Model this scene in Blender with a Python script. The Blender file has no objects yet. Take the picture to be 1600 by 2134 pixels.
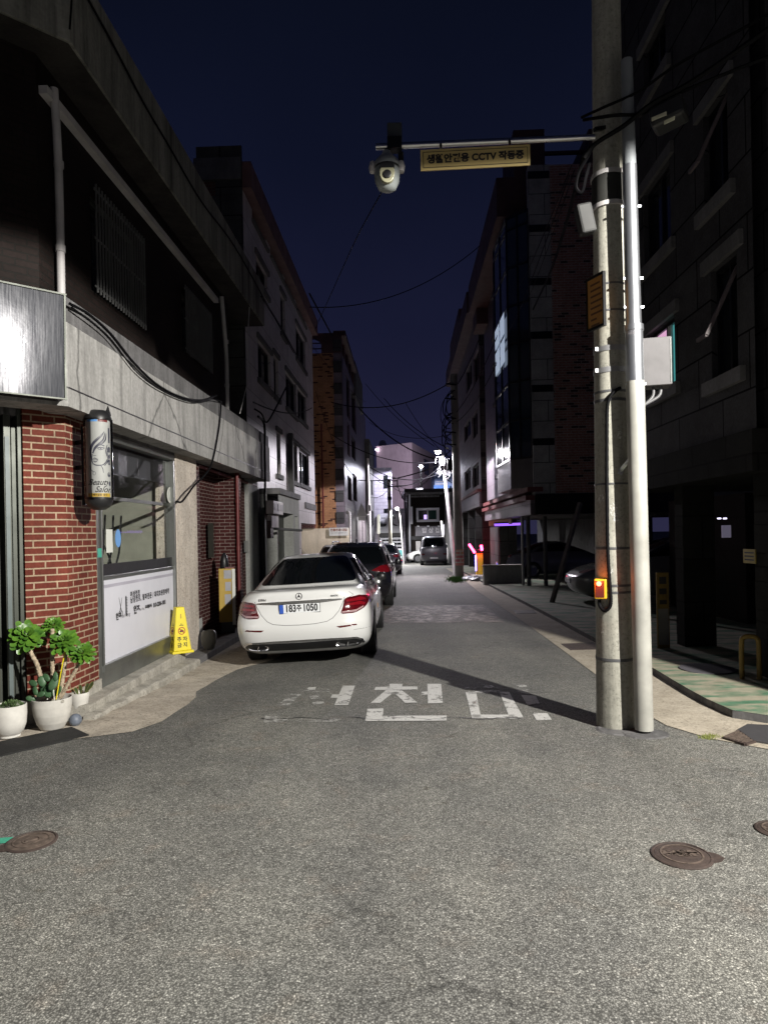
import bpy, bmesh, math, random
from mathutils import Vector, Matrix
from mathutils.bvhtree import BVHTree
random.seed(7)
S = bpy.context.scene
COL = S.collection

# ------------------------------------------------------------------ camera
FPX, CX, HY, H, ROLL = 1418.0, 800.0, 1110.0, 1.65, 0.0192
cam_d = bpy.data.cameras.new("camera")
cam = bpy.data.objects.new("camera", cam_d); COL.objects.link(cam)
cr, sr = math.cos(ROLL), math.sin(ROLL)
cam.matrix_world = Matrix(((cr, sr, 0, 0), (0, 0, -1, 0), (-sr, cr, 0, H), (0, 0, 0, 1)))
cam_d.sensor_fit = 'VERTICAL'; cam_d.sensor_height = 24.0
cam_d.lens = FPX / 2134 * 24.0
cam_d.shift_y = (HY - 1067) / 2134
cam_d.clip_start = 0.05; cam_d.clip_end = 600
S.camera = cam

# ------------------------------------------------------------------ world (night sky)
W_ = bpy.data.worlds.new("World"); S.world = W_; W_.use_nodes = True
nt = W_.node_tree; nt.nodes.clear()
out = nt.nodes.new('ShaderNodeOutputWorld'); bg = nt.nodes.new('ShaderNodeBackground')
tc = nt.nodes.new('ShaderNodeTexCoord'); sep = nt.nodes.new('ShaderNodeSeparateXYZ')
ramp = nt.nodes.new('ShaderNodeValToRGB')
nt.links.new(tc.outputs['Generated'], sep.inputs[0]); nt.links.new(sep.outputs['Z'], ramp.inputs[0])
e = ramp.color_ramp.elements
e[0].position = 0.0; e[0].color = (.029, .028, .068, 1)
e[1].position = 1.0; e[1].color = (.003, .0045, .011, 1)
for p, c in ((.12, (.0215, .022, .059, 1)), (.28, (.0115, .0132, .039, 1)), (.48, (.0057, .0078, .023, 1)), (.65, (.0036, .0053, .014, 1))):
    k = e.new(p); k.color = c
sky = nt.nodes.new('ShaderNodeTexSky'); sky.sky_type = 'NISHITA'; sky.sun_disc = False
sky.sun_elevation = math.radians(-8); sky.sun_rotation = math.radians(180)
bg2 = nt.nodes.new('ShaderNodeBackground'); bg2.inputs[1].default_value = 0.05
nt.links.new(sky.outputs[0], bg2.inputs[0])
addn = nt.nodes.new('ShaderNodeAddShader')
nz = nt.nodes.new('ShaderNodeTexNoise'); nz.inputs['Scale'].default_value = 2.2; nz.inputs['Detail'].default_value = 6; nt.links.new(tc.outputs['Generated'], nz.inputs['Vector'])
mr_ = nt.nodes.new('ShaderNodeMapRange'); mr_.inputs['From Min'].default_value = .3; mr_.inputs['From Max'].default_value = .7; mr_.inputs['To Min'].default_value = .86; mr_.inputs['To Max'].default_value = 1.14
nt.links.new(nz.outputs['Fac'], mr_.inputs['Value']); vm = nt.nodes.new('ShaderNodeVectorMath'); vm.operation = 'SCALE'; nt.links.new(ramp.outputs[0], vm.inputs[0]); nt.links.new(mr_.outputs[0], vm.inputs['Scale'])
nt.links.new(vm.outputs[0], bg.inputs[0]); bg.inputs[1].default_value = .76
nt.links.new(bg.outputs[0], addn.inputs[0]); nt.links.new(bg2.outputs[0], addn.inputs[1])
nt.links.new(addn.outputs[0], out.inputs[0])

S.view_settings.view_transform = 'Standard'; S.view_settings.look = 'None'
S.view_settings.exposure = 0.0; S.view_settings.gamma = 1.0
S.cycles.use_denoising = True
S.cycles.max_bounces = 8; S.cycles.diffuse_bounces = 3
S.cycles.sample_clamp_indirect = 6.0

# ------------------------------------------------------------------ lamps that the street has, and an added tower fill
def spot(name, loc, col, watts, size=172, blend=.35, rad=.12, rot=(0, 0, 0)):
    d = bpy.data.lights.new(name, 'SPOT'); d.energy = watts; d.color = col
    d.spot_size = math.radians(size); d.spot_blend = blend; d.shadow_soft_size = rad
    o = bpy.data.objects.new(name, d); o.location = loc; o.rotation_euler = rot; COL.objects.link(o); return o
def point(name, loc, col, watts, rad=.05):
    d = bpy.data.lights.new(name, 'POINT'); d.energy = watts; d.color = col; d.shadow_soft_size = rad
    o = bpy.data.objects.new(name, d); o.location = loc; COL.objects.link(o); return o
def batwing(o, lo, hi):                           # street lamps throw more light sideways than straight down
    d = o.data; d.use_nodes = True; n = d.node_tree; em = n.nodes['Emission']
    t = n.nodes.new('ShaderNodeTexCoord'); s_ = n.nodes.new('ShaderNodeSeparateXYZ'); a = n.nodes.new('ShaderNodeMath'); a.operation = 'ABSOLUTE'
    m = n.nodes.new('ShaderNodeMapRange'); m.inputs['From Min'].default_value = 1; m.inputs['From Max'].default_value = .3
    m.inputs['To Min'].default_value = lo; m.inputs['To Max'].default_value = hi
    n.links.new(t.outputs['Normal'], s_.inputs[0]); n.links.new(s_.outputs['Z'], a.inputs[0]); n.links.new(a.outputs[0], m.inputs['Value']); n.links.new(m.outputs[0], em.inputs['Strength'])
batwing(spot("near_street_light", (5.2, -.4, 5.3), (1.0, .965, .89), 7200, 171, .03, .09), .62, 1.36)
spot("leaning_pole_light", (2.34, 29.85, 5.06), (.97, .91, 1.0), 3000, 167, .06, .10, (math.radians(-4), 0, 0))
spot("rooftop_light", (3.0, 55.3, 7.0), (.88, .87, 1.0), 3800, 172, .1, .15)
spot("far_street_light", (.95, 47.0, 3.15), (1.0, .98, .97), 2600, 172, .2, .12)
spot("tower_fill", (4.0, 66.0, 6.0), (.97, .86, 1.0), 6500, 150, .6, .3, (math.radians(102), 0, 0))  # added fill aimed only at the pale tower; no real lamp there

# ------------------------------------------------------------------ ground, frames, pixels
def gz(x, y):
    z = -.014 * max(y - 2.4, 0) if y < 60 else -.014 * 57.6
    if x < 0:
        t = min(max((y - 6) / 3, 0), 1); t = t * t * (3 - 2 * t)
        z -= .045 * min(-x, 1.9) * t
    return z
def ray(px, py):
    dx, dy = px - CX, py - HY
    return Vector(((dx * cr - dy * sr) / FPX, 1.0, -(dy * cr + dx * sr) / FPX))
def at(px, py, y):
    d = ray(px, py); return Vector((0, 0, H)) + d * y
def ghit(px, py, lift=0.0):
    d = ray(px, py); t = (0.0336 - H + lift) / (d.z + .014)
    for _ in range(12):
        g = gz(d.x * t, t) + lift
        t = (g - H) / d.z
    return Vector((d.x * t, t, g))
class Frame:
    def __init__(s, o, u, n): s.o, s.u, s.n = Vector(o[:2]), Vector(u).normalized(), Vector(n).normalized()
    def P(s, u, n, z): q = s.o + s.u * u + s.n * n; return Vector((q.x, q.y, z))
    def hit(s, px, py, n=0.0):
        d = ray(px, py); o = s.o + s.n * n; d2 = Vector((d.x, d.y))
        t = o.dot(s.n) / d2.dot(s.n); p = d2 * t
        return (p - o).dot(s.u), H + d.z * t
    def cross(s, u, n=0.0):                      # the wall that faces back down the street
        q = s.P(u, n, 0); return Frame(q, -s.n, -s.u)
A = .032
SU, EU = Vector((A, 1)).normalized(), Vector((1, -A)).normalized()
FL = Frame((-3.05, 6.55), SU, EU)
FR = Frame((3.9, 7.2), SU, -EU)
WF = Frame((0, 0), (1, 0), (0, 1))

# ------------------------------------------------------------------ mesh builder
def text_geo(s, size, shear=0.0, bold=0.0, align='CENTER', spacing=1.0):
    c = bpy.data.curves.new("t", 'FONT'); c.body = s; c.size = size; c.shear = shear; c.offset = bold
    c.align_x = align; c.align_y = 'CENTER'; c.space_character = spacing; c.resolution_u = 4
    o = bpy.data.objects.new("t", c); m = o.to_mesh()
    v = [(q.co.x, q.co.y) for q in m.vertices]; f = [tuple(p.vertices) for p in m.polygons]
    o.to_mesh_clear(); bpy.data.objects.remove(o); bpy.data.curves.remove(c)
    return v, f
class MB:
    def __init__(s): s.v, s.f, s.t = [], [], []
    def face(s, pts, uv=None):
        b = len(s.v); s.v += [Vector(p) for p in pts]; s.f.append(tuple(range(b, b + len(pts))))
        s.t.append(uv or [(0, 0)] * len(pts)); return s
    def mesh(s, vs, fs, uvf=None):
        b = len(s.v); s.v += [Vector(p) for p in vs]
        for f in fs:
            s.f.append(tuple(b + i for i in f))
            s.t.append([uvf(vs[i]) for i in f] if uvf else [(vs[i][0] + vs[i][1], vs[i][2]) for i in f])
        return s
    def box(s, F, u0, u1, n0, n1, z0, z1, skip=''):
        P = F.P
        q = lambda *a: [P(*x) for x in a]
        if 'f' not in skip: s.face(q((u0, n1, z0), (u1, n1, z0), (u1, n1, z1), (u0, n1, z1)), [(u0, z0), (u1, z0), (u1, z1), (u0, z1)])
        if 'b' not in skip: s.face(q((u1, n0, z0), (u0, n0, z0), (u0, n0, z1), (u1, n0, z1)), [(u1, z0), (u0, z0), (u0, z1), (u1, z1)])
        if 'l' not in skip: s.face(q((u0, n0, z0), (u0, n1, z0), (u0, n1, z1), (u0, n0, z1)), [(n0, z0), (n1, z0), (n1, z1), (n0, z1)])
        if 'r' not in skip: s.face(q((u1, n1, z0), (u1, n0, z0), (u1, n0, z1), (u1, n1, z1)), [(n1, z0), (n0, z0), (n0, z1), (n1, z1)])
        if 't' not in skip: s.face(q((u0, n1, z1), (u1, n1, z1), (u1, n0, z1), (u0, n0, z1)), [(u0, n1), (u1, n1), (u1, n0), (u0, n0)])
        if 'd' not in skip: s.face(q((u0, n0, z0), (u1, n0, z0), (u1, n1, z0), (u0, n1, z0)), [(u0, n0), (u1, n0), (u1, n1), (u0, n1)])
        return s
    def bar(s, p, q, w, h=None):                  # a square bar between two points
        p, q = Vector(p), Vector(q); h = h or w; d = (q - p).normalized()
        a = d.cross(Vector((0, 0, 1)));  a = a.normalized() if a.length > 1e-4 else Vector((1, 0, 0)); b = d.cross(a)
        c = [(a * x + b * y) for x, y in ((-w/2, -h/2), (w/2, -h/2), (w/2, h/2), (-w/2, h/2))]
        vs = [p + k for k in c] + [q + k for k in c]
        return s.mesh(vs, [(0, 1, 2, 3), (7, 6, 5, 4), (0, 4, 5, 1), (1, 5, 6, 2), (2, 6, 7, 3), (3, 7, 4, 0)])
    def tube(s, pts, r, seg=8, cap=True):
        pts = [Vector(p) for p in pts]; n = len(pts)
        rs = r if isinstance(r, (list, tuple)) else [r] * n
        vs, fs = [], []; ref = None; L = 0
        for i, p in enumerate(pts):
            d = (pts[min(i + 1, n - 1)] - pts[max(i - 1, 0)]).normalized()
            if ref is None: ref = Vector((0, 0, 1)) if abs(d.z) < .9 else Vector((1, 0, 0))
            a = (ref - d * ref.dot(d)).normalized(); ref = a; b = d.cross(a)
            for k in range(seg):
                t = 2 * math.pi * k / seg; vs.append(p + (a * math.cos(t) + b * math.sin(t)) * rs[i])
        for i in range(n - 1):
            for k in range(seg):
                k2 = (k + 1) % seg; fs.append((i * seg + k, i * seg + k2, (i + 1) * seg + k2, (i + 1) * seg + k))
        if cap: fs += [tuple(range(seg))[::-1], tuple(range((n - 1) * seg, n * seg))]
        return s.mesh(vs, fs)
    def lathe(s, c, prof, seg=32, axis=None, sx=1.0, cap=True):   # prof: (radius, height)
        c = Vector(c); R = Matrix.Identity(3)
        if axis is not None: R = Vector((0, 0, 1)).rotation_difference(Vector(axis)).to_matrix()
        vs, fs = [], []; n = len(prof)
        for r, z in prof:
            for k in range(seg):
                t = 2 * math.pi * k / seg; vs.append(c + R @ Vector((r * math.cos(t) * sx, r * math.sin(t), z)))
        for i in range(n - 1):
            for k in range(seg):
                k2 = (k + 1) % seg; fs.append((i * seg + k, i * seg + k2, (i + 1) * seg + k2, (i + 1) * seg + k))
        if cap and prof[0][0] > 1e-4: fs.append(tuple(range(seg))[::-1])
        if cap and prof[-1][0] > 1e-4: fs.append(tuple(range((n - 1) * seg, n * seg)))
        return s.mesh(vs, fs)
    def prism(s, F, poly, n0, n1):                # poly in (u, z) of the frame
        m = len(poly)
        s.face([F.P(u, n1, z) for u, z in poly], [(u, z) for u, z in poly])
        s.face([F.P(u, n0, z) for u, z in poly][::-1], [(u, z) for u, z in poly][::-1])
        for i in range(m):
            (u, z), (u2, z2) = poly[i], poly[(i + 1) % m]
            s.face([F.P(u, n0, z), F.P(u2, n0, z2), F.P(u2, n1, z2), F.P(u, n1, z)], [(n0, z), (n0, z2), (n1, z2), (n1, z)])
        return s
    def wall(s, F, u0, u1, z0, z1, ops, n=0.0, rev=.14):     # a facade with openings and their reveals
        us = sorted({u0, u1, *[min(max(o[i], u0), u1) for o in ops for i in (0, 1)]})
        zs = sorted({z0, z1, *[min(max(o[i], z0), z1) for o in ops for i in (2, 3)]})
        for a, b in zip(us, us[1:]):
            for c, d in zip(zs, zs[1:]):
                mu, mz = (a + b) / 2, (c + d) / 2
                if any(o[0] < mu < o[1] and o[2] < mz < o[3] for o in ops): continue
                s.face([F.P(a, n, c), F.P(b, n, c), F.P(b, n, d), F.P(a, n, d)], [(a, c), (b, c), (b, d), (a, d)])
        for a, b, c, d in ops:
            m = n - rev
            for (p, q) in (((a, c), (b, c)), ((b, c), (b, d)), ((b, d), (a, d)), ((a, d), (a, c))):
                s.face([F.P(p[0], n, p[1]), F.P(q[0], n, q[1]), F.P(q[0], m, q[1]), F.P(p[0], m, p[1])],
                       [(p[0], p[1]), (q[0], q[1]), (q[0] + .1, q[1] + .1), (p[0] + .1, p[1] + .1)])
        return s
    def text(s, txt, size, fn, **k):              # fn maps flat (x, y) to a point
        v, f = text_geo(txt, size, **k)
        return s.mesh([fn(x, y) for x, y in v], f)
    def ribbon(s, pts, w, fn):
        pts = [Vector(p) for p in pts]; L = []
        ws = w if isinstance(w, (list, tuple)) else [w] * len(pts)
        for i, p in enumerate(pts):
            d = (pts[min(i + 1, len(pts) - 1)] - pts[max(i - 1, 0)]).normalized(); q = Vector((-d.y, d.x)) * ws[i] / 2
            L.append((fn(*(p + q)), fn(*(p - q))))
        for a, b in zip(L, L[1:]): s.face([a[0], a[1], b[1], b[0]])
        return s
    def poly(s, pts, fn=None):
        return s.face([fn(*p) if fn else p for p in pts])
W = {}
def setp(o, label=None, cat=None, group=None, kind=None):
    for k, v in (('label', label), ('category', cat), ('group', group), ('kind', kind)):
        if v: o[k] = v
    return o
def thing(name, label, cat, loc=(0, 0, 0), group=None, rot=None):
    o = bpy.data.objects.new(name, None); COL.objects.link(o); o.location = loc; o.empty_display_size = .2
    m = Matrix.Translation(Vector(loc))
    if rot is not None: o.rotation_euler = rot; m = m @ rot.to_matrix().to_4x4()
    W[o] = m; return setp(o, label, cat, group)
def obj(name, mb, mat, parent=None, smooth=None, local=False, label=None, bevel=0, fix=True, merge=True):
    me = bpy.data.meshes.new(name)
    me.from_pydata([tuple(v) for v in mb.v], [], mb.f)
    uv = me.uv_layers.new(name="UVMap"); i = 0
    flat = [c for t in mb.t for c in t]
    for l, c in zip(uv.data, flat): l.uv = c
    b = bmesh.new(); b.from_mesh(me)
    if merge: bmesh.ops.remove_doubles(b, verts=b.verts, dist=1e-4)
    if fix: bmesh.ops.recalc_face_normals(b, faces=b.faces)
    b.to_mesh(me); b.free()
    if smooth is not None:
        for p in me.polygons: p.use_smooth = True
        me.set_sharp_from_angle(angle=math.radians(smooth))
    me.materials.append(mat)
    o = bpy.data.objects.new(name, me); COL.objects.link(o)
    if parent is not None:
        o.parent = parent
        if local: W[o] = W[parent]
        else: o.matrix_parent_inverse = W[parent].inverted(); W[o] = Matrix.Identity(4)
    else: W[o] = Matrix.Identity(4)
    if label: o['label'] = label
    if bevel:
        m = o.modifiers.new('bevel', 'BEVEL'); m.width = bevel; m.segments = 2; m.limit_method = 'ANGLE'
    return o
def solo(name, mb, mat, label, cat, group=None, **k): return setp(obj(name, mb, mat, **k), label, cat, group)
def struct(name, mb, mat, **k): return setp(obj(name, mb, mat, **k), kind='structure')
def catenary(p, q, sag, n=14):
    p, q = Vector(p), Vector(q)
    return [p.lerp(q, i / n) - Vector((0, 0, sag * 4 * (i / n) * (1 - i / n))) for i in range(n + 1)]
def smoothpath(pts, k=5):
    pts = [Vector(p) for p in pts]; r = []
    for i in range(len(pts) - 1):
        a, b, c, d = pts[max(i - 1, 0)], pts[i], pts[i + 1], pts[min(i + 2, len(pts) - 1)]
        for j in range(k):
            t = j / k
            r.append(.5 * ((2 * b) + (c - a) * t + (2 * a - 5 * b + 4 * c - d) * t * t + (3 * b - a - 3 * c + d) * t ** 3))
    return r + [pts[-1]]

# ------------------------------------------------------------------ materials
def newmat(name):
    m = bpy.data.materials.new(name); m.use_nodes = True
    n = m.node_tree; b = n.nodes['Principled BSDF']; return m, n, b
def node(n, t, **k):
    x = n.nodes.new(t)
    for a, v in k.items():
        if a.startswith('i_'): x.inputs[int(a[2:]) if a[2:].isdigit() else a[2:]].default_value = v
        else: setattr(x, a, v)
    return x
def pos(n): return node(n, 'ShaderNodeNewGeometry').outputs['Position']
def noise(n, vec, scale, detail=4, rough=.55):
    x = node(n, 'ShaderNodeTexNoise'); x.inputs['Scale'].default_value = scale; x.inputs['Detail'].default_value = detail
    x.inputs['Roughness'].default_value = rough
    if vec is not None: n.links.new(vec, x.inputs['Vector'])
    return x.outputs['Fac']
def rampn(n, fac, stops):
    r = node(n, 'ShaderNodeValToRGB'); e = r.color_ramp.elements
    e[0].position, e[0].color = stops[0][0], (*stops[0][1], 1) if len(stops[0][1]) == 3 else stops[0][1]
    e[1].position, e[1].color = stops[-1][0], (*stops[-1][1], 1)
    for p, c in stops[1:-1]: k = e.new(p); k.color = (*c, 1)
    n.links.new(fac, r.inputs[0]); return r.outputs[0]
def mix(n, a, b, fac, mode='MIX'):
    m = node(n, 'ShaderNodeMix', data_type='RGBA', blend_type=mode)
    for v, i in ((fac, 0), (a, 6), (b, 7)):
        if hasattr(v, 'is_linked'): n.links.new(v, m.inputs[i])
        else: m.inputs[i].default_value = v if i == 0 else (*v, 1)
    return m.outputs[2]
def bumpn(n, b, h, strength, dist):
    x = node(n, 'ShaderNodeBump'); x.inputs['Strength'].default_value = strength; x.inputs['Distance'].default_value = dist
    n.links.new(h, x.inputs['Height']); n.links.new(x.outputs[0], b.inputs['Normal'])
def M(name, col, rough=.6, metal=0.0, var=.12, vs=3.0, bump=0.0, bs=80, col2=None, coat=0.0, spec=.5):
    m, n, b = newmat(name); b.inputs['Roughness'].default_value = rough; b.inputs['Metallic'].default_value = metal
    b.inputs['Coat Weight'].default_value = coat; b.inputs['Specular IOR Level'].default_value = .08 if name == 'cable' else spec
    b.inputs['Coat Roughness'].default_value = .03
    if var or col2:
        p = pos(n); f = noise(n, p, vs, 6)
        lo = col2 or tuple(c * (1 - var * 1.6) for c in col); hi = col if col2 else tuple(min(c * (1 + var), 1) for c in col)
        n.links.new(rampn(n, f, [(.3, lo), (.7, hi)]), b.inputs['Base Color'])
        if rough > .15:
            r = rampn(n, f, [(.25, (min(rough * 1.2, 1),) * 3), (.75, (rough * .85,) * 3)]); n.links.new(r, b.inputs['Roughness'])
    else: b.inputs['Base Color'].default_value = (*col, 1)
    if bump: bumpn(n, b, noise(n, pos(n), bs, 5), bump, .01)
    return m
def emit(name, col, s):
    m, n, b = newmat(name); b.inputs['Base Color'].default_value = (*col, 1)
    b.inputs['Emission Color'].default_value = (*col, 1); b.inputs['Emission Strength'].default_value = s; return m
def brick(name, c1, c2, mortar, bw=.21, bh=.0635, ms=.008, rough=.75, dark=None, rowoff=.5, bump=.5, soil=.35, spec=.15):
    m, n, b = newmat(name); b.inputs['Roughness'].default_value = rough; b.inputs['Specular IOR Level'].default_value = spec
    uv = node(n, 'ShaderNodeUVMap').outputs[0]
    t = node(n, 'ShaderNodeTexBrick'); n.links.new(uv, t.inputs['Vector'])
    t.offset = rowoff; t.inputs['Scale'].default_value = 1; t.inputs['Brick Width'].default_value = bw
    t.inputs['Row Height'].default_value = bh; t.inputs['Mortar Size'].default_value = ms; t.inputs['Mortar Smooth'].default_value = .15
    t.inputs['Color1'].default_value = (*c1, 1); t.inputs['Color2'].default_value = (*c2, 1); t.inputs['Mortar'].default_value = (*mortar, 1)
    col = t.outputs['Color']
    p = pos(n)
    if dark:                                        # some bricks fired darker than the rest
        wn = node(n, 'ShaderNodeTexBrick'); n.links.new(uv, wn.inputs['Vector']); wn.offset = rowoff
        for k, v in (('Scale', 1), ('Brick Width', bw), ('Row Height', bh), ('Mortar Size', 0), ('Bias', dark[1])): wn.inputs[k].default_value = v
        wn.inputs['Color1'].default_value = (0, 0, 0, 1); wn.inputs['Color2'].default_value = (1, 1, 1, 1); wn.inputs['Mortar'].default_value = (0, 0, 0, 1)
        st = rampn(n, wn.outputs['Color'], [(.72, (0, 0, 0)), (.76, (1, 1, 1))])
        msk = mix(n, st, (0, 0, 0), t.outputs['Fac']); col = mix(n, col, dark[0], msk)
    f = rampn(n, noise(n, p, 2.2, 6, .65), [(.3, (1 - soil,) * 3), (.7, (1.05,) * 3)])
    col = mix(n, col, f, 1.0, 'MULTIPLY')
    g = rampn(n, noise(n, p, 38, 3), [(.3, (.8, .8, .8)), (.7, (1.12, 1.12, 1.12))]); col = mix(n, col, g, 1.0, 'MULTIPLY')
    n.links.new(col, b.inputs['Base Color'])
    inv = node(n, 'ShaderNodeMath', operation='SUBTRACT', i_0=1.0); n.links.new(t.outputs['Fac'], inv.inputs[1])
    bumpn(n, b, inv.outputs[0], bump, .006); return m
def concrete(name, lo, hi, rough=.85, crack=0.0, stain=.5, sc=1.6, speck=0.0, streak=0.0, bump=.25):
    m, n, b = newmat(name); b.inputs['Roughness'].default_value = rough; b.inputs['Specular IOR Level'].default_value = .3
    p = pos(n)
    c = rampn(n, noise(n, p, sc, 8, .62), [(.28, lo), (.72, hi)])
    c = mix(n, c, rampn(n, noise(n, p, 26, 5, .6), [(.3, (.82,) * 3), (.7, (1.1,) * 3)]), 1.0, 'MULTIPLY')
    if stain:
        mp = node(n, 'ShaderNodeMapping'); n.links.new(p, mp.inputs[0]); mp.inputs['Scale'].default_value = (2.6, 2.6, .5)
        c = mix(n, c, rampn(n, noise(n, mp.outputs[0], 1.3, 7, .7), [(.36, (1 - stain,) * 3), (.56, (1, 1, 1))]), 1.0, 'MULTIPLY')
    if streak:
        mp = node(n, 'ShaderNodeMapping'); n.links.new(p, mp.inputs[0]); mp.inputs['Scale'].default_value = (9, 9, .35)
        c = mix(n, c, rampn(n, noise(n, mp.outputs[0], 1.0, 5, .6), [(.34, (1 - streak,) * 3), (.5, (1, 1, 1))]), 1.0, 'MULTIPLY')
    if speck:
        c = mix(n, c, rampn(n, noise(n, p, 42, 3, .7), [(.56, (1, 1, 1)), (.64, (1 - speck,) * 3)]), 1.0, 'MULTIPLY')
    if crack:
        w = node(n, 'ShaderNodeTexNoise'); w.inputs['Scale'].default_value = 2.5; w.inputs['Detail'].default_value = 5; n.links.new(p, w.inputs['Vector'])
        wp = mix(n, p, w.outputs['Color'], .22)
        v = node(n, 'ShaderNodeTexVoronoi', feature='DISTANCE_TO_EDGE'); v.inputs['Scale'].default_value = crack; n.links.new(wp, v.inputs['Vector'])
        c = mix(n, c, rampn(n, v.outputs['Distance'], [(.0, (.35,) * 3), (.012, (1, 1, 1))]), 1.0, 'MULTIPLY')
    n.links.new(c, b.inputs['Base Color']); bumpn(n, b, noise(n, p, 70, 5), bump, .008); return m
def asphalt(name):
    m, n, b = newmat(name); b.inputs['Roughness'].default_value = .82; b.inputs['Specular IOR Level'].default_value = .35
    p = pos(n)
    v = node(n, 'ShaderNodeTexVoronoi'); v.inputs['Scale'].default_value = 128; n.links.new(p, v.inputs['Vector'])
    r = node(n, 'ShaderNodeSeparateColor'); n.links.new(v.outputs['Color'], r.inputs[0])
    stone = rampn(n, r.outputs[0], [(0, (.128, .126, .116)), (.35, (.192, .189, .174)), (.72, (.248, .244, .226)), (.93, (.32, .314, .29)), (1, (.52, .51, .47))])
    gap = rampn(n, v.outputs['Distance'], [(.36, (1, 1, 1)), (.62, (.42, .42, .42))])
    c = mix(n, stone, gap, 1.0, 'MULTIPLY')
    big = rampn(n, noise(n, p, .9, 6, .6), [(.3, (.76, .77, .79)), (.7, (1.18, 1.17, 1.15))]); c = mix(n, c, big, 1.0, 'MULTIPLY')
    mid = rampn(n, noise(n, p, 14, 5, .65), [(.3, (.80,) * 3), (.7, (1.16,) * 3)]); c = mix(n, c, mid, 1.0, 'MULTIPLY')
    bl = rampn(n, noise(n, p, 4.2, 3), [(.58, (1, 1, 1)), (.74, (1.05, .975, .93))]); c = mix(n, c, bl, 1.0, 'MULTIPLY')
    oil = rampn(n, noise(n, p, 6.3, 2), [(.68, (1, 1, 1)), (.76, (.60, .58, .54))]); c = mix(n, c, oil, 1.0, 'MULTIPLY')
    w = node(n, 'ShaderNodeTexNoise'); w.inputs['Scale'].default_value = 1.1; w.inputs['Detail'].default_value = 6; n.links.new(p, w.inputs['Vector'])
    wp = mix(n, p, w.outputs['Color'], .45)
    vc = node(n, 'ShaderNodeTexVoronoi', feature='DISTANCE_TO_EDGE'); vc.inputs['Scale'].default_value = .42; n.links.new(wp, vc.inputs['Vector'])
    c = mix(n, c, rampn(n, vc.outputs['Distance'], [(.0, (.5, .5, .5)), (.006, (1, 1, 1))]), rampn(n, noise(n, p, .6, 3), [(.45, (0, 0, 0)), (.6, (.8, .8, .8))]), 'MULTIPLY')
    mp = node(n, 'ShaderNodeMapping'); n.links.new(p, mp.inputs[0]); mp.inputs['Scale'].default_value = (.9, .09, 1)
    c = mix(n, c, rampn(n, noise(n, mp.outputs[0], 1.4, 3), [(.38, (.86, .86, .87)), (.62, (1.08, 1.08, 1.07))]), 1.0, 'MULTIPLY')
    n.links.new(c, b.inputs['Base Color']); bumpn(n, b, v.outputs['Distance'], .55, -.004); return m
def worn(name, col, lo, hi, sc=9):                 # paint with bare patches that let the road through
    m, n, b = newmat(name); b.inputs['Roughness'].default_value = .7
    p = pos(n); c = mix(n, col, rampn(n, noise(n, p, 60, 4), [(.3, (.72,) * 3), (.7, (1.1,) * 3)]), 1.0, 'MULTIPLY')
    n.links.new(c, b.inputs['Base Color'])
    f = noise(n, p, sc, 8, .72)
    n.links.new(rampn(n, f, [(lo, (0, 0, 0)), (hi, (1, 1, 1))]), b.inputs['Alpha']); return m
def glass(name, tint=(.55, .6, .58), opac=.25, rough=.02):
    m, n, b = newmat(name); n.nodes.remove(b); o = n.nodes['Material Output']
    t = node(n, 'ShaderNodeBsdfTransparent'); t.inputs[0].default_value = (*tint, 1)
    g = node(n, 'ShaderNodeBsdfGlossy'); g.inputs['Roughness'].default_value = rough
    lw = node(n, 'ShaderNodeLayerWeight'); lw.inputs[0].default_value = .5
    pw = node(n, 'ShaderNodeMath', operation='POWER', i_1=5.0); n.links.new(lw.outputs['Facing'], pw.inputs[0])
    fr = node(n, 'ShaderNodeMath', operation='MULTIPLY_ADD', i_1=.85, i_2=.06); n.links.new(pw.outputs[0], fr.inputs[0])
    x = node(n, 'ShaderNodeMixShader'); n.links.new(fr.outputs[0], x.inputs[0]); n.links.new(t.outputs[0], x.inputs[1]); n.links.new(g.outputs[0], x.inputs[2])
    n.links.new(x.outputs[0], o.inputs[0]); return m

mt = {}
mt['asphalt'] = asphalt('asphalt')
mt['apron'] = concrete('pitted_concrete', (.40, .355, .295), (.58, .52, .44), speck=.6, stain=.25, sc=3, bump=.5)
mt['gutter'] = concrete('sandy_concrete', (.36, .315, .25), (.50, .445, .365), speck=.45, stain=.15, sc=3, bump=.3)
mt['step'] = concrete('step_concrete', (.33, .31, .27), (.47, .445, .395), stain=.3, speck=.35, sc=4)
mt['band'] = concrete('fascia_concrete', (.28, .275, .265), (.43, .42, .41), crack=.55, stain=.34, streak=.3)
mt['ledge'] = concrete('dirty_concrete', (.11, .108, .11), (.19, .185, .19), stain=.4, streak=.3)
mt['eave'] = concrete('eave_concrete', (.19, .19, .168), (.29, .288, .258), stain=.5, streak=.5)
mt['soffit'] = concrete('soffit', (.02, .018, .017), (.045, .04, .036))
mt['redbrick'] = brick('red_brick', (.125, .026, .017), (.17, .040, .026), (.40, .30, .205), .205, .0655, .0075, dark=((.075, .018, .013), -.25), soil=.45)
mt['darkbrick'] = brick('dark_brick', (.012, .008, .007), (.017, .011, .010), (.010, .009, .008), .2, .065, .007)
mt['maroon'] = brick('maroon_brick', (.045, .012, .012), (.062, .017, .016), (.20, .155, .14), .205, .0655, .007)
mt['orange'] = brick('orange_brick', (.44, .225, .105), (.52, .275, .135), (.28, .17, .105), .24, .075, .008, dark=((.07, .030, .022), -.1))
mt['rbrick'] = brick('brown_brick', (.46, .235, .195), (.55, .28, .235), (.62, .55, .50), .22, .075, .008, dark=((.07, .04, .035), -.1))
mt['pierstone'] = brick('pier_stone', (.34, .34, .335), (.40, .40, .39), (.09, .09, .09), .9, .6, .012, bump=.3)
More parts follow.
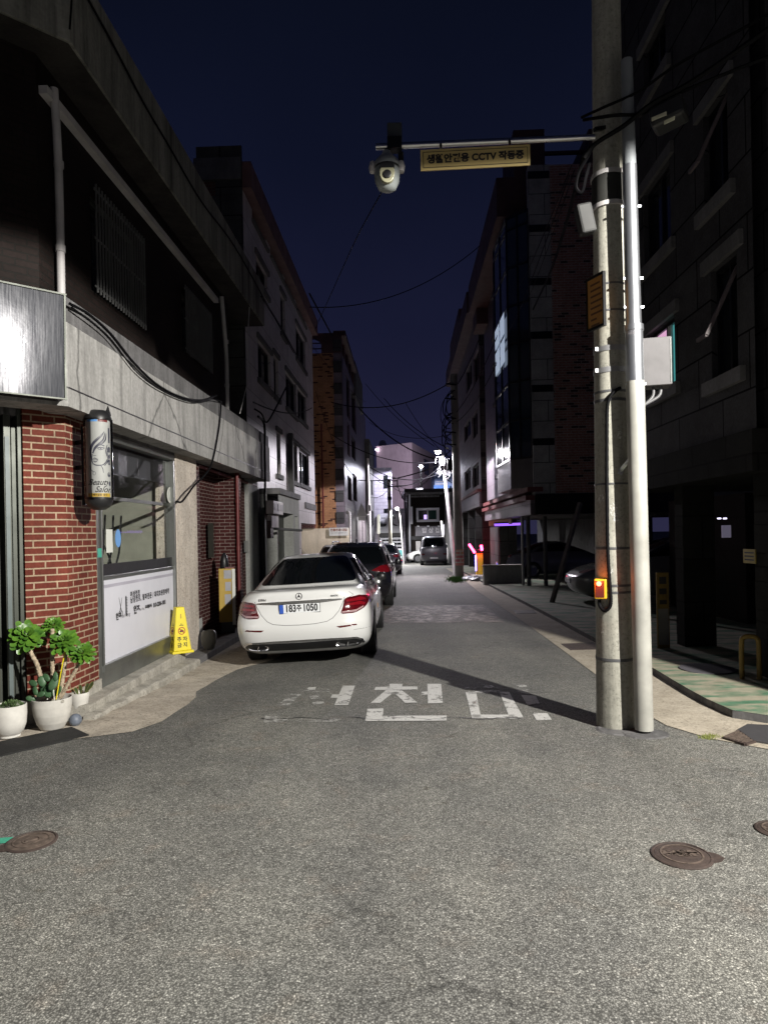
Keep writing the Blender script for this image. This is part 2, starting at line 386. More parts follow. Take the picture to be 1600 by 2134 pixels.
mt['gableb'] = brick('gable_brick', (.10, .05, .042), (.13, .065, .05), (.12, .10, .09), .21, .068, .008)
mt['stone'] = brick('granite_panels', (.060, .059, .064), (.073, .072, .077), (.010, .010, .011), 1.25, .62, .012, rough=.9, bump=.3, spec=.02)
mt['darkstone'] = brick('dark_granite', (.07, .07, .07), (.085, .085, .083), (.02, .02, .02), .9, .6, .012, bump=.3, rough=.9, spec=.02)
mt['pale'] = brick('pale_stone_panels', (.20, .17, .19), (.23, .20, .22), (.09, .08, .085), 1.2, .75, .012, rough=.55, bump=.2, soil=.25)
mt['white'] = brick('white_stone', (.56, .52, .53), (.63, .59, .60), (.30, .27, .28), .9, .6, .012, rough=.45, bump=.2, soil=.25)
mt['stone2'] = brick('mauve_stone', (.17, .145, .165), (.20, .17, .19), (.08, .07, .075), .9, .6, .012, rough=.35, bump=.2, soil=.3)
mt['tower'] = concrete('pale_render', (.40, .33, .38), (.48, .40, .46), stain=.15)
mt['lav'] = brick('pale_cladding', (.50, .47, .56), (.55, .52, .6), (.36, .34, .42), 3, .3, .02, bump=.2)
mt['annex'] = concrete('grey_render', (.28, .285, .27), (.37, .375, .36), stain=.2)
mt['cream'] = concrete('cream_paint', (.46, .40, .34), (.60, .54, .47), speck=.55, stain=.25, sc=5)
mt['lowwall'] = concrete('low_wall_paint', (.55, .48, .36), (.68, .60, .46), stain=.2)
mt['trim'] = concrete('dark_trim', (.09, .088, .09), (.15, .148, .15), stain=.2)
mt['redtrim'] = M('red_brown_trim', (.13, .035, .035), .6)
mt['rooft'] = M('roof_tile', (.075, .036, .031), .6)
mt['black'] = M('black_plastic', (.012, .012, .013), .4)
mt['rubber'] = M('rubber', (.018, .018, .019), .75)
mt['blackmetal'] = M('black_metal', (.02, .02, .022), .35, .6)
mt['cable'] = M('cable', (.005, .005, .006), .6)
mt['conduit'] = M('grey_conduit', (.09, .09, .095), .5)
mt['alu'] = M('aluminium', (.30, .31, .30), .35, .85, bump=.05)
mt['alugreen'] = M('aluminium_dull', (.055, .060, .050), .45, .4)
mt['chrome'] = M('chrome', (.75, .75, .77), .12, 1.0, var=0)
mt['galv'] = M('galvanised_steel', (.52, .54, .58), .34, .9, var=.1, vs=8)
mt['steel'] = M('brushed_steel', (.60, .60, .60), .30, 1.0, var=.06, vs=12)
mt['beige'] = M('beige_pole_paint', (.345, .34, .31), .5, var=.16, vs=4, bump=.12, bs=300)
mt['pole'] = concrete('pole_concrete', (.33, .32, .275), (.46, .45, .39), stain=.3, sc=2.2, bump=.2, streak=.22, speck=.3)
mt['poledark'] = concrete('old_pole_concrete', (.17, .165, .15), (.25, .24, .22), stain=.3)
mt['whitepole'] = M('white_pole', (.80, .78, .78), .5)
mt['pvc'] = M('white_pvc', (.48, .46, .46), .5, var=.15)
mt['potwhite'] = M('white_pot', (.62, .60, .56), .55, var=.13, vs=7)
mt['potgrey'] = M('ribbed_pot', (.54, .52, .48), .6, var=.15, vs=6)
mt['soil'] = M('soil', (.05, .04, .03), .95, bump=.6, bs=40)
mt['leaf'] = M('succulent_leaf', (.11, .235, .025), .36, vs=16, col2=(.030, .095, .012))
mt['leafdark'] = M('cactus_pad', (.045, .105, .045), .5, var=.25, vs=20)
mt['leafvar'] = M('variegated_leaf', (.10, .14, .05), .45, var=.3, vs=20)
mt['leafedge'] = M('leaf_edge', (.36, .34, .12), .5)
mt['stem'] = M('rough_stem', (.42, .34, .24), .85, var=.3, vs=40, bump=1.0, bs=90)
mt['yellow'] = M('yellow_plastic', (.68, .56, .016), .42, var=.08)
mt['yelpaint'] = M('yellow_paint', (.36, .235, .022), .5)
mt['orangebd'] = M('orange_board', (.42, .20, .045), .5, var=.06)
mt['cctvyel'] = M('sign_yellow', (.55, .42, .17), .5, var=.05)
mt['ink'] = M('ink', (.015, .014, .016), .6, var=0)
mt['redink'] = M('red_ink', (.35, .03, .02), .6, var=0)
mt['greyink'] = M('grey_ink', (.16, .155, .17), .6, var=0)
mt['film'] = M('white_film', (.60, .60, .66), .4, var=.03)
mt['paper'] = M('paper', (.55, .56, .52), .7, var=.05)
mt['bluepaint'] = M('blue_sticker', (.10, .26, .55), .5)
mt['tealpaint'] = M('teal_sticker', (.05, .32, .24), .5)
mt['darkglass'] = M('dark_glass', (.012, .014, .016), .06, var=0, spec=.6)
mt['carglass'] = M('car_glass', (.004, .005, .006), .03, var=0, spec=.45)
mt['shopglass'] = glass('shop_glass', (.93, .95, .93))
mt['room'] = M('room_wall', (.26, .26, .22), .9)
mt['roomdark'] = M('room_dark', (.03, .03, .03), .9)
mt['rust'] = M('cast_iron', (.062, .044, .038), .65, .1, var=.25, vs=20, bump=.3, bs=60)
mt['rustlight'] = M('worn_iron', (.125, .095, .078), .6, .1, var=.3, vs=30)
mt['mat'] = M('rubber_mat', (.012, .012, .012), .8, bump=.4, bs=200)
mt['ball'] = M('grey_ball', (.13, .15, .19), .5, var=.2, vs=25)
mt['redpipe'] = M('red_pipe_paint', (.11, .016, .016), .5)
mt['redlens'] = M('red_lens', (.085, .003, .006), .12, var=.1, coat=1)
mt['redlens2'] = M('red_lens_bright', (.20, .006, .012), .12, var=.1, coat=1)
mt['pinklens'] = M('clear_lens', (.36, .24, .25), .15, var=0, coat=1)
mt['plate'] = M('plate_white', (.72, .74, .76), .4, var=0)
mt['plateblue'] = M('plate_blue', (.03, .09, .42), .4)
mt['tyre'] = M('tyre', (.014, .014, .015), .75)
mt['rim'] = M('alloy', (.35, .35, .37), .3, .9)
mt['bag'] = M('black_bag', (.01, .01, .012), .4)
mt['grass'] = M('grass', (.05, .13, .02), .7)
mt['dimyellow'] = M('shaded_yellow', (.16, .10, .014), .6, var=.2, vs=12)  # yellow paint darkened to put the unlit corner's shade into its colour
mt['nightstone'] = brick('shaded_granite', (.020, .020, .0195), (.025, .025, .0245), (.012, .012, .012), .9, .6, .012, bump=.3, rough=.9, spec=.02)  # darker granite copy, with the shade under the block put into its colour
# ================================================================== GROUND
def sheet(name, rows, mat, lift, nx=8):
    """rows of (left point, right point) as (x, y); the sheet follows the ground."""
    mb = MB(); g = []
    for a, b in rows:
        g.append([(a[0] + (b[0] - a[0]) * i / nx, a[1] + (b[1] - a[1]) * i / nx) for i in range(nx + 1)])
    for r, q in zip(g, g[1:]):
        for i in range(nx):
            mb.face([(x, y, gz(x, y) + lift) for x, y in (r[i], r[i + 1], q[i + 1], q[i])])
    return struct(name, mb, mat)
def resample(pts, n):
    pts = [Vector(p[:2]) for p in pts]; d = [0]
    for a, b in zip(pts, pts[1:]): d.append(d[-1] + (b - a).length)
    r = []
    for i in range(n + 1):
        t = d[-1] * i / n
        for k in range(len(pts) - 1):
            if t <= d[k + 1] + 1e-9:
                f = (t - d[k]) / max(d[k + 1] - d[k], 1e-9); q = pts[k].lerp(pts[k + 1], f); r.append((q.x, q.y)); break
    return r
def frange(a, b, s):
    r = []
    while a < b - 1e-6: r.append(round(a, 4)); a += s
    return r + [b]
xs = [-220, -60, -20, -10, -6, -4] + frange(-3, 0, .25) + [.5, 1, 2, 4, 8, 20, 60, 220]
ys = [-80, -20, -6, 0, 2.4, 4, 5, 6] + frange(6.25, 9.5, .25) + [10, 12, 15, 20, 30, 40, 60, 100, 400]
mb = MB()
for a, b in zip(xs, xs[1:]):
    for c, d in zip(ys, ys[1:]): mb.face([(x, y, gz(x, y)) for x, y in ((a, c), (b, c), (b, d), (a, d))])
struct('road', mb, mt['asphalt'])

# left concrete strip between asphalt and the salon
aedge = [(-6.2, 2.0)] + [tuple(ghit(*p)[:2]) for p in ((0, 1575), (60, 1558), (100, 1548), (150, 1541), (200, 1537), (275, 1526), (335, 1506), (380, 1478), (408, 1455), (416, 1447), (408, 1443), (440, 1424), (470, 1408), (500, 1393))]
aedge += [(-1.60, 10), (-1.50, 13), (-1.35, 18), (-1.2, 24), (-.9, 34)]
n_ = 90
ae = resample(aedge, n_)
ae = [(x + random.uniform(-.012, .012), y + random.uniform(-.012, .012)) for x, y in ae]
back = resample([(-7.0, 2.75), (-2.9, 6.35), (-2.75, 8), (-2.6, 13), (-2.4, 18), (-2.2, 24), (-1.9, 34)], n_)
sheet('pavement', list(zip(back, ae)), mt['apron'], .006, 10)

# right concrete gutter, kerb and green-painted sidewalk
redge = [tuple(ghit(*p)[:2]) for p in ((1900, 1640), (1700, 1588), (1600, 1562), (1490, 1543), (1400, 1520), (1330, 1480), (1240, 1406), (1170, 1354), (1100, 1303), (1040, 1262), (1000, 1236))]
redge += [(3.2, 27), (3.6, 40)]
kerb = [tuple(ghit(*p)[:2]) for p in ((1900, 1532), (1700, 1520), (1600, 1512), (1540, 1503), (1500, 1488), (1460, 1466), (1420, 1443), (1359, 1404), (1240, 1340), (1119, 1274), (1060, 1243), (1010, 1217))]
kerb += [(3.75, 28), (4.1, 40)]
re_, ke = resample(redge, 80), resample(kerb, 80)
sheet('gutter', list(zip(re_, ke)), mt['gutter'], .006, 6)
KH = .075
mb = MB()
kk = [Vector((x, y)) for x, y in ke]
for i in range(len(kk) - 1):
    a, b = kk[i], kk[i + 1]; d = (b - a).normalized(); nrm = Vector((d.y, -d.x)) if True else 0
    if nrm.x < 0: nrm = -nrm
    a2, b2 = a + nrm * .14, b + nrm * .14
    z = lambda p, h: gz(p.x, p.y) + h
    mb.face([(*a, z(a, -.02)), (*b, z(b, -.02)), (*b, z(b, KH)), (*a, z(a, KH))])
struct('kerb', mb, mt['ledge'])
m, n, b = newmat('green_sidewalk_paint'); b.inputs['Roughness'].default_value = .8
p = pos(n)
mp = node(n, 'ShaderNodeMapping'); n.links.new(p, mp.inputs[0]); mp.inputs['Rotation'].default_value = (0, 0, .5); mp.inputs['Scale'].default_value = (1.0, 3.2, 1)
wear = noise(n, mp.outputs[0], 1.6, 7, .65)
base = rampn(n, noise(n, p, 5, 6), [(.3, (.25, .225, .165)), (.7, (.38, .345, .265))])
grn = rampn(n, noise(n, p, 9, 4), [(.3, (.03, .115, .06)), (.7, (.085, .20, .12))])
n.links.new(mix(n, base, grn, rampn(n, wear, [(.44, (0, 0, 0)), (.60, (.95, .95, .95))])), b.inputs['Base Color'])
bumpn(n, b, noise(n, p, 60, 5), .3, .006); mt['green'] = m
inner = [(x - .002, y) for x, y in ke]
far = [(max(x + 8, 12), y + (x + 8) * .02) for x, y in inner]
rows = list(zip(inner, far)); sheet('sidewalk', rows, mt['green'], KH + .002, 14)

# worn paint on the road
def groundpoly(mb, pts, lift, sub=4):
    b = bmesh.new(); b.faces.new([b.verts.new((*p, 0)) for p in pts])
    bmesh.ops.triangulate(b, faces=b.faces)
    for _ in range(2): bmesh.ops.subdivide_edges(b, edges=[e for e in b.edges if e.calc_length() > .25], cuts=1)
    bmesh.ops.triangulate(b, faces=b.faces)
    for f in b.faces: mb.face([(v.co.x, v.co.y, gz(v.co.x, v.co.y) + lift) for v in f.verts])
    b.free()
def z8(x, y): q = ghit(520 + x / 2.162, 1240 + y / 2.162); return (q.x, q.y)
good = [[(630, 402), (688, 402), (686, 416), (632, 416)], [(568, 416), (755, 414), (757, 428), (562, 430)],
        [(615, 430), (662, 430), (588, 488), (545, 488)], [(640, 432), (684, 430), (756, 486), (700, 488)],
        [(775, 438), (805, 436), (803, 450), (772, 452)], [(800, 402), (862, 402), (870, 488), (803, 490)],
        [(530, 515), (603, 513), (600, 547), (525, 550)], [(525, 547), (887, 545), (887, 568), (520, 570)],
        [(372, 450), (412, 450), (408, 464), (365, 465)], [(420, 410), (475, 410), (445, 497), (382, 498)],
        [(972, 440), (1020, 440), (1042, 556), (1000, 556)], [(1125, 438), (1168, 438), (1235, 558), (1172, 560)], [(1005, 541), (1190, 541), (1200, 558), (1000, 557)],
        [(1222, 452), (1288, 455), (1305, 490), (1250, 498)], [(1272, 533), (1340, 535), (1360, 564), (1292, 567)], [(265, 418), (300, 416), (296, 428), (258, 429)]]
poor = [[(242, 424), (362, 424), (358, 438), (232, 439)], [(190, 446), (238, 446), (172, 503), (120, 503)], [(262, 442), (308, 442), (340, 492), (286, 496)],
        [(75, 538), (152, 534), (122, 574), (60, 578)], [(130, 560), (412, 556), (405, 573), (100, 576)], [(960, 412), (1090, 408), (1110, 420), (968, 424)],
        [(976, 436), (1130, 430), (1140, 444), (982, 448)], [(1010, 404), (1060, 402), (1066, 412), (1012, 412)], [(1190, 400), (1245, 405), (1262, 450), (1212, 450)]]
mk = thing('road_marking', 'worn white Korean slow-down lettering painted across the asphalt lane', 'road marking', tuple(ghit(840, 1465)))
mb = MB()
for p in good: groundpoly(mb, [z8(*q) for q in p], .005)
obj('paint', mb, worn('white_road_paint', (.54, .535, .52), .36, .46, 8), mk, fix=False)
mb = MB()
for p in poor: groundpoly(mb, [z8(*q) for q in p], .005)
obj('faded_paint', mb, worn('faded_road_paint', (.42, .415, .40), .46, .60, 9), mk, fix=False)
mb = MB()
groundpoly(mb, [tuple(ghit(*q)[:2]) for q in ((800, 1264), (1008, 1261), (1050, 1297), (800, 1299))], .005)
struct('road_patch', mb, (lambda: worn('red_brown_patch', (.20, .155, .135), .40, .56, 5))(), fix=False)
mb = MB()
groundpoly(mb, [tuple(ghit(*q)[:2]) for q in ((0, 1748), (28, 1746), (22, 1757), (0, 1760))], .005)
solo('survey_mark', mb, worn('teal_road_paint', (.06, .36, .24), .30, .4), 'turquoise paint dab on the asphalt beside the round cast cover', 'paint mark', fix=False)

mb = MB(); random.seed(21)
ln = [ghit(545 + i * 12, 1498 + 2.2 * math.sin(i * .7) + random.uniform(-1, 1)) for i in range(46)]
mb.ribbon([(q.x, q.y) for q in ln], [random.uniform(.006, .018) for q in ln], lambda x, y: (x, y, gz(x, y) + .0055))
struct('road_crack', mb, mt['ink'], fix=False)

# covers set in the road
def cover(name, label, pcen, r, tab, text=None, oval=1.0, style=0):
    c = ghit(*pcen); z = c.z; t = thing(name, label, 'valve cover', tuple(c))
    o = MB()
    o.lathe((c.x, c.y, z - .03), [(r * 1.0, 0), (r * 1.0, .036), (r * .95, .040), (r * .90, .040), (r * .88, .034)], 40)
    a = Vector((math.cos(tab), math.sin(tab))); q = Vector((-a.y, a.x)); cc = Vector((c.x, c.y))
    pts = [cc + a * r * .8 + q * r * .42, cc + a * r * 1.18 + q * r * .26, cc + a * r * 1.34, cc + a * r * 1.18 - q * r * .26, cc + a * r * .8 - q * r * .42]
    zt = z + .008
    o.face([(*p, zt) for p in pts])
    for i in range(5): p, s_ = pts[i], pts[(i + 1) % 5]; o.face([(*p, zt), (*s_, zt), (*s_, z - .03), (*p, z - .03)])
    obj('frame', o, mt['rust'], t, 40)
    d = MB(); d.lathe((c.x, c.y, z - .02), [(r * .875, 0), (r * .875, .027), (r * .82, .030)], 40)
    obj('lid', d, mt['rust'] if not style else mt['rustlight'], t, 40)
    e = MB()
    e.lathe((c.x, c.y, z + .0105), [(r * .70, 0), (r * .70, .0025), (r * .64, .0025), (r * .64, 0)], 40, cap=False)
    if style: 
        e.lathe((c.x, c.y, z + .0105), [(r * .34, 0), (r * .34, .003), (r * .29, .003), (r * .29, 0)], 30, cap=False)
        e.box(Frame((c.x, c.y), (.8, .6), (-.6, .8)), -r * .22, r * .22, -r * .05, r * .05, z + .010, z + .015)
    else:
        for (sx, sy, tx) in ((-.28, .02, "상수"), (.22, .02, "제수")):
            e.text(tx, r * .36, lambda x, y: Vector((c.x + sx * r + x * .9 - y * .2, c.y + sy * r + y * 1.0, z + .0125)), bold=.01)
    obj('raised_pattern', e, mt['rustlight'], t, fix=False)
cover('valve_cover', 'round rusty valve cover with ring pattern, set in the asphalt by the teal dab', (66, 1755), .135, math.radians(215), style=1)
cover('valve_cover', 'dark brown valve cover with a pointed side tab and raised characters', (1420, 1784), .148, math.radians(-12))
cover('valve_cover', 'black valve cover cut off by the right edge of the view', (1622, 1731), .12, math.radians(0))
def plate_cover(label, px, mat, thick=.018, lift=0):
    pts = [ghit(*p) for p in px]; mb = MB()
    top = [(q.x, q.y, gz(q.x, q.y) + .012 + lift) for q in pts]; bot = [(q.x, q.y, gz(q.x, q.y) - .02) for q in pts]
    mb.face(top)
    for i in range(len(px)): j = (i + 1) % len(px); mb.face([top[i], top[j], bot[j], bot[i]])
    return solo('drain_cover', mb, mat, label, 'drain cover', bevel=.004)
plate_cover('dark flat drain cover in the pale gutter left of the concrete utility pole', [(1168, 1343), (1236, 1340), (1262, 1354), (1188, 1356)], mt['rust'])
plate_cover('small dark drain plate farther up the right-hand gutter', [(1070, 1273), (1112, 1272), (1118, 1279), (1076, 1280)], mt['rust'])
plate_cover('smooth dark rubber sheet over the drain at the kerb bend', [(1536, 1525), (1556, 1514), (1640, 1518), (1700, 1540), (1640, 1560), (1568, 1548)], M('grey_rubber_sheet', (.06, .058, .062), .55), lift=.012)
g = thing('drain_grate', 'brown slatted drain grate poking out from under the rubber sheet', 'drain grate', tuple(ghit(1530, 1540)))
mb = MB(); fr = MB()
for i in range(6):
    a, c = ghit(1508 + i * 8.5, 1541 + i * 2.3), ghit(1540 + i * 7.5, 1527 + i * 3.0)
    mb.bar(a + Vector((0, 0, .012)), c + Vector((0, 0, .012)), .022, .02)
obj('slats', mb, mt['rustlight'], g)
a, c, d = ghit(1506, 1541), ghit(1552, 1555), ghit(1572, 1549)
fr.bar(a + Vector((0, 0, .01)), c + Vector((0, 0, .01)), .02, .022); fr.bar(c + Vector((0, 0, .01)), d + Vector((0, 0, .01)), .02, .022)
obj('frame', fr, mt['rust'], g)
mb = MB(); c = ghit(1495, 1418); mb.lathe((c.x, c.y + .25, gz(0, c.y) + KH), [(.30, 0), (.30, .012), (.27, .014)], 36)
solo('manhole_lid', mb, M('sidewalk_lid', (.10, .095, .11), .6), 'round grey manhole lid in the green-painted sidewalk', 'manhole lid', smooth=40)

# ================================================================== SALON BUILDING
CH_N, CH_U = Vector((.669, -.743)), Vector((-.743, -.669))
C0 = FL.o.copy()
def corner(o1, oc):                               # where the street face at offset o1 meets the chamfer at offset oc
    n1, n2 = FL.n, CH_N; d = n1.x * n2.y - n1.y * n2.x
    return C0 + Vector(((o1 * n2.y - oc * n1.y) / d, (oc * n1.x - o1 * n2.x) / d))
FC = Frame(C0, CH_U, CH_N)                        # chamfer frame: u runs left from the corner
def uF(px, py=1200, n=0): return FL.hit(px, py, n)[0]
salon = thing('salon_building', 'two-storey corner building with a beauty salon under a concrete fascia', 'building', (-3.05, 6.55, 0))
uP1 = uF(204, 1250)                               # end of the brick pillar
# brick pillar wraps the corner
mb = MB()
zb = .165
q = [FC.P(.37, 0, 0), FC.P(0, 0, 0), FL.P(uP1, 0, 0), FL.P(uP1, -.35, 0), FC.P(.37, -.4, 0)]
zt = 2.88
def strip(mb, a, b, z0, z1, u0):
    L = (b - a).length
    mb.face([(a.x, a.y, z0), (b.x, b.y, z0), (b.x, b.y, z1), (a.x, a.y, z1)], [(u0, z0), (u0 + L, z0), (u0 + L, z1), (u0, z1)]); return u0 + L
u = strip(mb, q[0], q[1], zb, zt, .03); u = strip(mb, q[1], q[2], zb, zt, u); strip(mb, q[2], q[3], zb, zt, u); strip(mb, q[4], q[0], zb, zt, .5)
obj('brick_pillar', mb, mt['redbrick'], salon)
mb = MB(); pl = [FC.P(.39, .02, 0), Vector((*corner(.02, .02), 0)), FL.P(uP1 + .02, .02, 0), FL.P(uP1 + .02, -.3, 0), FC.P(.39, -.3, 0)]
mb.face([(p.x, p.y, zb) for p in pl])
for a, c in zip(pl, pl[1:] + pl[:1]): mb.face([(a.x, a.y, -.35), (c.x, c.y, -.35), (c.x, c.y, zb), (a.x, a.y, zb)])
obj('plinth', mb, mt['step'], salon)
# shop window
w0, w1 = uP1 + .015, uF(371, 1250)
FH, FV, FN = .05, .055, -.06
sill = .205
fr = MB()
fr.box(FL, w0, w0 + .07, -.12, .0, sill, 2.80); fr.box(FL, w1 - .06, w1, -.12, -.005, sill, 2.80)
fr.box(FL, w0 + .07, w1 - .06, -.12, .002, sill, sill + .075)
fr.box(FL, w0 + .07, w1 - .06, -.11, -.03, 1.19, 1.235); fr.box(FL, w0 + .07, w1 - .06, -.12, -.005, 2.73, 2.80)
fr.box(FL, w0, w1, -.12, -.012, .03, sill - .002); fr.box(FL, w0 + .09, w0 + .115, -.12, .012, sill, 2.80)
win = obj('shop_window', fr, mt['alu'], salon, bevel=.004)
mb = MB(); mb.face([FL.P(w0 + .07, -.08, 1.235), FL.P(w1 - .06, -.08, 1.235), FL.P(w1 - .06, -.08, 2.73), FL.P(w0 + .07, -.08, 2.73)]); obj('pane', mb, mt['shopglass'], win)
mb = MB(); mb.box(FL, w0 + .115, w1 - .06, -.09, -.045, sill + .075, 1.19); obj('white_film', mb, mt['film'], win)
mb = MB(); mb.box(FL, w0 + .117, w1 - .06, -.046, -.0435, 1.10, 1.135); obj('film_stripe', mb, M('film_stripe', (.40, .385, .45), .4), win)
mb = MB(); mb.box(FL, w0 + .07, w1 - .06, -.09, -.05, 1.236, 1.36); obj('black_band', mb, mt['black'], win)
mb = MB(); mb.box(FL, w0 + .07, w1 - .06, -.10, -.068, 2.08, 2.12); obj('transom', mb, mt['alugreen'], win)
# lettering on the film: fn maps (x right, y up) onto the facade (left of the street = +u as seen)
def onfilm(u, z, s=1.0, n=-.0425): return lambda x, y: FL.P(u + x * s, n, z + y * s)
def filmpx(px, py): return FL.hit(px, py, -.043)
L = MB()
for (px, py, s_, sz, al) in ((272, 1240, "여성컷트", .078, 'LEFT'), (272, 1252, "남성컷트, 열파전문 / 최대호원장예약", .082, 'LEFT')):
    pu, pz = filmpx(px, py); L.text(s_, sz, onfilm(pu, pz), align=al, bold=.003, spacing=1.12)
pu, pz = filmpx(279, 1273); L.text("현조", .105, onfilm(pu, pz), align='LEFT', bold=.006)
pu, pz = filmpx(242, 1287); L.text("현조", .085, onfilm(pu, pz), align='LEFT', bold=.004)
pu, pz = filmpx(320, 1262); L.text("010-2206-1001", .075, onfilm(pu, pz), align='LEFT', bold=.004)
pu, pz = filmpx(303, 1266); L.text("두피클리닉", .05, onfilm(pu, pz), align='LEFT', bold=.003)
obj('lettering', L, mt['ink'], win, fix=False)
L = MB()
pu, pz = filmpx(290, 1271); L.text("Hair Pang", .045, onfilm(pu, pz), align='LEFT', shear=.25)
pu, pz = filmpx(252, 1285); L.text("Hair Pang", .068, onfilm(pu, pz), align='LEFT', shear=.25)
obj('small_lettering', L, mt['greyink'], win, fix=False)
L = MB(); pu, pz = filmpx(262, 1264)              # comb and scissors
f = onfilm(pu, pz)
L.poly([(0, -.115), (.035, -.115), (.035, .11), (.028, .125), (0, .115)], f)
for i in range(12): L.poly([(.035, -.105 + i * .018), (.062, -.105 + i * .018), (.062, -.098 + i * .018), (.035, -.098 + i * .018)], f)
pu, pz = filmpx(252, 1264); f = onfilm(pu, pz)
L.ribbon([(-.045, .11), (.02, -.055)], [.006, .014], f); L.ribbon([(.04, .10), (-.02, -.055)], [.006, .014], f)
for sx in (-.03, .03):
    ring = [(sx + .022 * math.cos(t), -.085 + .03 * math.sin(t)) for t in [i * math.pi / 8 for i in range(17)]]
    L.ribbon(ring, .009, f)
obj('scissors_and_comb', L, mt['ink'], win, fix=False)
def stick(name, pxl, pyt, pxr, pyb, mat, n=-.07, parent=win):
    a, t = FL.hit(pxl, pyt, n); b2, _ = FL.hit(pxr, pyt, n); _, b3 = FL.hit(pxl, pyb, n)
    mb = MB(); mb.box(FL, a, b2, n - .004, n, b3, t); return obj(name, mb, mat, parent)
stick('paper_notice', 222, 1103, 235, 1152, mt['paper'])
cu, cz = FL.hit(247, 1122, -.07)
mb = MB(); mb.prism(FL, [(cu + .075 * math.cos(t), cz + .105 * math.sin(t)) for t in [i * math.pi / 10 for i in range(20)]], -.074, -.070); obj('blue_sticker', mb, mt['bluepaint'], win)
stick('teal_sticker', 204.5, 1143, 212, 1162, mt['tealpaint'], n=.004)
cu, cz = FL.hit(357, 1032, -.05)
mb = MB(); mb.prism(FL, [(cu + .125 * math.cos(t), cz + .115 * math.sin(t)) for t in [i * math.pi / 12 for i in range(24)]], -.066, -.06); ov = obj('oval_sticker', mb, mt['paper'], win)
L = MB(); f = onfilm(cu, cz, 1, -.0585)
L.ribbon([(-.03, .09), (-.06, .03), (-.05, -.04), (-.02, -.08)], .02, f); L.ribbon([(.0, .08), (.045, .03), (.04, -.05), (.06, -.09)], .03, f); L.ribbon([(.01, .02), (.0, -.02), (.02, -.05)], .008, f)
obj('printed_hair', L, mt['greyink'], win, fix=False)
# the room behind the glass
mb = MB(); mb.box(FL, w0 - .3, w1 + .1, -2.6, -.14, .0, 3.0, skip='f'); obj('room', mb, mt['room'], salon)
mb = MB(); mb.box(FL, w0, w1, -.16, -.13, 2.40, 2.9); obj('blind_box', mb, mt['ink'], salon)
mb = MB()
for i in range(3):
    a = FL.P(w0 + .8 + i * .25, -.6, 2.15); mb.tube(smoothpath([a, a + Vector((-.05, .1, -.35)), a + Vector((.05, .25, -.75)), a + Vector((.0, .45, -.95)), a + Vector((0, .7, -.7)), a + Vector((0, .8, -.2))]), .014, 6)
    mb.tube([FL.P(w0 + .5, -.7, .9), FL.P(w0 + .85, -.7, 1.55), FL.P(w0 + 1.2, -.7, .9)], .012, 6)
obj('hairdryer_stand', mb, mt['black'], salon)
mb = MB(); mb.box(FL, w0 + .3, w1 - .2, -1.0, -.98, 1.2, 2.05); obj('inner_curtain', mb, mt['paper'], salon)
# cream pillar, lintel, recessed brick wall
p0, p1 = w1 + .0, uF(413, 1200)
mb = MB(); mb.box(FL, p0, p1, -.30, .005, -.35, 2.88); obj('cream_pillar', mb, mt['cream'], salon, bevel=.01)
mb = MB(); mb.box(FL, uP1, p0, -.2, -.01, 2.80, 2.90); obj('lintel', mb, mt['ledge'], salon)
r0, r1 = p1, uF(492, 1150)
uE = 8.69
mb = MB(); mb.box(FL, r0 + .1, r1 + .1, -.9, -.38, -.35, 2.93); mb.box(FL, r0 + .002, r0 + .22, -.6, -.02, .35, 2.80)
mb.box(FL, r1, r1 + .42, -.6, .02, -.35, 2.88); mb.box(FL, r1 + .42, uE - .9, -.6, -.12, -.35, 2.88)
obj('brick_wall', mb, mt['maroon'], salon)
mb = MB(); mb.box(FL, uE - .9, uE - .02, -.6, -.03, -.35, 2.88); obj('end_pier', mb, mt['annex'], salon)
mb = MB(); mb.box(FL, r0 + .003, r0 + .23, -.6, -.015, -.3, .35); obj('pier_base', mb, mt['annex'], salon)
def pipe(name, px, n, z0, z1, r, mat, par=salon):
    uu = FL.hit(px, 1150, n)[0]; mb = MB(); mb.tube([FL.P(uu, n, z0), FL.P(uu, n, z1)], r, 10)
    for z in frange(z0 + .3, z1, .9): mb.lathe(FL.P(uu, n, z), [(r * 1.25, -.03), (r * 1.25, .03)], 10)
    return obj(name, mb, mat, par, 40)
pipe('red_pipe', 470, -.34, .9, 2.86, .035, mt['redpipe'])
pipe('red_downpipe', 497, .06, .2, 2.84, .034, mt['redpipe'])
stick('letter_box', 509, 1127, 524, 1151, mt['annex'], n=-.05, parent=salon)
stick('notice_board', 434, 1090, 445, 1163, mt['alugreen'], n=-.30, parent=salon)
mb = MB(); mb.tube([FL.P(r0 + .3, -.1, 2.80), FL.P(uE - .1, -.05, 2.74)], .03, 8); obj('roller_shutter_tube', mb, mt['redtrim'], salon, 40)
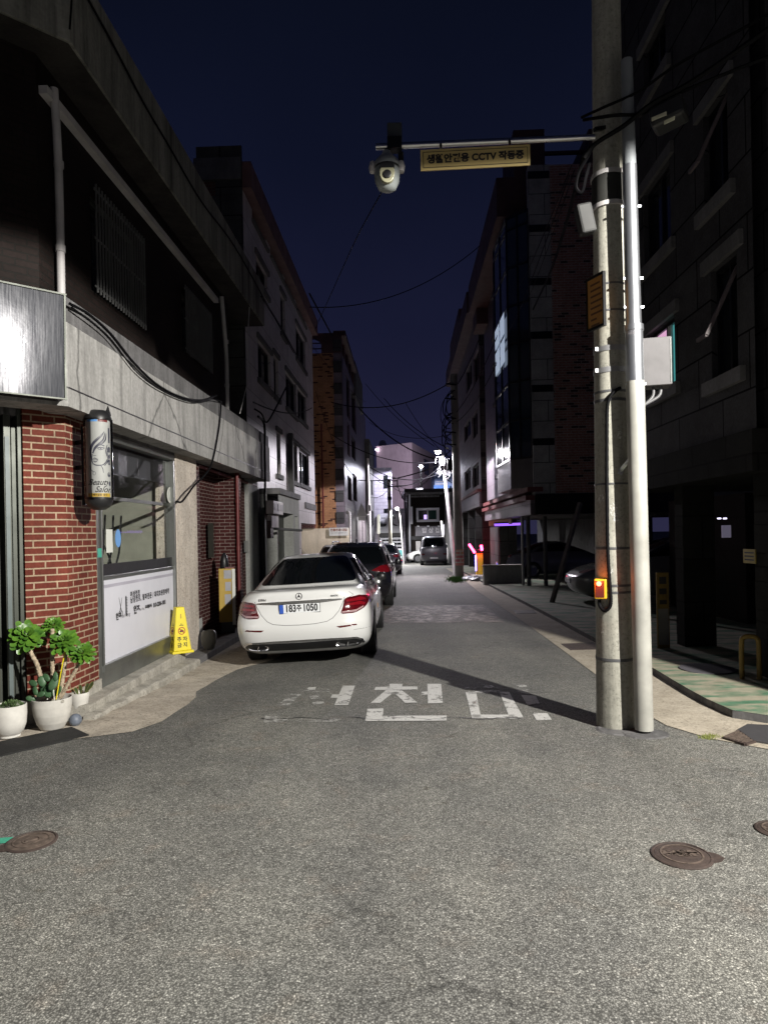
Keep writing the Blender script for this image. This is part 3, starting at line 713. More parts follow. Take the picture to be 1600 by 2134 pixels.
# step and kerb in front of the shop
mb = MB()
uS = 3.05
st = [FL.P(-.02, -.02, 0), FL.P(-.02, .21, 0), FL.P(uS, .13, 0), FL.P(uS, -.02, 0)]
ZS = .05
mb.face([(p.x, p.y, ZS) for p in st])
for a, c in zip(st, st[1:] + st[:1]): mb.face([(a.x, a.y, -.5), (c.x, c.y, -.5), (c.x, c.y, ZS), (a.x, a.y, ZS)])
struct('step', mb, mt['step'], bevel=.015)
mb = MB(); K = 24
def kpt(t, k):
    u_ = -.16 + (uS + .24) * t; j_ = .010 * math.sin(t * 37) + .006 * math.sin(t * 91)
    ni, no = .205 - .08 * t, .315 + j_
    zt_ = -.025 - .07 * t + .006 * math.sin(t * 53)
    return FL.P(u_, (ni, no - .02, no, no + .01)[k], (zt_ + .012, zt_, zt_ - .02, -.5)[k])
for i in range(K):
    for k in range(3): mb.face([kpt(i / K, k), kpt((i + 1) / K, k), kpt((i + 1) / K, k + 1), kpt(i / K, k + 1)])
mb.face([kpt(1, k) for k in range(4)] + [FL.P(uS + .08, .12, -.5)])
mb.face([kpt(0, k) for k in range(4)] + [FL.P(-.16, .2, -.5)])
struct('step_kerb', mb, mt['step'])
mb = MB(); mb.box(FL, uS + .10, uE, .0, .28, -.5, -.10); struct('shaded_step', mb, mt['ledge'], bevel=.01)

# concrete fascia band, ledge, upper wall, eave
def belt(o1, oc, z0, z1, uend, left=3.2, back=.35):
    c = corner(o1, oc); a = c + CH_U * left; b_ = FL.o + FL.u * uend + FL.n * o1
    ins = [a - CH_N * back, corner(o1 - back, oc - back), b_ - FL.n * back]
    return [a, c, b_], ins
def beltmesh(o1, oc, z0, z1, uend, left=3.2, back=.35):
    o, i = belt(o1, oc, z0, z1, uend, left, back); mb = MB(); u = 0
    for k in range(2):
        L_ = (o[k + 1] - o[k]).length
        P_ = [(*o[k], z0), (*o[k + 1], z0), (*o[k + 1], z1), (*o[k], z1)]
        mb.face(P_, [(u, z0), (u + L_, z0), (u + L_, z1), (u, z1)]); u += L_
        mb.face([(*o[k], z0), (*o[k + 1], z0), (*i[k + 1], z0), (*i[k], z0)])
        mb.face([(*o[k], z1), (*o[k + 1], z1), (*i[k + 1], z1), (*i[k], z1)])
    mb.face([(*o[2], z0), (*i[2], z0), (*i[2], z1), (*o[2], z1)]); return mb
obj('fascia_band', beltmesh(.25, .476, 2.84, 3.60, uE), mt['band'], salon)
obj('fascia_groove', beltmesh(.256, .482, 3.005, 3.017, uE - .01, back=.1), mt['ink'], salon)
mb = beltmesh(.23, .456, 3.602, 3.84, uE - .01); obj('ledge', mb, mt['ledge'], salon)
mb = MB()
for k in range(60):                               # a thin drip groove reads as the dark line near the foot of the band
    pass
uU = FL.hit(480, 800)[0]
wz0, wz1 = 3.82, 6.2
ops = []
def opn(F, pxl, pyt, pxr, pyb, n=0.0, side='l'):
    ua, za = F.hit(pxl, pyt, n); ub, _ = F.hit(pxr, pyt, n); _, zc = F.hit(pxl if side == 'l' else pxr, pyb, n)
    if side == 'r': za = F.hit(pxr, pyt, n)[1]
    return (min(ua, ub), max(ua, ub), min(za, zc), max(za, zc))
ops = [opn(FL, 187, 388, 290, 600, -.03), opn(FL, 378, 597, 433, 728, -.03)]
mb = MB().wall(FL, -.35, uU, wz0, wz1, ops, n=-.03, rev=.16)
a, c = FL.P(-.35, -.03, 0), FL.P(-.35, -.03, 0) + Vector((*CH_U, 0)) * 3
strip(mb, c, a, wz0, wz1, 0)
a, c = FL.P(uU, -.03, 0), FL.P(uU, -3, 0); strip(mb, a, c, wz0, wz1, 0)
obj('upper_wall', mb, mt['darkbrick'], salon, fix=False)
for o_ in ops:
    f_ = MB(); uA, uB, zA, zB = o_; n_w = -.14
    for a in ((uA, uA + .05), (uB - .05, uB), ((uA + uB) / 2 - .02, (uA + uB) / 2 + .02)): f_.box(FL, a[0], a[1], n_w - .03, n_w + .02, zA, zB)
    f_.box(FL, uA + .05, uB - .05, n_w - .03, n_w + .018, zA, zA + .05); f_.box(FL, uA + .05, uB - .05, n_w - .03, n_w + .018, zB - .05, zB)
    w_ = obj('window', f_, mt['alugreen'], salon)
    g_ = MB(); g_.box(FL, uA + .01, uB - .01, n_w - .028, n_w - .02, zA + .01, zB - .01); obj('pane', g_, mt['darkglass'], w_)
    b_ = MB(); k = int((uB - uA) / .075)
    for i in range(k + 1):
        uu = uA + .02 + (uB - uA - .04) * i / k; b_.tube([FL.P(uu, .03, zA - .03), FL.P(uu, .03, zB + .03)], .011, 6)
    for z in (zA + .03, (zA + zB) / 2, zB - .03): b_.box(FL, uA - .02, uB + .02, .018, .028, z - .012, z + .012)
    obj('window_bars', b_, M('bar_paint', (.10, .10, .10), .5), w_)
mb = MB(); mb.box(FL, -.30, FL.hit(456, 640, .05)[0], -.03, .05, 5.745, 5.82); obj('gutter', mb, mt['pvc'], salon)
def downpipe(px, top, bot, n, z0=3.84):
    mb = MB(); ua = FL.hit(*top, n)[0]; ub = FL.hit(*bot, n)[0]
    mb.tube(smoothpath([FL.P(ua, n, FL.hit(*top, n)[1]), FL.P(ua * .6 + ub * .4, n + .01, (FL.hit(*top, n)[1] * .75 + z0 * .25)), FL.P(ub, n, (FL.hit(*top, n)[1] + z0) / 2), FL.P(ub, n, z0)], 4), .038, 10)
    for z in (4.4, 5.2): mb.lathe(FL.P(ub, n, z), [(.046, -.03), (.046, .03)], 10)
    obj('downpipe', mb, mt['pvc'], salon, 40)
downpipe(0, (113, 185), (128, 600), .04); downpipe(0, (462, 618), (474, 850), .04)
obj('eave', beltmesh(.35, .575, 6.09, 6.92, 7.92, back=.45), mt['eave'], salon)
mb = MB(); o, i = belt(.33, .555, 0, 0, 7.91, back=1.0)
for k in range(2): mb.face([(*o[k], 6.08), (*o[k + 1], 6.08), (*i[k + 1], 6.08), (*i[k], 6.08)])
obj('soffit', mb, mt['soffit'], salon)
mb = MB(); o, i = belt(.33, .555, 0, 0, 7.91, back=6.0, left=3.2); mb.face([(*p, 6.90) for p in (o[0], o[1], o[2], i[2], i[0])]); obj('roof', mb, mt['rooft'], salon)
# shop door in the chamfer
mb = MB()
mb.box(FC, .375, .41, -.35, -.03, -.1, 2.88); mb.box(FC, .415, .455, -.30, -.06, .05, 2.7)
mb.box(FC, .46, .52, -.32, -.05, -.1, 2.88); mb.box(FC, .56, .68, -.34, -.06, -.1, 2.8); mb.box(FC, .68, 2.2, -.34, -.06, 2.6, 2.8); mb.box(FC, .68, 2.2, -.34, -.1, 1.12, 1.2)
dr = obj('door', mb, mt['alugreen'], salon, bevel=.004)
mb = MB(); mb.box(FC, .68, 2.2, -.22, -.2, .0, 2.6); obj('pane', mb, mt['darkglass'], dr)
mb = MB(); mb.box(FC, .475, .51, -.049, -.038, .2, 2.6); obj('edge_strip', mb, M('pale_edge', (.10, .125, .125), .5), dr)
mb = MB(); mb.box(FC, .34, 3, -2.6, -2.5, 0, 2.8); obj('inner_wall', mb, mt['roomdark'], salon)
mb = MB(); mb.box(FC, -.02, 2.6, -.4, -.05, 2.80, 2.88); obj('door_head', mb, mt['ledge'], salon)

# stainless sign box above the door
sg = thing('sign_box', 'blank brushed steel sign box glaring with lamp light above the salon door', 'sign box', (-3.9, 5.2, 2.86))
cS = corner(.25, .49); FS = Frame(cS, CH_U, CH_N)
mb = MB()                                          # the box leans a little towards the street
SV = [FS.P(u_, n_, z_) for u_, k_ in ((.06, 0), (3.2, -.04)) for n_, z_ in ((.0, 2.87), (.16 + k_, 2.87), (.182 + k_, 3.77), (.0, 3.77))]
mb.mesh(SV, [(0, 1, 2, 3), (7, 6, 5, 4), (1, 5, 6, 2), (0, 4, 5, 1), (3, 2, 6, 7), (0, 3, 7, 4)])
m, n, b = newmat('sign_steel'); n.nodes.remove(b)
p = pos(n); mp = node(n, 'ShaderNodeMapping'); n.links.new(p, mp.inputs[0]); mp.inputs['Scale'].default_value = (160, 160, 1.0)
ns = noise(n, mp.outputs[0], 1, 4); wv = noise(n, p, 3.2, 4)
x = node(n, 'ShaderNodeBump'); x.inputs['Strength'].default_value = .022; x.inputs['Distance'].default_value = .05; n.links.new(wv, x.inputs['Height'])
y_ = node(n, 'ShaderNodeBump'); y_.inputs['Strength'].default_value = .03; y_.inputs['Distance'].default_value = .002; n.links.new(ns, y_.inputs['Height']); n.links.new(x.outputs[0], y_.inputs['Normal'])
def gl_(r, col, dist='GGX', an=0):
    g = node(n, 'ShaderNodeBsdfGlossy', distribution=dist); g.inputs['Roughness'].default_value = r; n.links.new(y_.outputs[0], g.inputs['Normal'])
    if isinstance(col, tuple): g.inputs['Color'].default_value = (*col, 1)
    else: n.links.new(col, g.inputs['Color'])
    if an: g.inputs['Anisotropy'].default_value = an; g.inputs['Rotation'].default_value = .25
    return g.outputs[0]
def mx_(f, a, b_): xx = node(n, 'ShaderNodeMixShader'); xx.inputs[0].default_value = f; n.links.new(a, xx.inputs[1]); n.links.new(b_, xx.inputs[2]); return xx.outputs[0]
brd = gl_(.66, rampn(n, ns, [(.3, (.03, .032, .04)), (.7, (.13, .133, .145))]))
mid_ = gl_(.20, rampn(n, ns, [(.3, (.008, .008, .009)), (.7, (.034, .034, .036))]), an=.5)
n.links.new(mx_(.5, mx_(.5, gl_(.066, (.20, .203, .21), 'BECKMANN', .5), mid_), brd), n.nodes['Material Output'].inputs[0])
obj('face_panel', mb, m, sg, bevel=.006)
mb = MB(); mb.bar(FS.P(.064, .166, 2.86), FS.P(.064, .188, 3.78), .014); mb.bar(FS.P(.05, .188, 3.775), FS.P(3.2, .148, 3.775), .014); mb.bar(FS.P(.05, .168, 2.868), FS.P(3.2, .128, 2.868), .012); obj('edge_trim', mb, mt['alugreen'], sg)

# lit-style round salon sign on the corner
_bu = FL.hit(206, 965, .28)[0]; _b = FL.P(_bu, .28, 0); BC = Vector((_b.x, _b.y)); BR = .135
bs = thing('barber_sign', 'round white salon pole sign with a drawn woman\'s face and script lettering', 'sign', (BC.x, BC.y, 1.8))
ztop, zbot = FL.hit(206, 868, .28)[1], FL.hit(206, 1056, .28)[1]
bz = lambda zy: ztop - .02 - (zy - 255) / (1345 - 255) * (ztop - zbot)
mb = MB(); mb.lathe((BC.x, BC.y, 0), [(BR * .82, bz(1245)), (BR * .82, bz(290))], 40)
obj('printed_drum', mb, M('drum_print', (.30, .305, .295), .6, var=.05), bs, 60)
toCam = Vector((-BC.x, -BC.y)).normalized(); rgt = Vector((-toCam.y, toCam.x))
rgt = rgt if rgt.x > 0 else -rgt
def cyl(zx, zy, r=BR * .82 + .0012):
    t = max(-1.2, min(1.2, math.asin(max(-.97, min(.97, (zx - 1088) / 150.0)))))
    q = BC + toCam * (r * math.cos(t)) + rgt * (r * math.sin(t)); return Vector((q.x, q.y, bz(zy)))
def curve2(pts, k=4): return [(p.x, p.y) for p in smoothpath([(x, y, 0) for x, y in pts], k)]
L = MB()
for pts, w in (([(1160, 430), (1130, 485), (1075, 535), (1030, 580), (1003, 640), (998, 715), (1012, 790)], [3, 8, 12, 14, 12, 9, 3]),
               ([(1172, 440), (1150, 520), (1100, 580), (1050, 630), (1022, 690)], [3, 10, 16, 16, 5]),
               ([(1185, 450), (1176, 520), (1140, 570), (1090, 600)], [3, 9, 9, 3]),
               ([(1165, 430), (1105, 490), (1040, 545), (1000, 600), (985, 660)], [2, 4, 5, 5, 2]),
               ([(1015, 700), (1010, 760), (1022, 812), (1060, 833), (1120, 832), (1160, 812), (1188, 770), (1205, 740)], [4, 5, 6, 7, 7, 6, 5, 3]),
               ([(1078, 602), (1120, 590), (1160, 602)], [4, 10, 4]), ([(1072, 634), (1115, 622), (1162, 628)], [4, 10, 4]), ([(1085, 642), (1118, 650), (1150, 638)], [3, 5, 3]),
               ([(1108, 632), (1128, 632)], [13, 13]), ([(1024, 716), (1045, 722), (1062, 717)], [2, 4, 2]),
               ([(1014, 760), (1040, 750), (1052, 753), (1080, 764)], [2, 6, 6, 2]), ([(1014, 768), (1050, 770), (1080, 766)], 3), ([(1024, 782), (1052, 795), (1078, 776)], [2, 7, 2]),
               ([(1196, 585), (1180, 650), (1185, 700), (1203, 745)], [4, 7, 6, 3]), ([(1212, 610), (1195, 680), (1215, 750)], [3, 5, 3]), ([(1190, 760), (1165, 810), (1140, 830)], 4),
               ([(985, 835), (995, 885), (1030, 912)], [3, 5, 3]), ([(1110, 832), (1135, 868), (1145, 918)], [3, 6, 2]), ([(1205, 760), (1185, 800), (1160, 835)], [4, 6, 3])):
    c = curve2(pts); ws = w if not isinstance(w, list) else [w[min(int(i / (len(c) - 1) * (len(w) - 1)), len(w) - 2)] + (w[min(int(i / (len(c) - 1) * (len(w) - 1)) + 1, len(w) - 1)] - w[min(int(i / (len(c) - 1) * (len(w) - 1)), len(w) - 2)]) * ((i / (len(c) - 1) * (len(w) - 1)) % 1) for i in range(len(c))]
    L.ribbon(c, [q_ * 1.7 for q_ in ws] if isinstance(ws, list) else ws * 1.7, cyl)
L.ribbon([(1035 + 16 * math.cos(t), 930 + 20 * math.sin(t)) for t in [i * math.pi / 8 for i in range(17)]], 4, cyl)
for cx_, cy_, r_ in ((1216, 640, 22), (1222, 720, 16), (1218, 790, 22), (1212, 940, 18), (1222, 1050, 16)):
    L.poly([(cx_ + r_ * math.cos(t), cy_ + r_ * 1.6 * math.sin(t)) for t in [i * math.pi / 6 for i in range(12)]], cyl)
L.poly([(1208, 380), (1226, 380), (1226, 560), (1208, 560)], cyl)
obj('portrait_print', L, M('print_ink', (.035, .035, .055), .5, var=0), bs, fix=False)
L = MB()
L.text("Beauty", 100, lambda x, y: cyl(1082 + x * .92, 1036 - y), shear=.45, bold=1.4); L.text("Salon", 100, lambda x, y: cyl(1135 + x * .92, 1122 - y), shear=.45, bold=1.4)
obj('lettering', L, mt['ink'], bs, fix=False)
L = MB(); L.ribbon([(960 + i * 10, 1185) for i in range(27)], 42, lambda x, y: cyl(x, y)); obj('yellow_stripe', L, mt['yelpaint'], bs, fix=False)
L = MB(); L.text("헤어살롱 예약", 30, lambda x, y: cyl(1100 + x, 1186 - y, BR * .82 + .002), bold=.5); obj('stripe_lettering', L, mt['ink'], bs, fix=False)
L = MB(); L.ribbon([(960 + i * 10, 300) for i in range(13)], 30, cyl); obj('blue_stripe', L, mt['bluepaint'], bs, fix=False)
L = MB(); L.ribbon([(1090 + i * 10, 300) for i in range(12)], 30, cyl); obj('red_stripe', L, mt['redpipe'], bs, fix=False)
mb = MB(); mb.lathe((BC.x, BC.y, 0), [(BR, bz(1240)), (BR, bz(275))], 40)
m, n, b = newmat('clear_tube'); n.nodes.remove(b)
t_ = node(n, 'ShaderNodeBsdfTransparent'); g_ = node(n, 'ShaderNodeBsdfGlossy'); g_.inputs['Roughness'].default_value = .04
lw = node(n, 'ShaderNodeLayerWeight'); lw.inputs[0].default_value = .25
xx = node(n, 'ShaderNodeMixShader'); n.links.new(lw.outputs['Fresnel'], xx.inputs[0]); n.links.new(t_.outputs[0], xx.inputs[1]); n.links.new(g_.outputs[0], xx.inputs[2]); n.links.new(xx.outputs[0], n.nodes['Material Output'].inputs[0])
obj('clear_tube', mb, m, bs, 60)
mb = MB(); mb.lathe((BC.x, BC.y, 0), [(.0, zbot - .03), (.055, zbot - .03), (.10, zbot), (.128, zbot + .045), (.128, zbot + .085), (.12, zbot + .09)], 40); obj('bottom_cap', mb, mt['black'], bs, 50)
mb = MB(); mb.lathe((BC.x, BC.y, 0), [(.128, ztop - .045), (.128, ztop - .02), (.11, ztop + .02), (.085, ztop + .05), (0, ztop + .055)], 40)
for s_ in (-1, 1):
    q = BC + rgt * (.085 * s_) ; mb.mesh([(q.x - .03, q.y - .02, ztop + .01), (q.x + .03, q.y - .02, ztop + .01), (q.x + .012 * s_, q.y, ztop + .11), (q.x + .03, q.y + .03, ztop + .01), (q.x - .03, q.y + .03, ztop + .01)], [(0, 1, 2), (1, 3, 2), (3, 4, 2), (4, 0, 2)])
obj('top_cap', mb, mt['black'], bs, 50)
mb = MB()
for z in (2.05, 2.35, 2.6): mb.bar((BC.x - .10, BC.y, z), FL.P(_bu + .15, -.03, z), .03, .04)
mb.bar((BC.x - .145, BC.y, zbot + .02), (BC.x - .145, BC.y, ztop - .1), .03, .03)
obj('bracket', mb, mt['blackmetal'], bs)

# cables slung along the fascia
def cablepx(name, label, pts, F, n, r, seg=6, k=6, mat=None):
    q = [];
    for px, py in pts: uu, zz = F.hit(px, py, n); q.append(F.P(uu, n, zz))
    mb = MB(); mb.tube(smoothpath(q, k), r, seg); return solo(name, mb, mat or mt['cable'], label, 'cable', smooth=60)
cablepx('slung_cable', 'thick black cable drooping across the stained concrete fascia', [(146, 633), (185, 655), (230, 695), (280, 757), (330, 803), (380, 828), (420, 834), (452, 824)], FL, .285, .015)
cablepx('slung_cable', 'thin lower black cable drooping beneath the thick one on the fascia', [(150, 640), (225, 700), (285, 775), (340, 815), (400, 838), (440, 832), (460, 836)], FL, .285, .008)
cablepx('drop_cable', 'dark cable dropping down the fascia and bending back to the cream pillar', [(461, 836), (458, 880), (450, 930), (440, 970), (425, 992), (405, 1012), (388, 1035), (378, 1046), (368, 1045)], FL, .28, .014)
cablepx('drop_cable', 'fat black cable bundle running down the far end of the fascia', [(538, 868), (551, 885), (552, 950), (553, 1000), (552, 1040), (556, 1072), (566, 1083)], FL, .29, .028)
cablepx('slung_cable', 'thin pale wire hanging from the eave corner to the far fascia end', [(520, 640), (516, 720), (518, 780), (508, 830), (500, 862)], FL, .33, .008, mat=mt['pvc'])
cablepx('eave_cable', 'black cable lying along the pale eave of the salon roof', [(185, 0), (240, 100), (300, 215), (350, 300), (420, 420), (490, 515), (560, 640), (612, 735)], FL, .385, .012)
cablepx('eave_cable', 'thin black cable beside the other on the salon eave', [(150, 0), (146, 60)], FL, .385, .010)
# ================================================================== THINGS BY THE SALON
def pot(name, label, c, prof, mat, soil_r, soil_z, seg=40):
    t = thing(name, label, 'potted plant', tuple(c))
    mb = MB(); mb.lathe(c, prof, seg); obj('pot', mb, mat, t, 50)
    mb = MB(); mb.lathe((c[0], c[1], c[2] + soil_z), [(soil_r, -.01), (soil_r * .6, .004), (0, .008)], 24); obj('soil', mb, mt['soil'], t, 60)
    return t
MATZ = .012
def standat(px, py, dy): q = ghit(px, py); y = q.y + dy; x = ray(px, py).x * y; return Vector((x, y, gz(x, y) + MATZ))
c1 = standat(110, 1527, .115)
prof = [(.09, 0), (.098, .004), (.13, .06), (.152, .13), (.165, .21), (.168, .272), (.163, .275), (.157, .268), (.15, .20)]
pr = []                                           # fine ribs round the pot
for (a, b_) in zip(prof[:6], prof[1:6]):
    k = max(int(abs(b_[1] - a[1]) / .006), 1)
    for i in range(k): t_ = i / k; pr.append((a[0] + (b_[0] - a[0]) * t_ + (.0012 if len(pr) % 2 else 0), a[1] + (b_[1] - a[1]) * t_))
pr += prof[5:]
big = pot('potted_plant', 'large grey ribbed pot with tall tree aeoniums and cactus pads', c1, pr, mt['potgrey'], .152, .235)
def leafblade(mb, base, d, up, L, w, cup=.25, tip=.5):
    d = d.normalized(); s_ = d.cross(up).normalized(); nn = s_.cross(d)
    cs = [(0, .22), (.35, .55), (.65, .95), (.85, 1.0), (.96, .62), (1.0, .08)]
    vs = []
    for t, k in cs:
        p = base + d * (L * t) + nn * (L * tip * .35 * t * t)
        vs += [p - s_ * (w * k / 2) + nn * (cup * w * k * .35), p, p + s_ * (w * k / 2) + nn * (cup * w * k * .35)]
    fs = []
    for i in range(len(cs) - 1):
        a = i * 3; fs += [(a, a + 1, a + 4, a + 3), (a + 1, a + 2, a + 5, a + 4)]
    mb.mesh(vs, fs)
def rosette(parent, c, r, axis, seed=0):
    random.seed(seed); mb = MB(); axis = Vector(axis).normalized()
    a = axis.orthogonal().normalized(); b_ = axis.cross(a)
    for ring, (n_, lift, L) in enumerate(((11, -.22, 1.0), (12, .02, 1.0), (11, .22, .84), (9, .5, .62), (7, 1.0, .38), (4, 2.2, .2))):
        for i in range(n_):
            t = 2 * math.pi * (i + ring * .37 + random.uniform(-.2, .2)) / n_
            d = a * math.cos(t) + b_ * math.sin(t) + axis * (lift + random.uniform(-.14, .12))
            leafblade(mb, c + axis * (ring * r * .05) + d * .01, d, axis + d * .2, r * L * random.uniform(.82, 1.1), r * .37 * (1 - ring * .07) * random.uniform(.85, 1.1), cup=random.uniform(.15, .5), tip=random.uniform(-.3, .35))
    return obj('leaf_rosette', mb, mt['leaf'], parent, 70, fix=False)
Yp = c1.y
def pp(px, py, dy=0): return at(px, py, Yp + dy)
toC = lambda p: (Vector((0, 0, 1.65)) - p).normalized()
for k, (px, py, r_, dy) in enumerate(((57, 1327, .155, -.02), (113, 1303, .085, .14), (134, 1338, .130, -.03), (174, 1362, .108, -.02))):
    c = pp(px, py, dy); rosette(big, c, r_, toC(c) * .75 + Vector((random.uniform(-.15, .15), 0, .62)), 11 + k)
def stem(pts, r0, r1):
    q = smoothpath([pp(*p) for p in pts], 7); n_ = len(q)
    mb = MB(); mb.tube(q, [(r0 + (r1 - r0) * i / (n_ - 1)) * (1 + .10 * (-1) ** i) for i in range(n_)], 10); obj('stem', mb, mt['stem'], big, 60)
stem([(100, 1455), (86, 1412), (78, 1385), (66, 1362), (58, 1340)], .022, .017)
stem([(112, 1460), (110, 1400), (109, 1340), (110, 1310)], .018, .017)
stem([(125, 1455), (132, 1410), (137, 1375), (135, 1345)], .019, .016)
stem([(128, 1452), (145, 1420), (160, 1393), (172, 1368)], .019, .015)
stem([(112, 1452), (108, 1400), (106, 1380)], .012, .006)
mb = MB(); mb.tube([pp(117, 1462, -.1), pp(126, 1410, -.06), pp(137, 1352, -.02)], .005, 6); obj('yellow_stick', mb, mt['yellow'], big)
mb = MB(); mb.tube([pp(114, 1460, -.1), pp(112, 1436, -.1)], .004, 6); obj('white_stick', mb, mt['potwhite'], big)
mb = MB()
for (px, py, a, L, w, dy) in ((88, 1420, 1.9, .10, .07, -.08), (70, 1424, 2.8, .09, .055, -.1), (112, 1425, 1.2, .13, .075, -.09), (97, 1412, 2.4, .09, .055, -.07), (74, 1440, 2.0, .085, .05, -.12), (86, 1447, .3, .08, .05, -.12),
                              (65, 1456, 3.0, .09, .05, -.1), (103, 1440, 1.5, .12, .10, -.07), (94, 1436, 1.8, .11, .08, -.05), (122, 1440, .9, .10, .06, -.06), (116, 1410, 1.7, .09, .05, -.08)):
    c = pp(px, py, dy); ax = Vector((random.uniform(-.4, .4), -1, .25)).normalized(); e1 = Vector((math.cos(a), .2, math.sin(a))); e1 = (e1 - ax * e1.dot(ax)).normalized(); e2 = ax.cross(e1)
    vs, fs = [], []; R_, S_ = 7, 14
    for i in range(R_ + 1):
        ph = math.pi * i / R_
        for j in range(S_):
            th = 2 * math.pi * j / S_; vs.append(c + e1 * (L / 2 * math.sin(ph) * math.cos(th)) + e2 * (w / 2 * math.sin(ph) * math.sin(th)) + ax * (.011 * math.cos(ph)))
    for i in range(R_):
        for j in range(S_): fs.append((i * S_ + j, i * S_ + (j + 1) % S_, (i + 1) * S_ + (j + 1) % S_, (i + 1) * S_ + j))
    mb.mesh(vs, fs)
obj('cactus_pads', mb, mt['leafdark'], big, 80)
mb = MB(); q = pp(124, 1458, -.06)
for dx, dz, r_ in ((-.035, 0, .02), (.0, .005, .024), (.04, -.002, .018)): mb.lathe((q.x + dx, q.y - .03, q.z + dz - .01), [(0, -.015), (r_, -.005), (r_ * .9, .012), (0, .02)], 8)
obj('stones', mb, mt['step'], big)
c2 = standat(22, 1545, .10)
prof2 = [(.075, 0), (.083, .006), (.080, .022), (.108, .05), (.128, .11), (.134, .19), (.134, .272), (.128, .276), (.122, .268), (.118, .2)]
left = pot('potted_plant', 'squat white pot on a foot ring with a spiny green cactus mound', c2, prof2, mt['potwhite'], .12, .235)
mb = MB(); random.seed(4)
for k in range(420):
    t = random.uniform(0, 6.28); r_ = .085 * math.sqrt(random.random()); x, y = r_ * math.cos(t) * 1.05 + .012, r_ * math.sin(t)
    b_ = c2 + Vector((x, y, .245 + .045 * (1 - (r_ / .09) ** 2))); d = Vector((x * 3 + random.uniform(-.3, .3), y * 3 + random.uniform(-.3, .3), .5)).normalized()
    leafblade(mb, b_, d, Vector((.3, .1, 1)), random.uniform(.018, .034), .006)
obj('cactus_mound', mb, M('cactus_mound', (.09, .15, .05), .6, var=.3, vs=40), left, fix=False)
c3 = standat(167, 1494, .06); c3.z -= MATZ
white3 = pot('potted_plant', 'slim tapered white pot with striped snake-plant leaves at the brick corner', c3, [(.062, 0), (.066, .003), (.090, .215), (.090, .225), (.085, .226), (.082, .2)], mt['potwhite'], .082, .195)
mb = MB(); mb2 = MB(); random.seed(3)
for (dx, dy, lean, L) in ((-.03, 0, -.7, .13), (.01, .01, .1, .12), (.0, -.02, -.2, .10), (.035, 0, .9, .20), (.03, .02, .55, .15)):
    b_ = c3 + Vector((dx, dy, .19)); leafblade(mb2, b_ + Vector((0, .003, 0)), Vector((lean, -.15, 1)), Vector((0, -1, .2)), L, .040); leafblade(mb, b_, Vector((lean, -.15, 1)), Vector((0, -1, .2)), L * .985, .024)
obj('leaves', mb, mt['leafvar'], white3, fix=False); obj('leaf_edges', mb2, mt['leafedge'], white3, fix=False)
c4 = standat(158, 1516, .05); c4.z -= MATZ
mb = MB(); mb.lathe((c4.x, c4.y, c4.z + .056), [(.056 * math.sin(math.pi * i / 16), -.056 * math.cos(math.pi * i / 16)) for i in range(17)], 28)
solo('ball', mb, mt['ball'], 'scuffed slate-grey ball on the pavement against the pots', 'ball', smooth=80)
pts = [ghit(*p) for p in ((187, 1534), (28, 1571), (-60, 1592), (-90, 1574), (0, 1548), (150, 1517))]
mb = MB(); top = [(q.x, q.y, q.z + MATZ) for q in pts]; mb.face(top)
for i in range(6): j = (i + 1) % 6; a, c = pts[i], pts[j]; mb.face([top[i], top[j], (c.x, c.y, c.z), (a.x, a.y, a.z)])
solo('door_mat', mb, mt['mat'], 'thin black rubber mat lying under the flower pots', 'mat')

# yellow folding no-parking sign on the step
yc = thing('no_parking_sign', 'bright yellow tapered no-parking stand on the shop step', 'sign stand', (0, 0, 0))
cn = FL.P(2.88, .10, ZS)
FY = Frame((cn.x, cn.y), Vector((.80, .60)), Vector((.6, -.80)))       # turned so that two faces show
mb = MB()
def frus(w0, w1, z0, z1):
    a = [FY.P(sx * w0, sy * w0, z0) for sx, sy in ((-1, 1), (1, 1), (1, -1), (-1, -1))]; b_ = [FY.P(sx * w1, sy * w1, z1) for sx, sy in ((-1, 1), (1, 1), (1, -1), (-1, -1))]
    mb.mesh(a + b_, [(3, 2, 1, 0), (4, 5, 6, 7), (0, 1, 5, 4), (1, 2, 6, 5), (2, 3, 7, 6), (3, 0, 4, 7)])
frus(.152, .148, cn.z, cn.z + .035); frus(.125, .056, cn.z + .035, cn.z + .625)
obj('body', mb, mt['yellow'], yc, bevel=.008)
def face_fn(F2, lean):
    def fn(x, y, off=.004):
        z = cn.z + .035 + y; w = .125 - (.125 - .056) * (y / .59)
        return F2.P(x, w + off, z)
    return fn
for F2 in (FY, Frame((cn.x, cn.y), Vector((.6, -.80)) * -1, Vector((-.80, -.60)))):
    f = face_fn(F2, 0); ink, red = MB(), MB()
    ink.text("주 차", .068, lambda x, y: f(x, y + .155), bold=.0015); ink.text("금 지", .068, lambda x, y: f(x, y + .075), bold=.0015)
    ring = [(.046 * math.cos(t), .27 + .046 * math.sin(t)) for t in [i * math.pi / 12 for i in range(25)]]
    red.ribbon(ring, .010, lambda x, y: f(x, y, .0045)); red.ribbon([(-.033, .303), (.033, .237)], .010, lambda x, y: f(x, y, .0045))
    ink.poly([(-.028, .252), (.028, .252), (.030, .270), (.018, .274), (.010, .288), (-.012, .288), (-.020, .272), (-.030, .268)], f)
    ink.ribbon([(-.028, .345), (.028, .345)], .008, f); ink.ribbon([(-.012, .362), (.012, .362)], .008, f)
    obj('lettering', ink, mt['ink'], yc, fix=False); obj('prohibition_ring', red, mt['redink'], yc, fix=False)
mb = MB(); f = face_fn(FY, 0); mb.poly([(-.008, .44), (.008, .44), (.008, .50), (-.008, .50)], f); obj('hand_slot', mb, mt['yelpaint'], yc, fix=False)

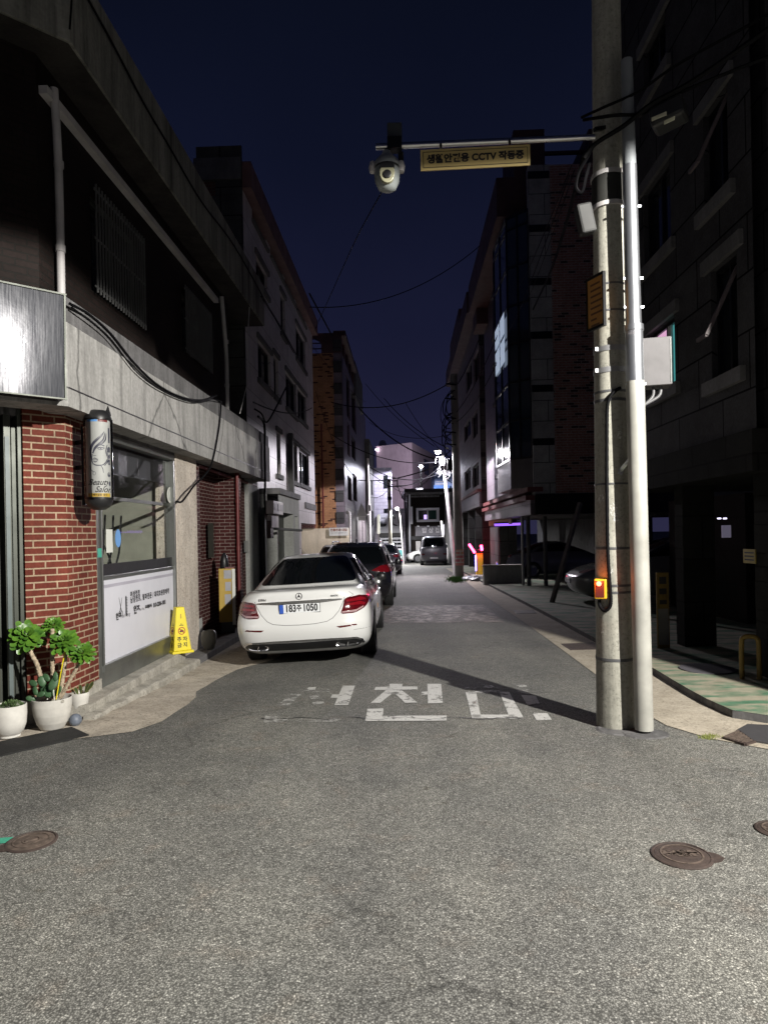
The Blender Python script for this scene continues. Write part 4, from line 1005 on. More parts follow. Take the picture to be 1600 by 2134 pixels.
# yellow sandwich board, jar and bag in the recess
bx = thing('parking_board', 'tall narrow yellow board with pale notices leaning by the dark brick recess', 'sign board', (0, 0, 0))
ua, za = FL.hit(459, 1180, .02); ub, _ = FL.hit(482, 1180, .02)
cb = FL.P((ua + ub) / 2, .02, 0); FB = Frame((cb.x, cb.y), Vector((.95, .31)), Vector((.31, -.95)))
mb = MB(); mb.box(FB, -.13, .15, -.03, .03, .10, 1.06); obj('board', mb, mt['yelpaint'], bx, bevel=.006)
mb = MB()
for z0, z1, a, b_ in ((.88, 1.03, -.04, .09), (.66, .82, -.02, .08), (.42, .60, -.03, .08)): mb.box(FB, a, b_, .03, .034, z0, z1)
obj('notices', mb, M('faded_notice', (.30, .30, .33), .6), bx)
mb = MB(); mb.box(FB, .10, .155, .034, .05, .05, 1.05); obj('white_edge', mb, mt['paper'], bx)
mb = MB(); mb.box(FB, -.10, .14, -.03, .03, -.10, .10); obj('foot', mb, mt['black'], bx)
mb = MB(); mb.box(FB, -.02, .14, -.035, .035, 1.06, 1.085); obj('red_top', mb, mt['redpipe'], bx)
q = FL.P(FL.hit(462, 1170, -.1)[0], -.05, 1.17); mb = MB(); random.seed(2)
mb.lathe(q, [(.0, -.2), (.06, -.19), (.10, -.08), (.085, .05), (.05, .14), (.02, .17), (.0, .17)], 14, sx=.8)
solo('hanging_bag', mb, mt['bag'], 'black bag hung on the red pipe above the yellow board', 'bag', smooth=60)
q = FL.P(4.0, .18, -.10)
mb = MB(); mb.lathe(q, [(.07, 0), (.11, .08), (.12, .18), (.11, .26), (.085, .29), (.075, .28), (0, .25)], 24)
solo('jar', mb, M('grey_jar', (.14, .14, .13), .5), 'round grey jar in the shadow beside the white car', 'jar', smooth=60)

# ================================================================== ANNEX AND LEFT BUILDINGS
FA = Frame(FL.P(uE + .35, .36, 0), SU, EU)
annex = thing('annex', 'low grey rendered porch with a dark doorway beside the salon', 'porch', tuple(FA.P(0, 0, -.3)))
ax1 = FA.hit(624, 1100)[0]
zA = FA.hit(565, 1012)[1]
do = opn(FA, 577, 1066, 611, 1170); do = (do[0], do[1], -1, do[3]); sl = opn(FA, 615, 1075, 621, 1103)
mb = MB().wall(FA, 0, ax1, -.5, zA, [do, sl], rev=.25); mb.box(FA, 0, ax1, -2.4, -.26, -.5, zA, skip='f'); obj('wall', mb, mt['annex'], annex, fix=False)
mb = MB(); mb.box(FA, -.02, ax1 + .03, -2.4, .05, zA - .13, zA + .002); obj('coping', mb, mt['ledge'], annex)
mb = MB(); mb.box(FA, do[0] - .1, do[1] + .1, -.30, -.262, -.5, do[3] + .1); obj('door', mb, M('dark_door', (.06, .065, .058), .6), annex)
mt_ = thing('meter_box', 'pale electric meter box with three glazed slots above the grey porch door', 'meter box', tuple(FA.P(.5, .1, 1.7)))
o = opn(FA, 554, 1043, 575, 1071); mb = MB(); mb.box(FA, o[0], o[1], .0, .16, o[2], o[3]); obj('case', mb, mt['pvc'], mt_, bevel=.01)
mb = MB(); w_ = (o[1] - o[0]) / 3
for i in range(3): mb.box(FA, o[0] + i * w_ + w_ * .22, o[0] + (i + 1) * w_ - w_ * .1, .16, .165, o[2] + .08, o[3] - .06)
obj('slots', mb, M('slot_grey', (.22, .22, .24), .4), mt_)
mb = MB(); mb.box(FA, o[0] + .1, o[1] - .25, .0, .10, o[2] - .28, o[2] - .02); obj('junction', mb, mt['pvc'], mt_)
mb = MB(); mb.tube([FA.P(do[0] - .6, .06, FA.hit(565, 1102)[1]), FA.P(do[0] + .35, .5, FA.hit(590, 1108)[1] + .02)], .03, 8); solo('wall_bar', mb, mt['conduit'], 'grey horizontal pipe sticking out beside the porch doorway', 'pipe', smooth=60)
stickF = FA
mb = MB(); o = opn(FA, 556, 1085, 562, 1122); mb.box(FA, o[0], o[1], 0, .08, o[2], o[3]); solo('post_box', mb, M('brown_box', (.07, .05, .05), .6), 'small brown box on the porch wall under the meter', 'box', bevel=.006)

def window(parent, F, o, n, frame=None, mull=1, lit=None, fw=.05, name='window', rails=0):
    uA, uB, zA_, zB = o; f_ = MB()
    f_.box(F, uA, uA + fw, n - .04, n + .03, zA_, zB); f_.box(F, uB - fw, uB, n - .04, n + .03, zA_, zB)
    f_.box(F, uA + fw, uB - fw, n - .04, n + .028, zA_, zA_ + fw); f_.box(F, uA + fw, uB - fw, n - .04, n + .028, zB - fw, zB)
    for i in range(mull): c = uA + (uB - uA) * (i + 1) / (mull + 1); f_.box(F, c - fw * .4, c + fw * .4, n - .04, n + .02, zA_ + fw, zB - fw)
    for i in range(rails): c = zA_ + (zB - zA_) * (i + 1) / (rails + 1); f_.box(F, uA + fw, uB - fw, n - .04, n + .015, c - fw * .4, c + fw * .4)
    w_ = obj(name, f_, frame or mt['blackmetal'], parent)
    g_ = MB(); g_.box(F, uA + .01, uB - .01, n - .03, n - .015, zA_ + .01, zB - .01); obj('pane', g_, lit or mt['darkglass'], w_)
    return w_
def surround(parent, F, o, t=.14, n0=0.0, n1=.05, mat=None, head=None):
    uA, uB, zA_, zB = o; h = head or t
    mb = MB(); mb.box(F, uA - t, uB + t, n0, n1, zB, zB + h); obj('lintel', mb, mat or mt['trim'], parent)
    mb = MB(); mb.box(F, uA - t, uB + t, n0, n1 + .012, zA_ - t, zA_); obj('window_sill', mb, mat or mt['trim'], parent)

# four-storey pale block
b2 = thing('apartment_building', 'pale four-storey block with a reddish cornice beyond the salon roof', 'building', (-2.5, 14.4, -.2))
FB2 = Frame((-2.86, 14.4), SU, EU)
e2 = FB2.hit(654, 900)[0]; zt2 = 9.55
op2 = [opn(FB2, 525, 421, 554, 456), opn(FB2, 563, 498, 588, 532), opn(FB2, 593, 558, 613, 592), opn(FB2, 617, 607, 635, 642),
       opn(FB2, 533, 530, 556, 576), opn(FB2, 584, 607, 593, 690), opn(FB2, 616, 674, 635, 742),
       opn(FB2, 537, 705, 563, 786), opn(FB2, 570, 737, 579, 821), opn(FB2, 595, 772, 616, 846), opn(FB2, 620, 804, 637, 867),
       opn(FB2, 576, 898, 584, 987), opn(FB2, 600, 914, 619, 997), opn(FB2, 623, 933, 643, 1006)]
op2 = [o for o in op2 if o[1] - o[0] > .15 and o[3] - o[2] > .2 and o[0] > -.5]
op2 = [(max(o[0], .1), o[1], o[2], o[3]) for o in op2]
uA2, zA2 = FB2.hit(627, 1050)[0], FB2.hit(641, 1091)[1]
mb = MB().wall(FB2, 0, uA2, -.6, zA2, [], rev=.16).wall(FB2, 0, e2, zA2, zt2, op2, rev=.16); obj('facade', mb, mt['white'], b2, fix=False)
mb = MB(); mb.box(FB2, .01, uA2 - .01, -8, -.17, -.6, zt2 - .02); mb.box(FB2, uA2, e2 - .01, -8, -.17, zA2, zt2 - .02); obj('body', mb, mt['gableb'], b2)
FB2c = FB2.cross(0)
mb = MB()
for i in range(14):
    z0 = 2.6 + i * .52; w_ = .95 if i % 2 else .55
    mb = MB(); mb.box(FB2c, -.012, w_, .0, .06, z0, z0 + .51); obj('quoin', mb, mt['darkstone'], b2)
mb = MB(); mb.box(FB2, -.02, e2 + .1, -.4, .20, zt2 - .55, zt2); obj('cornice', mb, M('dull_cornice', (.16, .085, .08), .65), b2)
mb = MB(); mb.box(FB2c, .0, 1.0, -.6, .10, zt2 - .40, zt2 + .06); obj('roof_parapet', mb, mt['trim'], b2)
mb = MB(); zz = FB2.hit(640, 1060)[1]; mb.box(FB2, e2 - 2.6, e2, .0, .04, zz, zz + .2); obj('string_course', mb, mt['trim'], b2)
for k, o in enumerate(op2):
    window(b2, FB2, o, -.10, mull=1 if o[1] - o[0] > .7 else 0); surround(b2, FB2, o, .07 if k < 4 else .12)
mb = MB(); uu = FB2.hit(608, 1000, .08)[0]; mb.box(FB2, uu - .12, uu + .12, .02, .14, FB2.hit(608, 1028, .08)[1], FB2.hit(608, 905, .08)[1]); obj('chimney_duct', mb, mt['trim'], b2)

# orange brick block and the low wall with a notice
b3 = thing('brick_building', 'orange brick block with checkered corner stones and an arched roof terrace', 'building', (-2, 31, -.4))
X3 = at(715, 900, 33.5).x; FB3 = Frame((X3, 33.5), SU, EU); FB3c = FB3.cross(0)
zt3 = at(715, 735, 33.5).z; e3 = 19.5
mb = MB(); mb.box(FB3c, .42, 7, -.4, 0, -1, zt3); obj('brick_wall', mb, mt['orange'], b3)
mb = MB(); mb.box(FB3c, 0, .42, -.4, -.001, -1, zt3)
obj('corner_pier', mb, mt['pale'], b3)
mb = MB()
for i in range(9): z0 = at(715, 1090, 33.5).z + i * 1.06; mb = MB(); mb.box(FB3c, .02, .42, -.002, .05, z0, z0 + .55); obj('quoin', mb, mt['darkstone'], b3)
op3 = [opn(FB3, *q) for q in ((721, 775, 728, 862), (731, 802, 740, 885), (723, 876, 728, 945), (732, 905, 740, 950), (724, 990, 732, 1040), (735, 985, 743, 1040))]
mb = MB().wall(FB3, 0, e3, -1, zt3, op3, rev=.2); mb.box(FB3, .4, e3, -7, -.22, -1, zt3, skip='f'); obj('facade', mb, mt['stone2'], b3, fix=False)
for o in op3: window(b3, FB3, o, -.12, mull=0)
mb = MB(); za, zb_ = zt3, at(715, 693, 33.5).z
arch = [(1.0, za), (1.0, za + .45), (1.12, za + .66), (1.35, za + .78), (1.65, za + .80), (1.95, za + .78), (2.2, za + .66), (2.32, za + .45), (2.32, za)]
mb.prism(FB3c, [(.0, za), (1.0, za)] + arch[1:-1] + [(2.32, za), (4.5, za), (4.5, zb_), (0, zb_)], -.35, 0)
mb.box(FB3, 0, 8, -.4, .2, zb_ - .15, zb_ + .1)
for k in range(5): mb.box(FB3, 1.6 + k * 2.0, 2.1 + k * 2.0, -.3, .0, za, zb_ - .15)
for z in (za + .25, za + .52): mb.box(FB3c, 1.0, 2.32, -.2, -.15, z, z + .05)
obj('roof_terrace', mb, mt['rooft'], b3)
mb = MB(); mb.box(FB3, 8, 15, -3, .1, zt3 - .5, zt3 + 1.6); obj('roof_room', mb, mt['trim'], b3)
mb = MB()
for px in (654, 672): q = at(px, 1000, 33.4); mb.tube([(q.x, q.y, .6), (q.x, q.y, zt3 - (0 if px < 660 else 3.5))], .04, 6)
obj('wall_pipe', mb, mt['redpipe'], b3)
lw = thing('low_wall', 'low cream wall with a posted notice in front of the orange brick block', 'wall', (-3, 31.5, -.4))
zl = at(680, 1101, 31.5).z; xr = at(727, 1110, 31.5).x
FLW = Frame((xr, 31.5), (-1, 0), (0, -1)); mb = MB(); mb.box(FLW, 0, 8, -.2, 0, -1, zl); obj('wall', mb, mt['lowwall'], lw)
mb = MB(); mb.box(FLW, 1.6, 8, -.25, .04, zl + .0, zl + .26); obj('brick_capping', mb, mt['maroon'], lw)
nb = thing('notice_sign', 'white notice board with brown Korean heading on the low cream wall', 'sign', tuple(at(706, 1108, 31.45)))
a, c = at(686, 1101, 31.46), at(726, 1116, 31.46); FN_ = Frame((0, 31.46), (1, 0), (0, -1))
mb = MB(); mb.box(FN_, a.x, c.x, 0, .02, c.z, a.z + .02); obj('panel', mb, mt['paper'], nb)
mb = MB(); mb.text("전통한과·대입", .135, lambda x, y: FN_.P((a.x + c.x) / 2 + x, .023, a.z - .09 + y), bold=.004); obj('heading', mb, M('brown_ink', (.20, .06, .03), .6, var=0), nb, fix=False)
mb = MB(); mb.text("0519-1239 010-4000-1122", .068, lambda x, y: FN_.P((a.x + c.x) / 2 + x, .023, a.z - .22 + y)); obj('phone_line', mb, mt['greyink'], nb, fix=False)

# darker blocks farther along the left side
b4 = thing('office_building', 'narrow dark block at the far end of the left row', 'building', (-1, 52, -.6))
FB4 = Frame((at(771, 1000, 51.5).x, 51.5), SU, EU); e4 = 7.5; zt4 = at(785, 930, 56).z
mb = MB(); mb.box(FB4, 0, e4, -6, 0, -1.5, zt4); obj('wall', mb, mt['trim'], b4)
for z in (2.2, 4.6): window(b4, FB4, (1.5, 3.2, z, z + 1.2), .01)
# ================================================================== RIGHT SIDE
# near right building (granite panels over open parking)
r1 = thing('granite_building', 'dark granite-clad apartment block over open ground-floor parking', 'building', (3.9, 7.2, 0))
uN = FR.hit(1572, 700)[0]; uX = FR.hit(1300, 700)[0]
u0, u1 = min(uN, uX), max(uN, uX)
zp = 2.22
opR = [opn(FR, 1352, 655, 1404, 800, side='r'), opn(FR, 1478, 520, 1533, 770, side='r'), opn(FR, 1338, 330, 1394, 505, side='r'), opn(FR, 1462, 175, 1513, 390, side='r'), opn(FR, 1338, 20, 1385, 130, side='r')]
ztR = 12.5
mb = MB().wall(FR, u0, u1, zp + .45, ztR, opR, rev=.16); obj('facade', mb, mt['stone'], r1, fix=False)
mb = MB(); mb.box(FR, u0 + .01, u1 - .01, -7, -.17, zp + .05, ztR); obj('body', mb, mt['stone'], r1)
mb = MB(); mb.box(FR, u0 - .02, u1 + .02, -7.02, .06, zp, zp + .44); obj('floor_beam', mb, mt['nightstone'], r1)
cyan = emit('cyan_lit_glass', (.10, .42, .42), .55)
for k, o in enumerate(opR):
    w_ = window(r1, FR, o, -.10, mull=1, lit=cyan if k == 0 else None)
    surround(r1, FR, o, .16)
    if k == 0:
        mb = MB(); um = (o[0] + o[1]) / 2; mb.box(FR, um + .06, o[1] - .06, -.11, -.09, (o[2] + o[3]) / 2 + .1, o[3] - .06); obj('pink_blind', mb, emit('pink_blind', (.75, .40, .62), .9), w_)
        mb = MB(); mb.box(FR, um - .16, um - .05, -.10, -.07, o[2] + .05, o[3] - .05); obj('sash', mb, M('white_sash', (.5, .5, .5), .5), w_)
    if k in (1, 3):
        mb = MB(); um = (o[0] + o[1]) / 2
        A1, B1 = FR.P(o[0] + .08, -.05, (o[2] + o[3]) / 2 + .5), FR.P(o[0] + .08, .30, (o[2] + o[3]) / 2 - .25); C1 = FR.P(um, .30, (o[2] + o[3]) / 2 - .25)
        mb.bar(A1, B1, .03, .04); mb.bar(B1, C1, .03, .04); obj('open_sash', mb, M('sash_grey', (.13, .105, .11), .5), w_)
chk = brick('checkered_column', (.20, .20, .19), (.06, .06, .06), (.02, .02, .02), .42, .32, .006, bump=.2)
cols = []
for (pa, pb) in ((1537, 1600), (1380, 1396)):
    ua, ub = sorted((FR.hit(pa, 1200)[0], FR.hit(pb, 1200)[0]))
    if pb == 1600: ua, ub = u0 - .02, FR.hit(pa, 1200)[0]
    mb = MB()
    for i in range(8):
        z0 = -.2 + i * .31; mb.box(FR, ua, ub, -.62, -.18 if i % 2 else -.184, z0, z0 + .308)
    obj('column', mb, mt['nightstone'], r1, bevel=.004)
mb = MB(); a, c = FR.hit(1394, 1150, -2.2)[0], FR.hit(1508, 1150, -2.2)[0]; mb.box(FR, min(a, c) - .8, max(a, c), -5.5, -2.2, -.2, zp); obj('stair_core', mb, brick('core_tile', (.022, .02, .02), (.017, .016, .015), (.01, .01, .01), .9, .6, .01), r1)
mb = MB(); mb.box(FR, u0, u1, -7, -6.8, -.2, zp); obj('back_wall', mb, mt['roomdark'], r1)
for px, py, w_ in ((1497, 1080.5, 7.5), (1509, 1080.5, 8)):
    q = at(px, py, 11.6); mb = MB(); FE = Frame((q.x, q.y), (1, 0), (0, -1)); mb.box(FE, -.028, .028, 0, .02, q.z - .010, q.z + .010); obj('exit_lamp', mb, emit('cool_lamp', (.80, .75, 1.0), 3.5), r1)
q = at(1504, 1107, 11.6); mb = MB(); mb.box(FE, -.06, .09, 0, .03, q.z - .11, q.z + .1); obj('meter_panel', mb, emit('dim_panel', (.35, .32, .45), .22), r1)
# things by that building
yp = thing('plaque', 'small yellow parking plaque on the granite corner column', 'sign', (0, 0, 0))
o = opn(FR, 1549, 1145, 1574, 1175, -.177, side='r'); mb = MB(); mb.box(FR, o[0], o[1], -.179, -.168, o[2], o[3]); obj('panel', mb, M('plaque_yellow', (.26, .20, .03), .5), yp)
mb = MB()
for z in (.25, .5, .75): zz = o[2] + (o[3] - o[2]) * z; mb.box(FR, o[0] + .03, o[1] - .03, -.168, -.1665, zz - .008, zz + .008)
obj('printed_lines', mb, mt['ink'], yp)
pb = thing('parking_board', 'upright yellow-and-white board standing in the dark beside the metal pole', 'sign board', (0, 0, 0))
q = at(1382, 1318, 9.4); FBd = Frame((q.x, q.y), (1, 0), (0, -1)); zq = gz(q.x, q.y) + KH
mb = MB(); mb.box(FBd, -.085, .085, -.03, .0, zq, at(1382, 1193, 9.4).z); obj('board', mb, mt['dimyellow'], pb, bevel=.004)
mb = MB(); zt_ = at(1382, 1193, 9.4).z
for k, (a_, b_) in enumerate(((.06, .16), (.22, .30), (.38, .44))): mb.box(FBd, -.05, .05, .0, .003, zt_ - b_, zt_ - a_)
obj('printed_blocks', mb, mt['ink'], pb)
mb = MB(); mb.box(FBd, -.07, .07, .0, .003, zq + .05, zt_ - .5); obj('white_panel', mb, M('shaded_panel', (.16, .155, .14), .6), pb)  # white panel painted darker like its board, for the unlit corner
ub = ghit(1563, 1408, KH); mb = MB(); X1, X2 = at(1545, 1400, 7.3), at(1581, 1400, 7.25)
zb0 = gz(0, 7.25) + KH; zU = at(1560, 1326, 7.27).z
mb.tube(smoothpath([(X1.x, X1.y, zb0), (X1.x, X1.y, zU - .1), (X1.x + .02, X1.y, zU - .02), ((X1.x + X2.x) / 2, 7.27, zU), (X2.x - .02, X2.y, zU - .02), (X2.x, X2.y, zU - .1), (X2.x, X2.y, zb0)], 5), .026, 12)
solo('hoop_barrier', mb, mt['dimyellow'], 'yellow U-shaped steel hoop guarding the granite column', 'hoop barrier', smooth=60)
# the neighbour out of view that keeps this corner in the shade
mb = MB(); F0 = Frame((4.21, 4.5), SU, -EU); mb.box(F0, 0, 1.9, -5, 0, -.3, 9); solo('corner_house', mb, mt['stone'], 'plain house just beyond the right edge, before the granite block', 'building')

# brick building with a glazed bay
r2 = thing('bay_building', 'brick and stone apartment block with a tall glazed corner bay', 'building', (4.3, 19.8, -.3))
FR2 = Frame((at(1110, 900, 19.8).x, 19.8), SU, -EU); FR2c = Frame(FR2.o, EU, -SU)
ub0, ub1, ue = .0, FR2.hit(1066, 900)[0], FR2.hit(1012, 900)[0]
zt5, zp5 = at(1112, 345, 19.8).z, at(1112, 1072, 19.8).z
zq5 = zp5 + .05
opB = [opn(FR2, 1033, 908, 1053, 980, side='r'), opn(FR2, 1024, 568, 1046, 661, side='r'), opn(FR2, 1028, 735, 1046, 818, side='r')]
mb = MB().wall(FR2, ub1, ue, zp5 + .9, zt5, opB, rev=.2); obj('facade', mb, mt['stone2'], r2, fix=False)
for o in opB: window(r2, FR2, o, -.12, mull=1); surround(r2, FR2, o, .14)
mb = MB(); mb.box(FR2, .0, ue, -9, -.21, zp5, zt5); obj('body', mb, mt['trim'], r2)
mb = MB(); mb.box(FR2c, .62, 9, -.3, .0, zp5 + .6, zt5); obj('brick_wall', mb, mt['rbrick'], r2)
mb = MB(); mb.box(FR2c, .0, .62, -.3, .03, zp5 + .6, zt5); obj('corner_pier', mb, mt['pierstone'], r2)
mb = MB()
for z in range(6): zz = zp5 + 2.0 + z * 1.55; mb = MB(); mb.box(FR2c, -.02, .60, .03, .06, zz, zz + .2); obj('pier_band', mb, mt['blackmetal'], r2)
mb = MB(); mb.box(FR2c, .0, 4.2, -.6, .12, zp5, zp5 + .58); obj('soffit_beam', mb, mt['blackmetal'], r2)
mb = MB(); mb.box(FR2, -.02, ue, -.3, .12, zp5, zp5 + .42); obj('base_panel', mb, mt['stone2'], r2)
mb = MB(); mb.box(FR2, -.05, ue + .02, -.25, .26, zp5 + .42, zp5 + .56); mb.box(FR2, -.05, ue + .02, -.25, .20, zp5 + .66, zp5 + .80); obj('red_ledge', mb, mt['redtrim'], r2)
# the bay: three facets of glass
zb0_, zb1_ = at(1088, 960, 21).z, at(1085, 470, 21).z
bayp = [(.15, 0), (.75, .55), (ub1 - .75, .62), (ub1, 0)]
m_bay = M('bay_glass', (.02, .03, .045), .08, var=0, spec=.8)
gl, fm, st = MB(), MB(), MB()
for (a, c) in zip(bayp, bayp[1:]):
    pa, pc = FR2.P(*a, 0), FR2.P(*c, 0)
    gl.face([(pa.x, pa.y, zb0_), (pc.x, pc.y, zb0_), (pc.x, pc.y, zb1_), (pa.x, pa.y, zb1_)])
    st.face([(pa.x, pa.y, zp5 + .8), (pc.x, pc.y, zp5 + .8), (pc.x, pc.y, zb0_), (pa.x, pa.y, zb0_)])
    for z in frange(zb0_, zb1_, 1.15): fm.bar((pa.x, pa.y, z), (pc.x, pc.y, z), .06)
    for t in (0, .5, 1): q = pa.lerp(pc, t); fm.bar((q.x, q.y, zb0_), (q.x, q.y, zb1_), .06)
tp = [FR2.P(*a, 0) for a in bayp]; cpm = MB().face([(p.x, p.y, zb1_) for p in tp]); obj('bay_cap', cpm, mt['blackmetal'], r2); st.face([(p.x, p.y, zp5 + .8) for p in tp])
bw = obj('bay_window', fm, mt['blackmetal'], r2); obj('pane', gl, m_bay, bw, fix=False)
obj('bay_base', st, M('polished_stone', (.13, .12, .12), .14, var=.1), r2)
litp = MB(); a, c = bayp[1], bayp[2]
for (t0, t1, z0, z1) in ((.05, .45, 0, .75), (.52, .95, 0, .75), (.05, .45, .85, 1.5), (.52, .95, .85, 1.5)):
    zz = at(1082, 760, 21.2).z
    pa, pc = FR2.P(a[0] + (c[0] - a[0]) * t0, .64, 0), FR2.P(a[0] + (c[0] - a[0]) * t1, .64, 0)
    litp.face([(pa.x, pa.y, zz + z0), (pc.x, pc.y, zz + z0), (pc.x, pc.y, zz + z1), (pa.x, pa.y, zz + z1)])
obj('lit_pane', litp, emit('lit_window', (.58, .70, .90), .5), bw, fix=False)
mb = MB(); mb.box(FR2, 1.2, ue - .8, -.5, .75, zt5 - .9, zt5 + .3); mb.box(FR2, ue - 1.6, ue, -.5, .5, zt5 - 1.6, zt5 - .9); obj('roof_eave', mb, mt['rooft'], r2)
mb = MB(); mb.box(FR2c, -.2, .75, -3.5, -1.2, zt5, zt5 + 1.75); mb.box(FR2c, 2.1, 3.6, -4, -1.2, zt5, zt5 + 1.7); mb.box(FR2c, .7, 2.2, -2, -1.9, zt5 + 1.35, zt5 + 1.45); mb.box(FR2c, .7, 2.2, -2, -1.9, zt5 + .5, zt5 + .6); obj('roof_tower', mb, mt['rooft'], r2)
mb = MB()
for (px, py) in ((1137, 1207), (1102, 1205)):
    q = at(px, py, 22.5); mb.tube([(q.x, q.y, gz(q.x, q.y)), (q.x, q.y, zp5 + .3)], .07, 10); obj('column', mb, mt['trim'], r2, 40); mb = MB()
mb = MB(); mb.box(FR2, ue - 3.2, ue, -.8, -.1, -.6, zp5); obj('wall_pier', mb, mt['darkstone'], r2); mb = MB(); mb.box(FR2, ue - 3.5, ue + .05, -6.2, -6, -.6, zp5); obj('back_wall', mb, mt['roomdark'], r2)
mb = MB(); mb.box(FR2, 4.8, ue, -.1, -.05, zp5 - .22, zp5 - .02); obj('timber_soffit', mb, M('timber', (.30, .19, .08), .6), r2)
mb = MB(); q0, q1 = ghit(1150, 1262), at(1208, 1048, 17.2); mb.bar((q0.x, q0.y, gz(0, q0.y) + KH), q1, .09)
solo('timber_prop', mb, M('prop_grey', (.16, .14, .13), .7), 'grey slanted prop leaning against the brick building', 'prop')
mb = MB(); q = at(1090, 1212, 22.8); mb.tube([(q.x, q.y, gz(q.x, q.y)), (q.x, q.y, zp5)], .05, 8); solo('steel_post', mb, mt['alu'], 'thin steel post at the corner of the concrete planter', 'post', smooth=60)
pz = thing('planter', 'long grey concrete planter wall in front of the parked blue car', 'planter', (0, 0, 0))
FP = Frame((at(1008, 1205, 24.4).x, 24.4), (1, -.03), (-.03, -1)); zg = gz(4, 24.4)
wP = at(1089, 1205, 24.4).x - at(1008, 1205, 24.4).x
mb = MB(); mb.box(FP, 0, wP, -.35, 0, zg - .1, at(1050, 1180, 24.4).z); obj('wall', mb, mt['annex'], pz, bevel=.02)
mb = MB(); mb.box(FP, -.02, wP + .02, -.4, .03, at(1050, 1180, 24.4).z + .002, at(1050, 1180, 24.4).z + .05); obj('coping', mb, mt['step'], pz)

# third right-hand block
r3 = thing('apartment_building', 'dim stone block with striped corner pier beyond the glazed bay', 'building', (4.7, 33, -.4))
FR3 = Frame((at(1000, 900, 32.8).x, 32.8), SU, -EU); FR3c = Frame(FR3.o, EU, -SU)
zt6, e6 = at(1000, 632, 32.8).z, 16.5; zp6 = at(1000, 1055, 32.8).z
opC = [opn(FR3, 966, 865, 980, 905, side='r'), opn(FR3, 982, 850, 994, 905, side='r'), opn(FR3, 968, 973, 980, 1016, side='r'), opn(FR3, 984, 962, 997, 1010, side='r'), opn(FR3, 970, 745, 982, 800, side='r'), opn(FR3, 985, 720, 997, 785, side='r')]
mb = MB().wall(FR3, 0, e6, zp6 + .7, zt6, opC, rev=.2); obj('facade', mb, mt['pale'], r3, fix=False)
for o in opC: window(r3, FR3, o, -.12, mull=1)
mb = MB(); mb.box(FR3, .0, e6, -8, -.21, zp6, zt6); obj('body', mb, mt['trim'], r3)
mb = MB(); mb.box(FR3c, .02, .45, -.2, .04, -1, zt6); obj('corner_pier', mb, mt['darkstone'], r3)
mb = MB()
for i in range(8): z = 2.6 + i * 1.3; mb = MB(); mb.box(FR3c, 0, .47, .04, .07, z, z + .22); obj('pier_band', mb, mt['blackmetal'], r3)
mb = MB(); mb.box(FR3, .01, e6, -.3, .10, zp6, zp6 + .7); obj('base_panel', mb, mt['stone2'], r3)
mb = MB(); mb.box(FR3, .01, e6, -.3, .20, zp6 + .7, zp6 + .85); obj('red_ledge', mb, mt['redtrim'], r3)
mb = MB(); mb.box(FR3, -.2, e6, -2, .55, zt6 - .5, zt6 + .5); mb.box(FR3, 5, e6 - 4, -4, .5, zt6 + .5, zt6 + 1.4); obj('roof_eave', mb, mt['rooft'], r3)
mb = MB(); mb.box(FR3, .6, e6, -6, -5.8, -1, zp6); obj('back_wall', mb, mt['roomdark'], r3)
mb = MB()
for i in range(4): mb = MB(); mb.box(FR3, 3.4 + i * 4, 3.9 + i * 4, -.5, -.05, -1, zp6); obj('column', mb, mt['darkstone'], r3)
# barrier with red light bars and a yellow cabinet
gb = thing('barrier_gate', 'yellow parking barrier cabinet with glowing red light bars and a blue strip', 'barrier', (0, 0, 0))
qg = at(1000, 1200, 30.6); zg = gz(qg.x, qg.y); FG = Frame((qg.x, qg.y), (1, 0), (0, -1))
wG = 13 / FPX * 30.6
mb = MB(); mb.box(FG, -wG * .55, wG * .55, -.3, 0, zg, zg + 1.05); obj('cabinet', mb, M('gate_yellow', (.70, .48, .03), .5), gb, bevel=.02)
mb = MB(); mb.box(FG, -wG * .58, wG * .58, -.32, .01, zg + 1.05, zg + 1.2); obj('cap', mb, mt['blackmetal'], gb)
redE = emit('red_led', (1.0, .03, .12), 26); blueE = emit('blue_led', (.12, .10, 1.0), 12)
mb = MB(); a, c = at(989, 1152, 30.3), at(977, 1134, 30.3); mb.tube([a, c], .05, 8); obj('light_bar', mb, redE, gb); mb = MB(); a, c = at(1004, 1147, 30.3), at(1002, 1136, 30.3); mb.tube([a, c], .055, 8); obj('light_bar', mb, redE, gb)
mb = MB(); mb.box(FG, -wG * .58 - .05, -wG * .58, -.02, .03, zg + .25, zg + .95); obj('blue_strip', mb, blueE, gb)
q = at(1003, 1135, 31.3); point('red_bar_glow', tuple(q), (1, .05, .10), 16, .15)
ls = thing('led_strip', 'violet light strip under the ceiling of the bay building car park', 'light strip', (0, 0, 0))
a, c = at(1030, 1094, 25.4), at(1084, 1092, 25.0); mb = MB(); mb.bar(a, c, .05, .09); obj('diffuser', mb, emit('violet_led', (.22, .09, .62), 2.2), ls)
mb = MB(); mb.bar(a + Vector((0, .06, .03)), c + Vector((0, .06, .03)), .05, .14); obj('housing', mb, mt['blackmetal'], ls)
